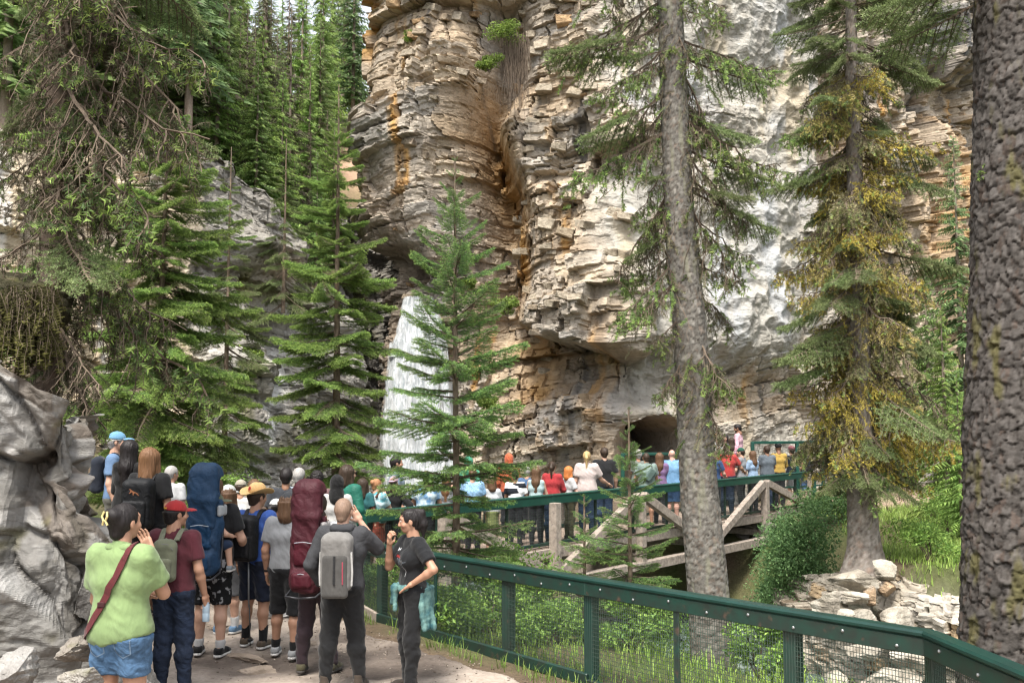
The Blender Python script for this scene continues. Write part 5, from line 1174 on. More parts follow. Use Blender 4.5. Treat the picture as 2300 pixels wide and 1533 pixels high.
def cloth(col, kind='plain'):
    c = hexc(col) if isinstance(col, str) else col; c = tuple((.86 * v + .14 * sum(c) / 3) * .58 + .002 for v in c) if isinstance(col, str) else c; key = 'cloth_%s_%s' % (kind, col)
    d = tuple(x * .72 for x in c)
    if kind == 'tiedye': return M(key, c, (.42, .50, .52), scale=9, rough=.9, contrast=(.4, .6), bump=.2, bscale=300, bdist=.002)
    if kind == 'denim': return M(key, c, tuple(x * .6 for x in c), scale=30, rough=.9, bump=.5, bscale=8, bdist=.03, warp=2.0, c3=tuple(min(1, x * 1.7) for x in c), c3scale=4, c3range=(.5, .8))
    if kind == 'leafy': return M(key, c, c, scale=6, rough=.9, c3=(.22, .22, .23), c3scale=16, c3range=(.56, .585))
    if kind == 'camo': return M(key, c, (.04, .045, .02), scale=22, rough=.9, c3=(.16, .11, .06), c3scale=18, c3range=(.55, .58), contrast=(.47, .53))
    if kind == 'heather': return M(key, c, d, scale=140, rough=.92, bump=.35, bscale=5, bdist=.035, warp=2.2)
    if kind == 'check': return M(key, c, tuple(min(1, x * 1.6) for x in c), scale=45, rough=.9, contrast=(.47, .53), stretch=(1, 1, 1))
    if kind == 'shiny': return M(key, c, d, scale=8, rough=.62, spec=.25, bump=.5, bscale=9, bdist=.025, warp=2.0)
    if kind == 'stripe': return M(key, c, (.75, .75, .75), scale=3.2, rough=.9, stretch=(.6, .6, 5), contrast=(.48, .52), detail=0)
    return M(key, c, d, scale=7, rough=.9, bump=.3, bscale=5, bdist=.035, sheen=.1, stretch=(1.2, 1.2, .8), warp=2.2)
def skin(t): return M('skin_' + t, SKIN[t], tuple(x * .88 for x in SKIN[t]), scale=14, rough=.52, attr=True, spec=.35)
def hairm(t): return M('hair_' + t, HAIRC[t], tuple(min(1, x * (1.6 if t not in ('white', 'blonde') else .6)) for x in HAIRC[t]), scale=44, rough=.45, stretch=(1.8, 1.8, .12), spec=.22, bump=.9, bscale=70, bdist=.006, contrast=(.3, .7))
ARMS = dict(down=((.235, -.03, 1.13), (.245, .05, .885)), hip=((.405, -.05, 1.19), (.185, .09, 1.045)), mouth=((.205, .16, 1.17), (.055, .215, 1.415)), ear=((.285, .15, 1.27), (.130, .10, 1.53)), rail=((.245, .08, 1.13), (.17, .30, 1.05)),
            pocket=((.275, -.08, 1.14), (.215, .055, .95)), crossed=((.225, .06, 1.13), (.01, .235, 1.14)), camera=((.22, .20, 1.20), (.075, .30, 1.47)), bottle=((.25, -.04, 1.13), (.265, .06, .885)), strap=((.25, .06, 1.14), (.11, .17, 1.27)), folded=((.22, .02, 1.12), (.06, .20, 1.03)))
class Person: pass
PEOPLE = []
def person(label, x, ytop, Y, rz=0, g=None, skin_='light', hair=('short', 'dark'), top=('333333', 'short'), bottom=('222222', 'pants'), shoes=('202020', 'low'), socks=None, arms=('down', 'down'), b=1.0, fem=False,
           head=(0, 0), hat=None, H=None, res=.015, stance=(.10, .0, .10, .0), group=None, hands=('relaxed', 'relaxed'), eyes=False, extra=0.0, lean=0.0, tops=.016, hem=.90, z=None, bend=(0, 0), beard=None, glasses=None, near=False, tilt=0.0):
    p = px(x, ytop, Y); g = (pathz(p.x, Y) if Y < 15.8 else DECK) if g is None else g
    Ht = (p.z - g - extra) if H is None else H
    s = Ht / 1.75; t = empty('person', (p.x, Y, g), rad(rz)); t.scale = (s, s, s); tag(t, label, 'person', group)
    P = Person(); P.o, P.s, P.x, P.Y, P.g, P.rz, P.H = t, s, p.x, Y, g, rad(rz), Ht; P.label = label; PEOPLE.append(P)
    hw = .083 if not fem else .088; sw = (.172 if not fem else .150) * (.6 + .4 * b); seed = (len(PEOPLE) * 13) % 97
    ly = lambda z_: lean * max(0, z_ - .95)                       # forward lean of the upper body
    def U(q): return np.array([q[0], q[1] + ly(q[2]), q[2]])
    hips = [np.array([d * hw, 0, .93]) for d in (-1, 1)]
    ank = [np.array([-stance[0], stance[1], .085]), np.array([stance[2], stance[3], .085])]
    knee = [lerp(hips[i], ank[i], .51) + np.array([0, .025 + bend[i], 0]) for i in (0, 1)]
    sh = [U((d * sw, -.012, 1.415)) for d in (-1, 1)]
    ar = []
    for i, d in enumerate((-1, 1)):
        e, w = ARMS[arms[i]] if isinstance(arms[i], str) else arms[i]
        k = sw / .172
        ar.append((U((d * e[0] * (.55 + .45 * k) * (.75 + .25 * b), e[1], e[2])), U((d * w[0] * (.6 + .4 * b if w[0] > .16 else 1), w[1] + .02 * (b - 1) * 4, w[2]))))
    tors = [((-.07, 0, .955), (.07, 0, .955), .107 if not fem else .115), ((-.055, .0, 1.10), (.055, .0, 1.10), .100 if not fem else .092), ((-.082, .005, 1.27), (.082, .005, 1.27), .112 if not fem else .100)]
    bust = [((-.065, .07, 1.255), .062), ((.065, .07, 1.255), .062)] if fem else []
    if b > 1.12: tors.append(((-.03, .055, 1.06), (.03, .055, 1.06), .105))
    def torso(S, grow, k=.07, low=True):
        for a, c, r in tors[0 if low else 1:]: S.cone(U(a), U(c), r * b, None, k, grow=grow)
        for c, r in bust: S.cone(U(c), U(c), r * b, None, .05, grow=grow)
        S.cone(U((-sw + .03, -.012, 1.40)), U((sw - .03, -.012, 1.40)), .058 * (.5 + .5 * b), None, .06, grow=grow)
    def legs(S, grow, kf=1.0, i2=(0, 1), k=.03):
        for i in i2:
            S.cone(hips[i], knee[i], .088 * b, .060 * (.5 + .5 * b), .05, grow=grow); m = lerp(knee[i], ank[i], .32) + [0, -.018, 0]
            S.cone(knee[i], m, .056 * (.5 + .5 * b), .056 * (.5 + .5 * b), k, grow=grow); S.cone(m, ank[i], .056 * (.5 + .5 * b), .036, k, grow=grow)
    S = Sdf(res); torso(S, 0); legs(S, 0)
    for i in (0, 1):
        e, w = ar[i]; S.cone(sh[i], e, .050 * (.4 + .6 * b), .040 * (.5 + .5 * b), .03); S.cone(e, lerp(e, w, .3), .040 * (.5 + .5 * b), .041 * (.5 + .5 * b), .02); S.cone(lerp(e, w, .3), w, .041 * (.5 + .5 * b), .0265, .02)
        S.cone(ank[i] - [0, .02, .01], ank[i] + [0, .09, -.045], .032, .020, .02)
    nk = U((0, -.018, 1.43)); hc = U((0, .012, 1.625)); S.cone(nk, hc - [0, .012, .06], .056, .052, .03)
    V, F = S.mesh(); C = np.ones((len(V), 3)); parts = [(V, F, C)]
    yaw, pit = rad(head[0]), rad(head[1]); HM = np.array((Matrix.Rotation(yaw, 3, 'Z') @ Matrix.Rotation(pit, 3, 'X')))
    hs = 1.0 if Ht > 1.45 else 1.0 + (1.45 - Ht) * .45
    def H2B(Vh): return (Vh * hs) @ HM.T + hc
    hV, hF, hC = head_geo(fem)
    if beard: hC = lerp(hC, np.array(beard), (sstep(-.035, -.055, hV[:, 2]) * sstep(-.03, .02, hV[:, 1]) * sstep(-.125, -.10, hV[:, 2]) * .9)[:, None])
    parts.append((H2B(hV), hF, hC))
    for i, d in enumerate((-1, 1)):
        if hands[i] is None: continue
        Vh, Fh = hand_geo(hands[i]); Vh = Vh.copy()
        e, w = ar[i]; f = nrm(w - e); q = np.array([d * -1.0, .15, .1]) if arms[i] in ('down', 'bottle', 'pocket') else (np.array([0, -.1, -1.]) if arms[i] not in ('mouth', 'ear', 'camera') else np.array([0., -1, 0]))
        pn_ = nrm(q - f * (q @ f))                                  # where the palm looks
        zx = -pn_; xx = np.cross(f, zx)
        if d * 1.0 > 0: pass
        thumb = np.array([0, 1., .2]) if arms[i] in ('down', 'bottle', 'pocket') else np.array([-d, 0, .4])
        if xx @ thumb < 0: Vh[:, 0] *= -1; Fh = Fh[:, ::-1]
        Rm = np.stack([xx, f, zx], 1); parts.append((Vh @ Rm.T + w, Fh, np.ones((len(Vh), 3))))
    n = 0; Vs, Fs, Cs = [], [], []
    for v, f_, c_ in parts: Vs.append(v); Fs.append(f_ + n); Cs.append(c_); n += len(v)
    obj('body', np.concatenate(Vs), np.concatenate(Fs), skin(skin_), t, smooth=True, col=np.concatenate(Cs))
    # clothes
    cr = min(res, .014); col, sl = top[0], top[1]; kind = top[2] if len(top) > 2 else 'plain'
    S = Sdf(cr); torso(S, tops)
    if hem < .87: legs(S, tops + .006, k=.05)
    for i in (0, 1):
        e, w = ar[i]
        if sl == 'long': S.cone(sh[i], e, .052 * (.4 + .6 * b), .043 * (.5 + .5 * b), .03, grow=tops * .9); S.cone(e, lerp(e, w, .97), .043 * (.5 + .5 * b), .030, .02, grow=tops * .9, clip=(w, nrm(w - e)))
        elif sl == 'short': q = lerp(sh[i], e, .70); S.cone(sh[i], lerp(sh[i], e, .9), .055 * (.4 + .6 * b), .052 * (.5 + .5 * b), .03, grow=tops * 1.15, clip=(q, nrm(e - sh[i])))
    S.cone(U((0, -.012, 1.42)), U((0, -.006, 1.48)), .060, .050, .03, grow=tops * .5)
    S.cut((0, 0, hem), (tilt, .0, -1)); S.cut(U((0, -.01, 1.495 if sl != 'none' else 1.45)), (0, .55, 1)); V, F = S.mesh()
    V = folds(V, F, .011 if near else .009, 7, seed)
    P.shirt = obj('jacket' if kind == 'shiny' else 'shirt', V, F, cloth(col, kind), t, smooth=True); P.sg = (V, F)
    col, bk = bottom[0], bottom[1]; kind = bottom[2] if len(bottom) > 2 else 'plain'
    S = Sdf(cr); S.cone((-.07, 0, .955), (.07, 0, .955), (.107 if not fem else .115) * b, None, .06, grow=.012); S.cone((-.055, 0, 1.04), (.055, 0, 1.04), .100 * b, None, .06, grow=.010)
    if bk == 'shorts': legs(S, .024, k=.04); S.cut((0, 0, .50 if not fem else .69), (0, 0, -1))
    elif bk == 'knee': legs(S, .026, k=.04); S.cut((0, 0, .445), (0, 0, -1))
    elif bk == 'skirt': S.cone((0, 0, .9), (0, .0, .55), .15 * b, .17 * b, .05); S.cut((0, 0, .54), (0, 0, -1))
    else: legs(S, .018 if bk == 'pants' else .012, k=.04); S.cut((0, 0, .065), (0, 0, -1))
    S.cut((0, 0, min(1.06, hem + .05)), (0, 0, 1)); V, F = S.mesh(); V = folds(V, F, .014 if near else .009, 8, seed + 5, (1, 1, 1.1))
    P.legs = obj(dict(shorts='shorts', knee='shorts', skirt='skirt').get(bk, 'trousers'), V, F, cloth(col, kind), t, smooth=True); P.lg = (V, F)
    (Vu, Fu), (Vb, Fb) = shoe_geo('boot' if shoes[1] == 'boot' else 'low')
    for i, d in enumerate((-1, 1)):
        ya = d * rad(-9); R = np.array([[math.cos(ya), -math.sin(ya), 0], [math.sin(ya), math.cos(ya), 0], [0, 0, 1]]); o0 = ank[i] * [1, 1, 0]
        sh_ = obj('shoe', Vu @ R.T + o0, Fu, cloth(shoes[0]), t, smooth=True); obj('sole', Vb @ R.T + o0, Fb, M('sole_' + (shoes[2] if len(shoes) > 2 else 'dark'), (.55, .54, .52) if len(shoes) > 2 else (.06, .055, .05), rough=.7), sh_, smooth=True)
        if socks:
            S = Sdf(.011); S.cone(ank[i] + [0, -.005, 0], lerp(ank[i], knee[i], socks[1]), .044, .052, .02); V, F = S.mesh(); obj('sock', V, F, cloth(socks[0]), t, smooth=True)
    if hair and hair[0] not in ('bald',):
        V, F = hair_geo(hair[0])
        if hat: V = np.where((V[:, 2] > .028)[:, None], V * [.88, .88, .80] + [0, 0, .006], V)
        obj('hair', H2B(V), F, hairm(hair[1]), t, smooth=True)
    if hat:
        if hat[0] in ('cap', 'capback'):
            (V, F), (Vb, Fb) = cap_geo(hat[0] == 'capback'); c = obj('cap', H2B(V), F, cloth(*hat[1:]), t, smooth=True); obj('brim', H2B(Vb), Fb, cloth(*hat[1:]), c, smooth=True)
        elif hat[0] == 'cowboy':
            (V, F), (Vb, Fb) = cowboy_geo(); m = M('straw', (.62, .42, .20), (.50, .32, .13), scale=120, rough=.8, bump=.4, bscale=260, bdist=.003); c = obj('hat', H2B(V), F, m, t, smooth=True); obj('brim', H2B(Vb), Fb, m, c, smooth=True)
        elif hat[0] in ('turban', 'hijab'): V, F = wrap_geo(hat[0]); obj('turban' if hat[0] == 'turban' else 'headscarf', H2B(V), F, cloth(*hat[1:]), t, smooth=True)
    if eyes:
        for d in (-1, 1):
            V, F = ico(2); o = obj('eye', H2B(V * .0105 + np.array([d * .030, .082, .013])), F, M('eye_white', (.62, .60, .57), rough=.25), t, smooth=True)
            obj('iris', H2B(V * np.array([.0058, .003, .0062]) + np.array([d * .030, .0915, .013])), F, M('iris_dark', (.03, .018, .012), rough=.2), o, smooth=True)
    if glasses:
        mb = MB(); zz, yy = (.095, .075) if glasses == 'head' else (.012, .104)
        for d in (-1, 1):
            an = np.linspace(0, 6.283, 13); mb.tube(np.stack([d * .031 + .024 * np.cos(an), yy + 0 * an, zz + .018 * np.sin(an)], 1), .0032, 5, False); mb.tube([(d * .055, yy, zz + .005), (d * .078, yy - .05, zz + .004), (d * .079, yy - .10, zz - .004)], .0028, 5)
            mb.tube([(d * .031, yy - .002, zz), (d * .031, yy + .001, zz)], .023, 12)
        mb.tube([(-.009, yy, zz + .006), (.009, yy, zz + .006)], .003, 5); V = H2B(np.concatenate(mb.V)); mb.V = [V]; mb.build('sunglasses', M('sunglass_dark', (.015, .013, .012), rough=.15, spec=.6), t)
    P.H2B, P.ar, P.U, P.hc, P.ank, P.b = H2B, ar, U, hc, ank, b
    return P
def worn(name, label, cat, P):
    """something carried by a person: a thing of its own that shares the person's frame"""
    e = empty(name, (P.x, P.Y, P.g), P.rz); e.scale = P.o.scale; tag(e, label, cat); return e
def decal(P, parent, name, polys, o, right, up, mat, geo=None, off=.004):
    """flat print laid onto a curved surface; polys: lists of (u, v) in metres"""
    V, F = geo or P.sg; bv = BVHTree.FromPolygons([tuple(v) for v in V], [tuple(f) for f in F]); o, right, up = Vector(o), Vector(right).normalized(), Vector(up).normalized(); d = right.cross(up)
    Vs, Fs = [], []
    for poly in polys:
        bm = bmesh.new(); vs = [bm.verts.new((u, v, 0)) for u, v in poly]; bm.faces.new(vs); bmesh.ops.triangulate(bm, faces=bm.faces[:])
        for _ in range(2): bmesh.ops.subdivide_edges(bm, edges=[e for e in bm.edges if e.calc_length() > .02], cuts=1, use_grid_fill=False); bmesh.ops.triangulate(bm, faces=bm.faces[:])
        bm.verts.index_update(); k = len(Vs); ok = []
        for v in bm.verts:
            w = o + right * v.co.x + up * v.co.y; h = bv.ray_cast(w + d * .5, -d); Vs.append((h[0] + d * off) if h[0] is not None else w)
        Fs += [[k + v.index for v in f.verts] for f in bm.faces]; bm.free()
    return obj(name, np.array([v[:] for v in Vs]), np.array(Fs), mat, parent)
def stroke(pts, w):
    """a polyline as thin quads"""
    out = []
    for (a, b_) in zip(pts[:-1], pts[1:]):
        a, b_ = np.array(a, float), np.array(b_, float); t = nrm(b_ - a); n = np.array([-t[1], t[0]]) * w / 2; out.append([tuple(a - n), tuple(b_ - n), tuple(b_ + n), tuple(a + n)])
    return out
def sdfobj(S, name, mat, parent, fold=0.0, sc=9, seed=1):
    V, F = S.mesh()
    if fold: V = folds(V, F, fold, sc, seed)
    return obj(name, V, F, mat, parent, smooth=True), (V, F)
def straps(P, par, mat, w=.075, r=.014, back=-.12, front=.135, low=1.10):
    b = P.b
    for d in (-1, 1):
        pts = np.array([P.U(q) for q in ((d * w, back * b, 1.40), (d * (w + .012), -.03, 1.50), (d * (w + .010), .05, 1.475), (d * (w + .012), front * b, 1.32), (d * (w + .05), front * b * .8, low))])
        t = np.linspace(0, 1, 16); u = np.linspace(0, 1, len(pts)); Q = np.stack([np.interp(t, u, pts[:, i]) for i in range(3)], 1)
        k = np.ones(3) / 3; Q[1:-1] = (Q[:-2] + Q[1:-1] + Q[2:]) / 3; mb = MB()
        n_ = len(Q); lat = np.tile(np.array([[1., 0, 0]]), (n_, 1)); T = nrm(np.gradient(Q, axis=0)); up = nrm(np.cross(lat, T))
        ring = np.stack([Q + lat * .024 + up * r * .4, Q - lat * .024 + up * r * .4, Q - lat * .024 - up * r * .6, Q + lat * .024 - up * r * .6], 1)
        F = [[i * 4 + j, i * 4 + (j + 1) % 4, (i + 1) * 4 + (j + 1) % 4, (i + 1) * 4 + j] for i in range(n_ - 1) for j in range(4)]
        mb.add(ring.reshape(-1, 3), F).build('strap', mat, par)
def backpack(P, label, col, size=(.29, .17, .46), zc=1.19, pocket=True, kind='plain', tilt=0.0, strapcol=None, off=.0, res=.011):
    e = worn('backpack', label, 'backpack', P); m = cloth(col, kind); w, d, h = size; y = -.125 * P.b - d / 2 - .012 + off
    S = Sdf(res); S.box(P.U((0, y, zc)), (w / 2, d / 2, h / 2), .055, .03); S.box(P.U((0, y + .015, zc + h * .40)), (w * .40, d * .40, h * .14), .05, .05); _, geo = sdfobj(S, 'bag', m, e, .006, 9)
    if pocket: S = Sdf(res); S.box(P.U((0, y - d * .46, zc - h * .17)), (w * .40, .035, h * .26), .03, .02); _, geo2 = sdfobj(S, 'front_pocket', m, e, .004, 12)
    mb = MB(); t = np.linspace(-1, 1, 14); mb.tube(np.stack([t * w * .42, np.full(14, P.U((0, y - d * .42, zc))[1]) + 0 * t, zc + h * .30 + .05 * (1 - t ** 4)], 1), .005, 5); mb.build('zipper', M('zip_grey', (.10, .10, .10), rough=.5), e)
    straps(P, e, cloth(strapcol or col, kind)); MB().tube([P.U((-.03, y + d * .3, zc + h * .48)), P.U((0, y + d * .2, zc + h * .56)), P.U((.03, y + d * .3, zc + h * .48))], .008, 6).build('handle', cloth(strapcol or col, kind), e)
    return e, geo, y - d / 2
# ---- the row of visitors, nearest first
N_ = 'visitors on the trail'; B_ = 'visitors on the footbridge'; R_ = 'visitors on the ledge at the left'
blk = '17181b'
# woman in the lime shirt
P = person('person in a lime green shirt and denim shorts with a dark red shoulder strap', 280, 1128, 6.5, -12, None, 'tan', ('bun', 'black'), ('97b571', 'short'), ('4f7ba6', 'shorts', 'denim'), ('303030', 'low'), arms=('crossed', 'mouth'), tilt=.28, b=1.0, fem=True, group=N_, head=(-14, 4), tops=.026, hem=.89, res=.012, near=True, stance=(.11, 0, .11, .02), hands=('relaxed', 'relaxed'))
s_ = worn('shoulder_bag', 'dark red shoulder strap worn across the lime shirt', 'bag', P)
q = [(.115, -.02, 1.475), (.09, -.105, 1.44), (.03, -.165, 1.30), (-.06, -.185, 1.12), (-.155, -.15, .98), (-.20, -.03, .92)]
m_strap = cloth('6b1a20'); Q = np.array([P.U(v) for v in q]); t_ = np.linspace(0, 1, 22); u_ = np.linspace(0, 1, 6); Q = np.stack([np.interp(t_, u_, Q[:, i]) for i in range(3)], 1)
bv = BVHTree.FromPolygons([tuple(v) for v in P.sg[0]], [tuple(f) for f in P.sg[1]])
for i in range(22):
    h = bv.find_nearest(Vector(Q[i]))
    if h[0] is not None: Q[i] = h[0] + h[1] * .008
T = nrm(np.gradient(Q, axis=0)); N = np.array([(bv.find_nearest(Vector(v))[1])[:] for v in Q]); W = nrm(np.cross(T, N)) * .021
V = np.stack([Q - W, Q + W, Q + W + N * .006, Q - W + N * .006], 1).reshape(-1, 3); F = [[i * 4 + j, i * 4 + (j + 1) % 4, (i + 1) * 4 + (j + 1) % 4, (i + 1) * 4 + j] for i in range(21) for j in range(4)]
obj('strap', V, np.array(F), m_strap, s_); MB().box(Q[12] + N[12] * .008, (.05, .014, .03), bev=.004).build('buckle', cloth('4a1015'), s_)
mb = MB()
for d in (-1, 1): mb.tube([P.H2B(np.array(v)) for v in ((d * .012, -.150, .09), (d * .022, -.160, .06), (d * .008, -.162, .035), (d * .020, -.158, .008))], .007, 6)
mb.build('hair_clip', M('clip_cream', (.55, .45, .20), rough=.35), P.o)
V, F = P.sg; S = Sdf(.011); S.cone(P.U((-.06, -.05, 1.475)), P.U((.06, -.05, 1.475)), .028, None, .02); S.cone(P.U((-.07, -.04, 1.47)), P.U((-.06, .05, 1.44)), .022, None, .02); S.cone(P.U((.07, -.04, 1.47)), P.U((.06, .05, 1.44)), .022, None, .02); sdfobj(S, 'collar', cloth('97b571'), P.o)
for d in (-1, 1): decal(P, P.o, 'pocket_stitching', stroke([(d * .09 - .055, .05), (d * .09 - .05, -.06), (d * .09, -.085), (d * .09 + .05, -.06), (d * .09 + .055, .05), (d * .09 - .055, .05)], .006), (0, -.1, .90), (1, 0, 0), (0, 0, 1), cloth('7f9dbb'), P.lg)
# red cap man
P = person('person in a maroon shirt, dark jeans and a red cap holding a water bottle', 396, 1118, 9.4, -8, None, 'tan', ('short', 'black'), ('6a2433', 'short'), ('1e2f4a', 'pants', 'denim'), ('1c1e22', 'low', 'w'), arms=('down', 'bottle'), b=1.06, group=N_, hat=('cap', 'cf1a1f'), head=(-38, 0), res=.012, near=True, hands=('relaxed', 'grip'), extra=.02, stance=(.10, 0, .11, .04))
decal(P, [c for c in P.o.children if c.name.startswith('cap')][0], 'lettering', stroke([(-.03, .0), (-.022, .012), (-.016, 0), (-.008, .013), (-.002, 0), (.006, .012), (.012, 0), (.02, .012), (.028, .0)], .0065), P.H2B(np.array([0, -.10, .055])), P.H2B(np.array([1., 0, 0])) - P.hc, P.H2B(np.array([0, 0, 1.])) - P.hc, M('thread_yellow', (.75, .48, .05), rough=.6), (P.H2B(cap_geo(False)[0][0]), cap_geo(False)[0][1]))
e, geo, yb = backpack(P, 'olive green slim backpack on the maroon shirt', '7d8268', (.22, .10, .36), 1.22, strapcol='8b8f76')
w = P.ar[1][1]; bo = empty('water_bottle', (P.x, P.Y, P.g), P.rz); bo.scale = P.o.scale; tag(bo, 'clear plastic water bottle in the hand of the red cap wearer', 'bottle')
m_pet = M('clear_plastic', (.50, .62, .72), (.42, .55, .66), rough=.08, spec=.6, transl=.5)
MB().tube([w + np.array([.0, .035, z_]) for z_ in (-.24, -.235, -.17, -.165, -.155, -.09, -.06, -.045, -.03)], [.030, .033, .033, .030, .033, .033, .018, .013, .013], 14).build('flask', m_pet, bo, True); MB().tube([w + np.array([0, .035, -.03]), w + np.array([0, .035, -.012])], .015, 12).build('lid', cloth('2f62a8'), bo)
# raised group on the ledge
P = person('person in black long sleeves, arms folded, beside the grey rock outcrop', 293, 988, 12.0, -10, None, 'brown', ('long', 'black'), ('101012', 'long'), ('15151a', 'pants'), fem=True, group=R_, arms=('crossed', 'crossed'), head=(0, -4))
P = person('person in a black shirt wearing the black backpack with bronze emblem', 338, 1006, 11.4, -6, None, 'tan', ('medium', 'ombre'), (blk, 'short'), ('17171b', 'pants'), fem=True, group=R_, arms=('down', 'down'), b=1.1, res=.013)
e, geo, yb = backpack(P, 'large black backpack with a bronze leaping cat emblem', '191b1f', (.32, .19, .50), 1.17, kind='shiny')
cat = [(-.055, -.012), (-.040, -.006), (-.020, .004), (-.002, .010), (.016, .022), (.030, .034), (.044, .040), (.052, .036), (.046, .028), (.036, .020), (.040, .004), (.050, -.010), (.042, -.012), (.028, .002), (.018, .004), (.008, -.006), (.012, -.022), (.002, -.030), (-.004, -.022), (-.002, -.010), (-.016, -.004), (-.034, -.016), (-.052, -.034), (-.058, -.028), (-.042, -.012)]
decal(P, e, 'emblem', [[(-u, v) for u, v in cat][::-1]], P.U((.0, yb, 1.30)), (1, 0, 0), (0, 0, 1), M('bronze_print', (.24, .10, .05), rough=.5), geo, .006)
P = person('person in a light blue cap and blue shirt with backpack, looking right', 263, 964, 12.6, -78, None, 'light', ('short', 'grey'), ('7398c4', 'short', 'heather'), ('6b6a60', 'pants'), group=R_, hat=('cap', '6fb2dc'), extra=.025, eyes=True, arms=('down', 'down'), beard=(.72, .66, .62), glasses='eyes')
backpack(P, 'dark blue daypack of the light blue cap wearer', '232c3c', (.27, .14, .42), 1.22)
P = person('person in a white shirt just left of the blue child carrier', 386, 1046, 12.9, -14, None, 'tan', ('short', 'grey'), ('d8dadb', 'short'), ('3a3a3a', 'pants'), group=N_, head=(-20, 0))
# blue child carrier
P = person('person in a black shirt and leaf-patterned shorts wearing a blue child carrier', 482, 1072, 11.0, -4, None, 'light', ('short', 'brown'), ('1b1c20', 'short'), ('131418', 'shorts', 'leafy'), ('17181a', 'low', 'w'), arms=('rail', ((.27, .02, 1.14), (.26, .20, 1.02))), b=1.14, group=N_, hands=('relaxed', 'grip'), near=True, res=.013, stance=(.13, .02, .12, -.05), socks=('e2e2e2', .12))
def carrier(P, label, col, hi, kidspec, kx=0.0):
    e = worn('child_carrier', label, 'child carrier', P); m = cloth(col, 'shiny'); md = cloth(tuple(v * .6 for v in hexc(col)), 'shiny'); U = P.U
    S = Sdf(.013); S.box(U((0, -.25, 1.12)), (.16, .085, .27), .06, .04); S.box(U((0, -.33, .93)), (.13, .07, .11), .05, .05); S.box(U((0, -.20, 1.38)), (.165, .04, .16), .035, .05); sdfobj(S, 'seat_shell', m, e, .020, 6)
    S = Sdf(.013); S.box(U((-.01, -.20, 1.69)), (.15, .17, .22), .12, .03); S.box(U((.0, -.14, 1.63)), (.137, .195, .205), .11, .02, sub=True); S.box(U((.15, -.12, 1.62)), (.12, .13, .15), .05, .02, sub=True); S.box(U((0, -.325, 1.42)), (.13, .03, .16), .03, .06); S.cut((0, 0, 1.28), (0, 0, -1)); hd, _ = sdfobj(S, 'sun_hood', m, e, .022, 5)
    S = Sdf(.012); S.box(U((0, -.335, 1.20)), (.105, .030, .12), .03, .03); pk, pg = sdfobj(S, 'rear_pocket', md, e, .014, 8); S = Sdf(.012); S.box(U((0, -.385, .95)), (.105, .04, .075), .035, .03); sdfobj(S, 'lower_pocket', md, e, .006, 10)
    m_fr = M('carrier_frame', (.05, .05, .055), rough=.4, metal=.5)
    for d in (-1, 1): MB().tube([U((d * .165, -.19, 1.50)), U((d * .17, -.20, 1.10)), U((d * .165, -.24, .84)), U((d * .15, -.42, .80)), U((0, -.44, .79))], .011, 7).build('frame', m_fr, e, True)
    MB().tube([U((-.07, -.395, 1.0)), U((0, -.43, 1.02)), U((.07, -.395, 1.0))], .004, 5).build('zipper', M('zip_pale', (.35, .38, .42), rough=.5), e); MB().tube([U((-.09, -.37, 1.30)), U((0, -.385, 1.315)), U((.09, -.37, 1.30))], .004, 5).build('zipper', M('zip_pale', (.35, .38, .42), rough=.5), e)
    straps(P, e, md); S = Sdf(.012); S.cone(U((-.12, .0, 1.00)), U((-.09, .11, 1.0)), .035, None, .03); S.cone(U((.12, .0, 1.00)), U((.09, .11, 1.0)), .035, None, .03); sdfobj(S, 'hip_belt', md, e)
    S = Sdf(.012); S.box(U((.155, -.19, 1.44)), (.022, .10, .055), .02, .01); sdfobj(S, 'side_bolster', cloth(hi), e)
    return e
carrier(P, 'blue child carrier with tall sun hood on the wearer of patterned shorts', '1d4a72', 'c9ced2', None)
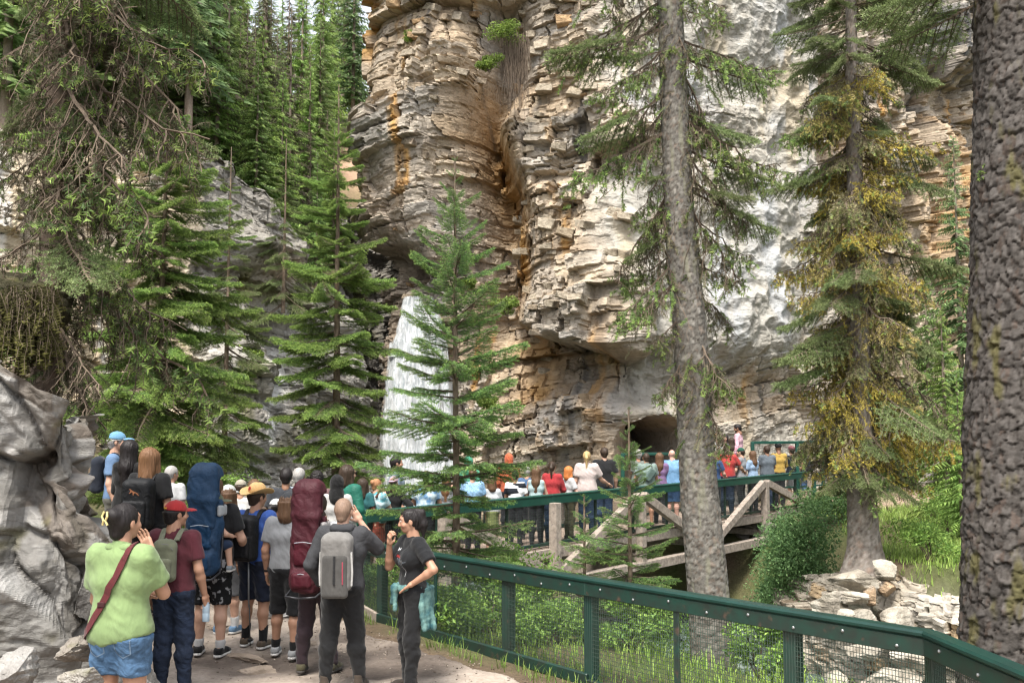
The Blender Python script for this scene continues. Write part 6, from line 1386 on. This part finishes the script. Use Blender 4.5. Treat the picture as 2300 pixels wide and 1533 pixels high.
def kid(label, P, top, bottom, shoe, cap=None, hr='brown', side=1):
    """a toddler sitting in a carrier: one body, legs hanging"""
    t = worn('person', label, 'person', P); U = P.U; S = Sdf(.011); c = np.array
    S.cone(U((.02, -.19, 1.12)), U((.02, -.18, 1.32)), .085, .07, .05)
    for d in (-1, 1): S.cone(U((.02 + d * .05, -.17, 1.10)), U((.02 + d * .165, -.09, 1.09)), .048, .042, .03); S.cone(U((.02 + d * .165, -.09, 1.09)), U((.02 + d * .195, -.10, .89)), .040, .026, .03); S.cone(U((.02 + d * .195, -.10, .885)), U((.02 + d * .20, -.03, .86)), .026, .02, .02)
    for d in (-1, 1): S.cone(U((.02 + d * .075, -.16, 1.31)), U((.02 + d * .155, -.13, 1.20)), .032, .027, .03); S.cone(U((.02 + d * .155, -.13, 1.20)), U((.02 + d * .20, -.04, 1.17)), .027, .020, .02)
    S.cone(U((.02, -.18, 1.32)), U((.03, -.16, 1.42)), .04, .04, .03); V, F = S.mesh(); hV, hF, hC = head_geo(True); R = np.array(Matrix.Rotation(rad(-60), 3, 'Z')); hv = hV * .86 @ R.T + U((.06, -.13, 1.50))
    Hd = hand_geo('relaxed'); hd = Hd[0] * .6
    Vs = [V, hv]; Fs = [F, hF + len(V)]; k = len(V) + len(hv)
    for d in (-1, 1): Vs.append(hd * [d, 1, 1] + U((.02 + d * .20, -.04, 1.17))); Fs.append((Hd[1] if d > 0 else Hd[1][:, ::-1]) + k); k += len(hd)
    obj('body', np.concatenate(Vs), np.concatenate(Fs), skin('light'), t, smooth=True, col=np.concatenate([np.ones((len(V), 3)), hC, np.ones((2 * len(hd), 3))]))
    S = Sdf(.011); S.cone(U((.02, -.19, 1.12)), U((.02, -.18, 1.32)), .10, .083, .05); sdfobj(S, 'shirt', cloth(top), t, .006)
    S = Sdf(.011)
    for d in (-1, 1):
        S.cone(U((.02 + d * .05, -.17, 1.10)), U((.02 + d * .165, -.09, 1.09)), .058, .052, .03)
        if bottom[1] == 'pants': S.cone(U((.02 + d * .165, -.09, 1.09)), U((.02 + d * .195, -.10, .91)), .050, .036, .03)
    sdfobj(S, 'shorts' if bottom[1] != 'pants' else 'trousers', cloth(bottom[0]), t, .004)
    (Vu, Fu), (Vb, Fb) = shoe_geo('low')
    for d in (-1, 1):
        o0 = U((.02 + d * .197, -.10, .835)); a = obj('shoe', Vu * .66 + o0, Fu, cloth(shoe), t, smooth=True); obj('sole', Vb * .66 + o0, Fb, M('sole_pale', (.55, .54, .52), rough=.7), a, smooth=True)
    V, F = hair_geo('short'); obj('hair', V * .86 @ R.T + U((.06, -.13, 1.50)), F, hairm(hr), t, smooth=True)
    if cap:
        (V, F), (Vb, Fb) = cap_geo(False); a = obj('cap', V * .86 @ R.T + U((.06, -.13, 1.50)), F, cloth(cap), t, smooth=True); obj('brim', Vb * .86 @ R.T + U((.06, -.13, 1.50)), Fb, cloth(cap), a, smooth=True)
    return t
kid('small person in an olive cap and shorts seated in the blue carrier', P, '26466b', ('20395c', 'short'), '9aa7b0', '7c8466')
po = worn('trekking_pole', 'grey telescopic trekking pole beside the blue child carrier', 'pole', P); w = P.ar[1][1]; tip = np.array([w[0] + .02, w[1] + .12, .02])
MB().tube([w + np.array([0, .06, .06]), w + np.array([0, .065, -.06])], .016, 8).build('grip', cloth('22262b'), po, True); MB().tube([w + np.array([0, .065, -.06]), lerp(w, tip, .6)], .0085, 8).build('upper_shaft', M('alu_grey', (.32, .34, .36), rough=.35, metal=.6), po, True); MB().tube([lerp(w + np.array([0, .065, -.06]), tip, .55), tip], [.0065, .0055], 8).build('lower_shaft', M('alu_dark', (.07, .075, .08), rough=.4, metal=.5), po, True); MB().tube([lerp(w, tip, .93), lerp(w, tip, .945)], .026, 12).build('basket', cloth('111213'), po)
# behind and beside the carriers
P = person('person in a white cap, white shirt and grey knee shorts beside the blue carrier', 513, 1084, 12.2, -12, None, 'light', ('bob', 'brown'), ('d9dadb', 'short'), ('6d6e72', 'knee'), ('6f9cc4', 'low', 'w'), fem=True, group=N_, hat=('cap', 'dcdcd8'), socks=('e6e6e6', .22), extra=.02, stance=(.09, 0, .10, .05))
P = person('person in a beige cap and white shirt in front of the mossy rock', 541, 1073, 14.2, 6, None, 'tan', ('short', 'dark'), ('dfddd8', 'short'), ('4a4a4c', 'pants'), group=N_, hat=('cap', 'b9ae9b'), extra=.02)
P = person('person in a straw cowboy hat, bright blue shirt and navy shorts', 578, 1090, 11.4, -16, None, 'tan', ('short', 'dark'), ('2a62c4', 'short'), ('16243f', 'shorts'), ('6f5f4c', 'low', 'w'), b=1.04, group=N_, hat=('cowboy',), socks=('17181b', .34), near=True, res=.013, head=(-22, 0), extra=.0, stance=(.13, .04, .13, -.03))
mk_ = M('hat_badge_red', (.42, .03, .03), rough=.6); an = np.linspace(0, 6.283, 14, endpoint=False)
decal(P, [c for c in P.o.children if c.name.startswith('hat')][0], 'round_badge', [[(.022 * math.cos(a), .022 * math.sin(a)) for a in an]], P.H2B(np.array([0, -.1, .10])), P.H2B(np.array([1., 0, 0])) - P.hc, P.H2B(np.array([0, 0, 1.])) - P.hc, mk_, (P.H2B(cowboy_geo()[0][0]), cowboy_geo()[0][1]))
backpack(P, 'black backpack on the bright blue shirt under the cowboy hat', '1c1d21', (.26, .18, .47), 1.19, kind='shiny')
P = person('person with pushed-up sunglasses, mostly hidden behind the cowboy hat', 572, 1076, 14.8, 4, None, 'tan', ('bob', 'brown'), ('8b7566', 'short'), ('333', 'pants') if False else ('333333', 'pants'), fem=True, group=N_, glasses='head')
P = person('person in a white cap, one hand raised, behind the blue shirt', 620, 1116, 13.2, -30, None, 'brown', ('pony', 'black'), ('3b3f48', 'short'), ('23252a', 'pants'), ('e8e8e8', 'low', 'w'), fem=True, group=N_, hat=('cap', 'e6e6e4'), extra=.02, arms=('down', 'ear'))
P = person('person in a dark grey cap, light grey shirt and black shorts with arms hanging', 648, 1100, 10.9, -8, None, 'tan', ('bob', 'brown'), ('a9acb0', 'short'), ('1a1b1f', 'knee'), ('b4b6b8', 'low', 'w'), b=1.03, group=N_, hat=('cap', '3f4247'), socks=('131416', .16), near=True, res=.013, extra=.02, arms=('down', 'down'), stance=(.15, .10, .11, -.04))
MB().tube([lerp(P.ar[0][0], P.ar[0][1], .86), lerp(P.ar[0][0], P.ar[0][1], .94)], .033, 10).build('wrist_watch', cloth('101112'), P.o)
# maroon child carrier
P = person('person in a white long-sleeved top and plum trousers wearing a maroon child carrier', 714, 1108, 10.3, -10, None, 'light', ('short', 'dark'), ('d3d4d6', 'long'), ('4a3840', 'pants'), ('6a6448', 'low'), arms=('strap', 'rail'), group=N_, near=True, res=.013, head=(20, 0), b=1.02, stance=(.14, .0, .16, .06), socks=('cfd3dc', .10))
carrier(P, 'maroon child carrier with sun hood on the person in plum trousers', '5d1f2d', 'cfc8c6', None)
kid('small person in navy trousers and pink shoes seated in the maroon carrier', P, '6a6f88', ('28335a', 'pants'), 'd8527a', None, 'dark')
# grey hoodie man
P = person('person in a charcoal hoodie and black trousers holding one hand to the ear', 772, 1117, 9.5, -4, None, 'light', ('buzz', 'stubble'), ('4a4b4f', 'long', 'heather'), ('17181b', 'pants'), ('4d4034', 'boot'), arms=('pocket', 'ear'), b=1.08, group=N_, near=True, res=.012, stance=(.15, -.02, .16, .05), hands=('relaxed', 'flat'), tops=.022, head=(-6, 3))
S = Sdf(.012); S.cone(P.U((-.07, -.06, 1.47)), P.U((.07, -.06, 1.47)), .045, None, .03); S.cone(P.U((-.075, -.04, 1.48)), P.U((-.05, .06, 1.46)), .030, None, .03); S.cone(P.U((.075, -.04, 1.48)), P.U((.05, .06, 1.46)), .030, None, .03); sdfobj(S, 'hood', cloth('4a4b4f', 'heather'), P.o, .006)
S = Sdf(.013); S.cone(P.U((-.07, 0, .95)), P.U((.07, 0, .95)), .127, None, .05); S.cut((0, 0, .845), (0, 0, -1)); S.cut((0, 0, .93), (0, 0, 1)); sdfobj(S, 'shirt_hem', cloth('1a2438'), P.o)
e, geo, yb = backpack(P, 'grey backpack with pink piping on the charcoal hoodie', '8d8a86', (.28, .17, .50), 1.18, pocket=False, strapcol='2c2d30')
S = Sdf(.011); S.box(P.U((0, yb + .025, 1.07)), (.122, .035, .20), .04, .02); pk, pg = sdfobj(S, 'lower_panel', cloth('5d5b58'), e, .004)
mp_ = cloth('d0405c'); t_ = np.linspace(-1, 1, 20)
MB().tube([P.U((u * .135, yb + .035 + .03 * abs(u) ** 3, 1.345 - .13 * abs(u) ** 5)) for u in t_], .006, 6).build('pink_piping', mp_, e); MB().tube([P.U((.075, yb - .012, 1.20)), P.U((.078, yb - .012, 1.0))], .006, 6).build('pink_zipper', mp_, e); MB().tube([P.U((0, yb - .012, 1.25)), P.U((0, yb - .016, 1.0))], .011, 6).build('webbing', cloth('2a2a2c'), e)
for d in (-1, 1): MB().tube([P.U((d * .137, yb + .05, 1.28)), P.U((d * .146, yb + .06, 1.1)), P.U((d * .140, yb + .06, .98))], .014, 6).build('side_panel', cloth('d8d6d2'), e)
# woman in black by the fence
P = person('person in black by the fence, one hand on hip, other hand at the mouth', 928, 1141, 9.65, 122, None, 'tan', ('ponyhigh', 'black'), ('17191e', 'short'), ('15161a', 'pants'), ('3d332c', 'boot'), arms=('hip', 'mouth'), fem=True, b=.94, group=N_, near=True, res=.011, stance=(.09, .06, .10, .0), hands=('flat', 'fist'), head=(-24, -6), eyes=True, glasses='head', hem=.93, lean=.04)
wh = M('print_white', (.62, .64, .66), rough=.7); rdp = M('print_red', (.45, .05, .045), rough=.7); gyp = M('print_grey', (.20, .23, .27), rough=.7)
fr = dict(o=P.U((.0, .15, 1.26)), right=(-1, 0, 0), up=(0, 0, 1))
decal(P, P.shirt, 'chest_logo', stroke([(-.085, .075), (-.085, .105)], .007) + stroke([(-.060, .075), (-.060, .105)], .007) + stroke([(-.085, .090), (-.060, .090)], .007), **fr, mat=wh)
rr = random.Random(3); sk = []
for i in range(26):
    a = rr.uniform(0, 6.28); r0 = rr.uniform(.01, .07); c0 = (.03 + r0 * math.cos(a), -.02 + 1.3 * r0 * math.sin(a)); sk += stroke([c0, (c0[0] + rr.uniform(-.02, .02), c0[1] + rr.uniform(-.02, .02)), (c0[0] + rr.uniform(-.035, .035), c0[1] + rr.uniform(-.035, .035))], .003)
decal(P, P.shirt, 'line_print', sk, **fr, mat=gyp); decal(P, P.shirt, 'red_print', stroke([(-.05, .02), (-.04, .045), (-.03, .02), (-.02, .045), (-.01, .02), (.0, .04), (.01, .015), (.022, .035), (.03, .01)], .006), **fr, mat=rdp); decal(P, P.shirt, 'white_line', stroke([(.07, .0), (.06, -.05), (.075, -.11), (.065, -.16)], .004), **fr, mat=wh)
# jacket tied round her waist
tj = worn('tied_jacket', 'teal tie-dyed jacket knotted round the waist above black trousers', 'jacket', P); mtj = M('teal_tiedye', tuple(v * .6 for v in hexc('86aca4')), tuple(v * .5 for v in hexc('3f7078')), scale=9, rough=.9, bump=.3, bscale=300, bdist=.002)
S = Sdf(.011); U = P.U
for k in range(14):
    a0, a1 = k * .4488, (k + 1) * .4488; S.cone(U((.150 * math.cos(a0), .128 * math.sin(a0), .985 + .01 * math.sin(a0 * 3))), U((.150 * math.cos(a1), .128 * math.sin(a1), .985 + .01 * math.sin(a1 * 3))), .030, None, .02)
sdfobj(S, 'waistband', mtj, tj, .012, 14)
S = Sdf(.011); S.box(U((-.10, -.135, .79)), (.13, .030, .20), .025, .03, R=np.array(Matrix.Rotation(rad(-38), 3, 'Z'))); S.cone(U((-.12, -.10, .93)), U((-.19, -.14, .62)), .05, .04, .03, fl=.6); S.cone(U((-.165, .0, .95)), U((-.205, -.03, .60)), .035, .03, .03, fl=.9); sdfobj(S, 'hanging_body', mtj, tj, .014, 10)
S = Sdf(.011); S.ell(U((.05, .165, .985)), (.045, .035, .045)); S.cone(U((.05, .165, .97)), U((.03, .175, .78)), .030, .024, .03); S.cone(U((.06, .165, .97)), U((.10, .165, .84)), .028, .03, .03); sdfobj(S, 'knot', mtj, tj, .010, 14)
# ---- the crowd at the bridge head and on the bridge
def bx(x, off):
    """distance of a spot on the bridge: that pixel column, off metres behind the near rail"""
    k = (x - 1150) / FPX; A = BR_A + BR_N * off; t = (k * A[1] - A[0]) / (BR_T[0] - k * BR_T[1]); return A[1] + BR_T[1] * t
CROWD = [  # label, x, y of the crown, distance or metres behind the near rail, heading, keywords
    ('person in a dark grey shirt standing before the grey rock wall', 643, 1050, 14.6, 6, dict(skin_='brown', hair=('short', 'black'), top=('3f434b', 'short'))),
    ('person in a pale blue shirt beyond the maroon carrier', 672, 1050, 15.3, -8, dict(skin_='brown', hair=('short', 'grey'), top=('b4c4d6', 'short'))),
    ('person in a dull red shirt showing just above the maroon sun hood', 712, 1058, 15.6, 0, dict(skin_='brown', hair=('curly', 'black'), top=('7a5a5a', 'short'))),
    ('person in a black headscarf and white top left of the teal jacket', 757, 1066, 14.4, 5, dict(skin_='tan', hair=None, hat=('hijab', '121214'), top=('d8d6d2', 'long'), fem=True)),
    ('person in a teal quilted jacket and sunglasses', 782, 1044, 15.2, -28, dict(skin_='light', hair=('bob', 'dark'), top=('12806a', 'long', 'shiny'), fem=True, glasses='eyes', head=(-25, 0), tops=.035)),
    ('person in a teal shirt between teal jacket and turquoise tie-dye', 815, 1074, 16.6, -10, dict(skin_='light', hair=('medium', 'dark'), top=('1f6f74', 'short'), fem=True)),
    ('person in a turquoise tie-dye shirt with sunglasses pushed up', 846, 1074, .30, -25, dict(skin_='light', hair=('bun', 'strawberry'), top=('4fb0c0', 'short', 'tiedye'), bottom=('b5533c', 'skirt'), fem=True, b=1.1, glasses='head', arms=('rail', 'mouth'), head=(-20, 0))),
    ('person in a pale pink cap and black jacket with one hand on the hip', 884, 1066, .45, -15, dict(skin_='tan', hair=('pony', 'dark'), top=('141416', 'long'), fem=True, hat=('capback', 'e0b3c4'), arms=('mouth', 'hip'), extra=.02)),
    ('person in a grey-blue shirt looking right in front of the waterfall', 890, 1024, 1.35, -75, dict(skin_='tan', hair=('short', 'black'), top=('8fa6b8', 'short'), b=1.15, eyes=True, arms=('down', 'down'))),
    ('person in a camouflage cap and sky blue tie-dye shirt with a black strap', 957, 1054, .35, -5, dict(skin_='tan', hair=('short', 'black'), top=('5c9ed6', 'short', 'tiedye'), hat=('capback', '55573c', 'camo'), b=1.12, extra=.02, arms=('rail', 'rail'))),
    ('person in grey sleeves raising both hands behind the camouflage cap', 1003, 1070, .9, -12, dict(skin_='light', hair=('long', 'ombre'), top=('8d8f94', 'long'), fem=True, arms=('camera', 'camera'))),
    ('person in a green hood half hidden behind the young spruce', 1052, 1024, 1.6, 5, dict(skin_='light', hair=('short', 'dark'), top=('56b58a', 'long'), hat=('hijab', '3fae86'))),
    ('person in a pale blue checked shirt behind the young spruce trunk', 1062, 1052, .5, -5, dict(skin_='light', hair=('short', 'brown'), top=('86b4dc', 'short', 'check'), arms=('rail', 'rail'))),
    ('person in a white shirt right of the young spruce trunk', 1105, 1072, .4, 8, dict(skin_='light', hair=('bob', 'brown'), top=('dfe2e6', 'short'), fem=True, bottom=('8d9a58', 'skirt'), arms=('rail', 'rail'))),
    ('person in an orange hood behind the spruce twigs', 1143, 1018, 1.7, 0, dict(skin_='tan', hair=None, hat=('hijab', 'e0662c'), top=('d8622c', 'long'))),
    ('person in a black and white striped shirt behind spruce twigs', 1158, 1056, .6, -10, dict(skin_='tan', hair=('short', 'black'), top=('1d2430', 'short', 'stripe'), arms=('rail', 'rail'))),
    ('person in a steel blue shirt beside the striped shirt', 1184, 1048, 1.1, -14, dict(skin_='light', hair=('short', 'grey'), top=('4f78a6', 'short'))),
    ('person in a pale aqua sleeveless top at the rail', 1204, 1048, .30, -8, dict(skin_='light', hair=('long', 'brown'), top=('b9d6d8', 'none'), fem=True, b=.95, arms=('rail', 'rail'))),
    ('person in a red long-sleeved jacket at the rail', 1240, 1035, .40, -12, dict(skin_='tan', hair=('pony', 'dark'), top=('c8202a', 'long'), fem=True, bottom=('27415f', 'pants', 'denim'), b=1.1, arms=('rail', 'rail'))),
    ('small person in a white shirt and olive trousers looking right', 1278, 1047, .45, -62, dict(skin_='pink', hair=('bob', 'red'), top=('dfe0e2', 'short'), fem=True, bottom=('565338', 'pants'), b=.95, arms=('rail', 'rail'), eyes=True)),
    ('person in a loose pale pink shirt with one hand along the rail', 1318, 1012, .45, -8, dict(skin_='light', hair=('pony', 'blonde'), top=('e6d3cd', 'short'), fem=True, bottom=('25405f', 'pants', 'denim'), b=1.12, arms=('down', ((.30, .10, 1.15), (.40, .28, 1.06))), tops=.028)),
    ('person in a black shirt and jeans right of the pale pink shirt', 1357, 1004, .75, 6, dict(skin_='light', hair=('short', 'dark'), top=('1d1e22', 'short'), bottom=('2c4566', 'pants', 'denim'), b=1.08, tops=.024)),
    ('person in a grey-green shirt looking into the tunnel', 1433, 1010, 1.5, 10, dict(skin_='tan', hair=('curly', 'grey'), top=('8a938a', 'short'))),
    ('person in a sage shirt with a sling bag bending over the rail', 1453, 1016, .55, 8, dict(skin_='tan', hair=('buzz', 'dark'), top=('8ba39a', 'short'), bottom=('2f3035', 'shorts'), b=1.14, arms=('rail', 'rail'), lean=.12)),
    ('person in a mauve top beside the sage shirt', 1481, 1016, .7, -6, dict(skin_='light', hair=('long', 'brown'), top=('8d6a9c', 'short'), fem=True, arms=('rail', 'rail'))),
    ('person in a long light blue shirt left of the grey trunk', 1509, 1009, .5, -5, dict(skin_='pink', hair=('bald', 'grey'), top=('79b4e6', 'long', 'shiny'), bottom=('2c5a8c', 'shorts'), b=1.18, arms=('rail', 'camera'), tops=.028, hem=.80)),
    ('person in a navy shirt just right of the grey trunk', 1602, 1010, .45, -40, dict(skin_='pink', hair=('short', 'white'), top=('2a5288', 'short'), b=1.12, arms=('rail', 'rail'), eyes=True)),
    ('person in a bright red shirt and navy cap leaning on the rail', 1631, 994, .55, -6, dict(skin_='tan', hair=('short', 'dark'), top=('d4302a', 'short'), hat=('cap', '1e2738'), bottom=('24354f', 'pants', 'denim'), b=1.22, arms=('down', ((.33, .08, 1.14), (.42, .27, 1.05))), extra=.02)),
    ('person in a yellow turban and white shirt at the tunnel landing', 1611, 975, 29.2, 12, dict(skin_='brown', hair=None, hat=('turban', 'e6b422'), top=('dfe4ea', 'long'), g=.58)),
    ('person in a black shirt on the landing right beside the trunk', 1597, 992, 29.3, -20, dict(skin_='brown', hair=('medium', 'black'), top=('2c2c30', 'short'), g=.58, fem=True)),
    ('person in white facing the camera beside the yellow turban', 1628, 975, 29.6, 160, dict(skin_='light', hair=('medium', 'black'), top=('d9d9dc', 'short'), g=.58, fem=True, eyes=True)),
    ('person in a patterned dark pink top before the pink checked shirt', 1643, 982, 29.3, -10, dict(skin_='brown', hair=('long', 'dark'), top=('c98a9c', 'short', 'check'), g=.58, fem=True)),
    ('person in a pink checked shirt looking down on the landing', 1657, 952, 29.7, 62, dict(skin_='brown', hair=('short', 'black'), top=('d9a9b8', 'long', 'check'), g=.75, eyes=True, beard=(.10, .08, .07), head=(15, -14))),
    ('person in a dark green cap and grey shirt at the rail', 1664, 1003, .6, 60, dict(skin_='light', hair=('short', 'dark'), top=('9ea2a8', 'short'), hat=('cap', '11604a'), eyes=True, arms=('rail', 'rail'), extra=.02)),
    ('person in a light blue shirt between grey shirt and slate polo', 1690, 1012, .4, 35, dict(skin_='light', hair=('long', 'brown'), top=('a6c6ea', 'short'), fem=True, arms=('rail', 'rail'), eyes=True)),
    ('person in a slate grey polo shirt leaning on the right end of the rail', 1722, 1000, .5, 15, dict(skin_='brown', hair=('short', 'dark'), top=('6b7681', 'short'), b=1.14, arms=('rail', 'rail'), bottom=('2c3f5c', 'pants'))),
    ('person in a mustard yellow jacket and black headwrap', 1748, 996, .6, 5, dict(skin_='brown', hair=None, hat=('turban', '17171a'), top=('d0a83a', 'long'), arms=('rail', 'rail'))),
    ('person in a dusty pink headwrap and navy top at the bridge end', 1778, 1002, .55, 20, dict(skin_='tan', hair=('short', 'dark'), hat=('turban', '9c5a62'), top=('24304e', 'long'), fem=True, bottom=('8a8d90', 'skirt'), arms=('rail', 'rail'))),
    ('person with a rucksack and bare arms at the end of the bridge', 1806, 1008, 1.0, 60, dict(skin_='tan', hair=('short', 'black'), top=('3f4650', 'none'), bottom=('3e6496', 'pants', 'denim'), arms=('folded', 'folded'))),
    ('person in a pink shirt and pale jeans facing the camera on the landing', 1881, 975, 30.3, 172, dict(skin_='light', hair=('short', 'brown'), top=('e6c6c8', 'long'), bottom=('9cb6d0', 'pants', 'denim'), g=.42, eyes=True, arms=('camera', 'camera'), shoes=('2a3340', 'low', 'w'))),
]
CP = {}
for lab, x, yt, dd, rz, kw in CROWD:
    Y = bx(x, dd) if dd < 6 else dd; kw = dict(kw); g = kw.pop('g', None)
    if g is None and dd < 6: g = DECK
    kw.setdefault('bottom', ('2a2d34', 'pants')); kw.setdefault('shoes', ('2a2a2c', 'low'))
    CP[lab] = person(lab, x, yt, Y, rz, g, res=.019 if Y > 18 else .016, group=B_ if Y > 15.8 else N_, **kw)
def who(s_): return next(v for k, v in CP.items() if s_ in k)
e, geo, yb = backpack(who('turquoise tie-dye shirt with'), 'small brown leather backpack on the turquoise tie-dye shirt', '7a3f24', (.20, .09, .20), 1.18, kind='shiny', pocket=False, strapcol='5e2f1b')
P = who('turquoise tie-dye shirt with'); S = Sdf(.01); S.box(P.U((0, yb - .004, 1.235)), (.095, .02, .06), .02, .02); sdfobj(S, 'flap', cloth('7a3f24', 'shiny'), e)
P = who('sage shirt'); sb = worn('sling_bag', 'grey-green sling bag across the back of the sage shirt', 'bag', P); S = Sdf(.013); S.box(P.U((.03, -.185, 1.22)), (.085, .045, .16), .035, .02, R=np.array(Matrix.Rotation(rad(38), 3, 'Y'))); sdfobj(S, 'bag', cloth('5f7a72'), sb, .004); MB().tube([P.U(v) for v in ((-.13, -.13, 1.05), (-.04, -.165, 1.16), (.10, -.14, 1.38), (.12, -.03, 1.49), (.08, .10, 1.40))], .014, 6).build('strap', cloth('222628'), sb)
backpack(who('rucksack'), 'dark rucksack of the person at the end of the bridge', '23262d', (.27, .17, .44), 1.2)
print('HEIGHTS', [(round(p.H, 2), p.label[:34]) for p in PEOPLE])
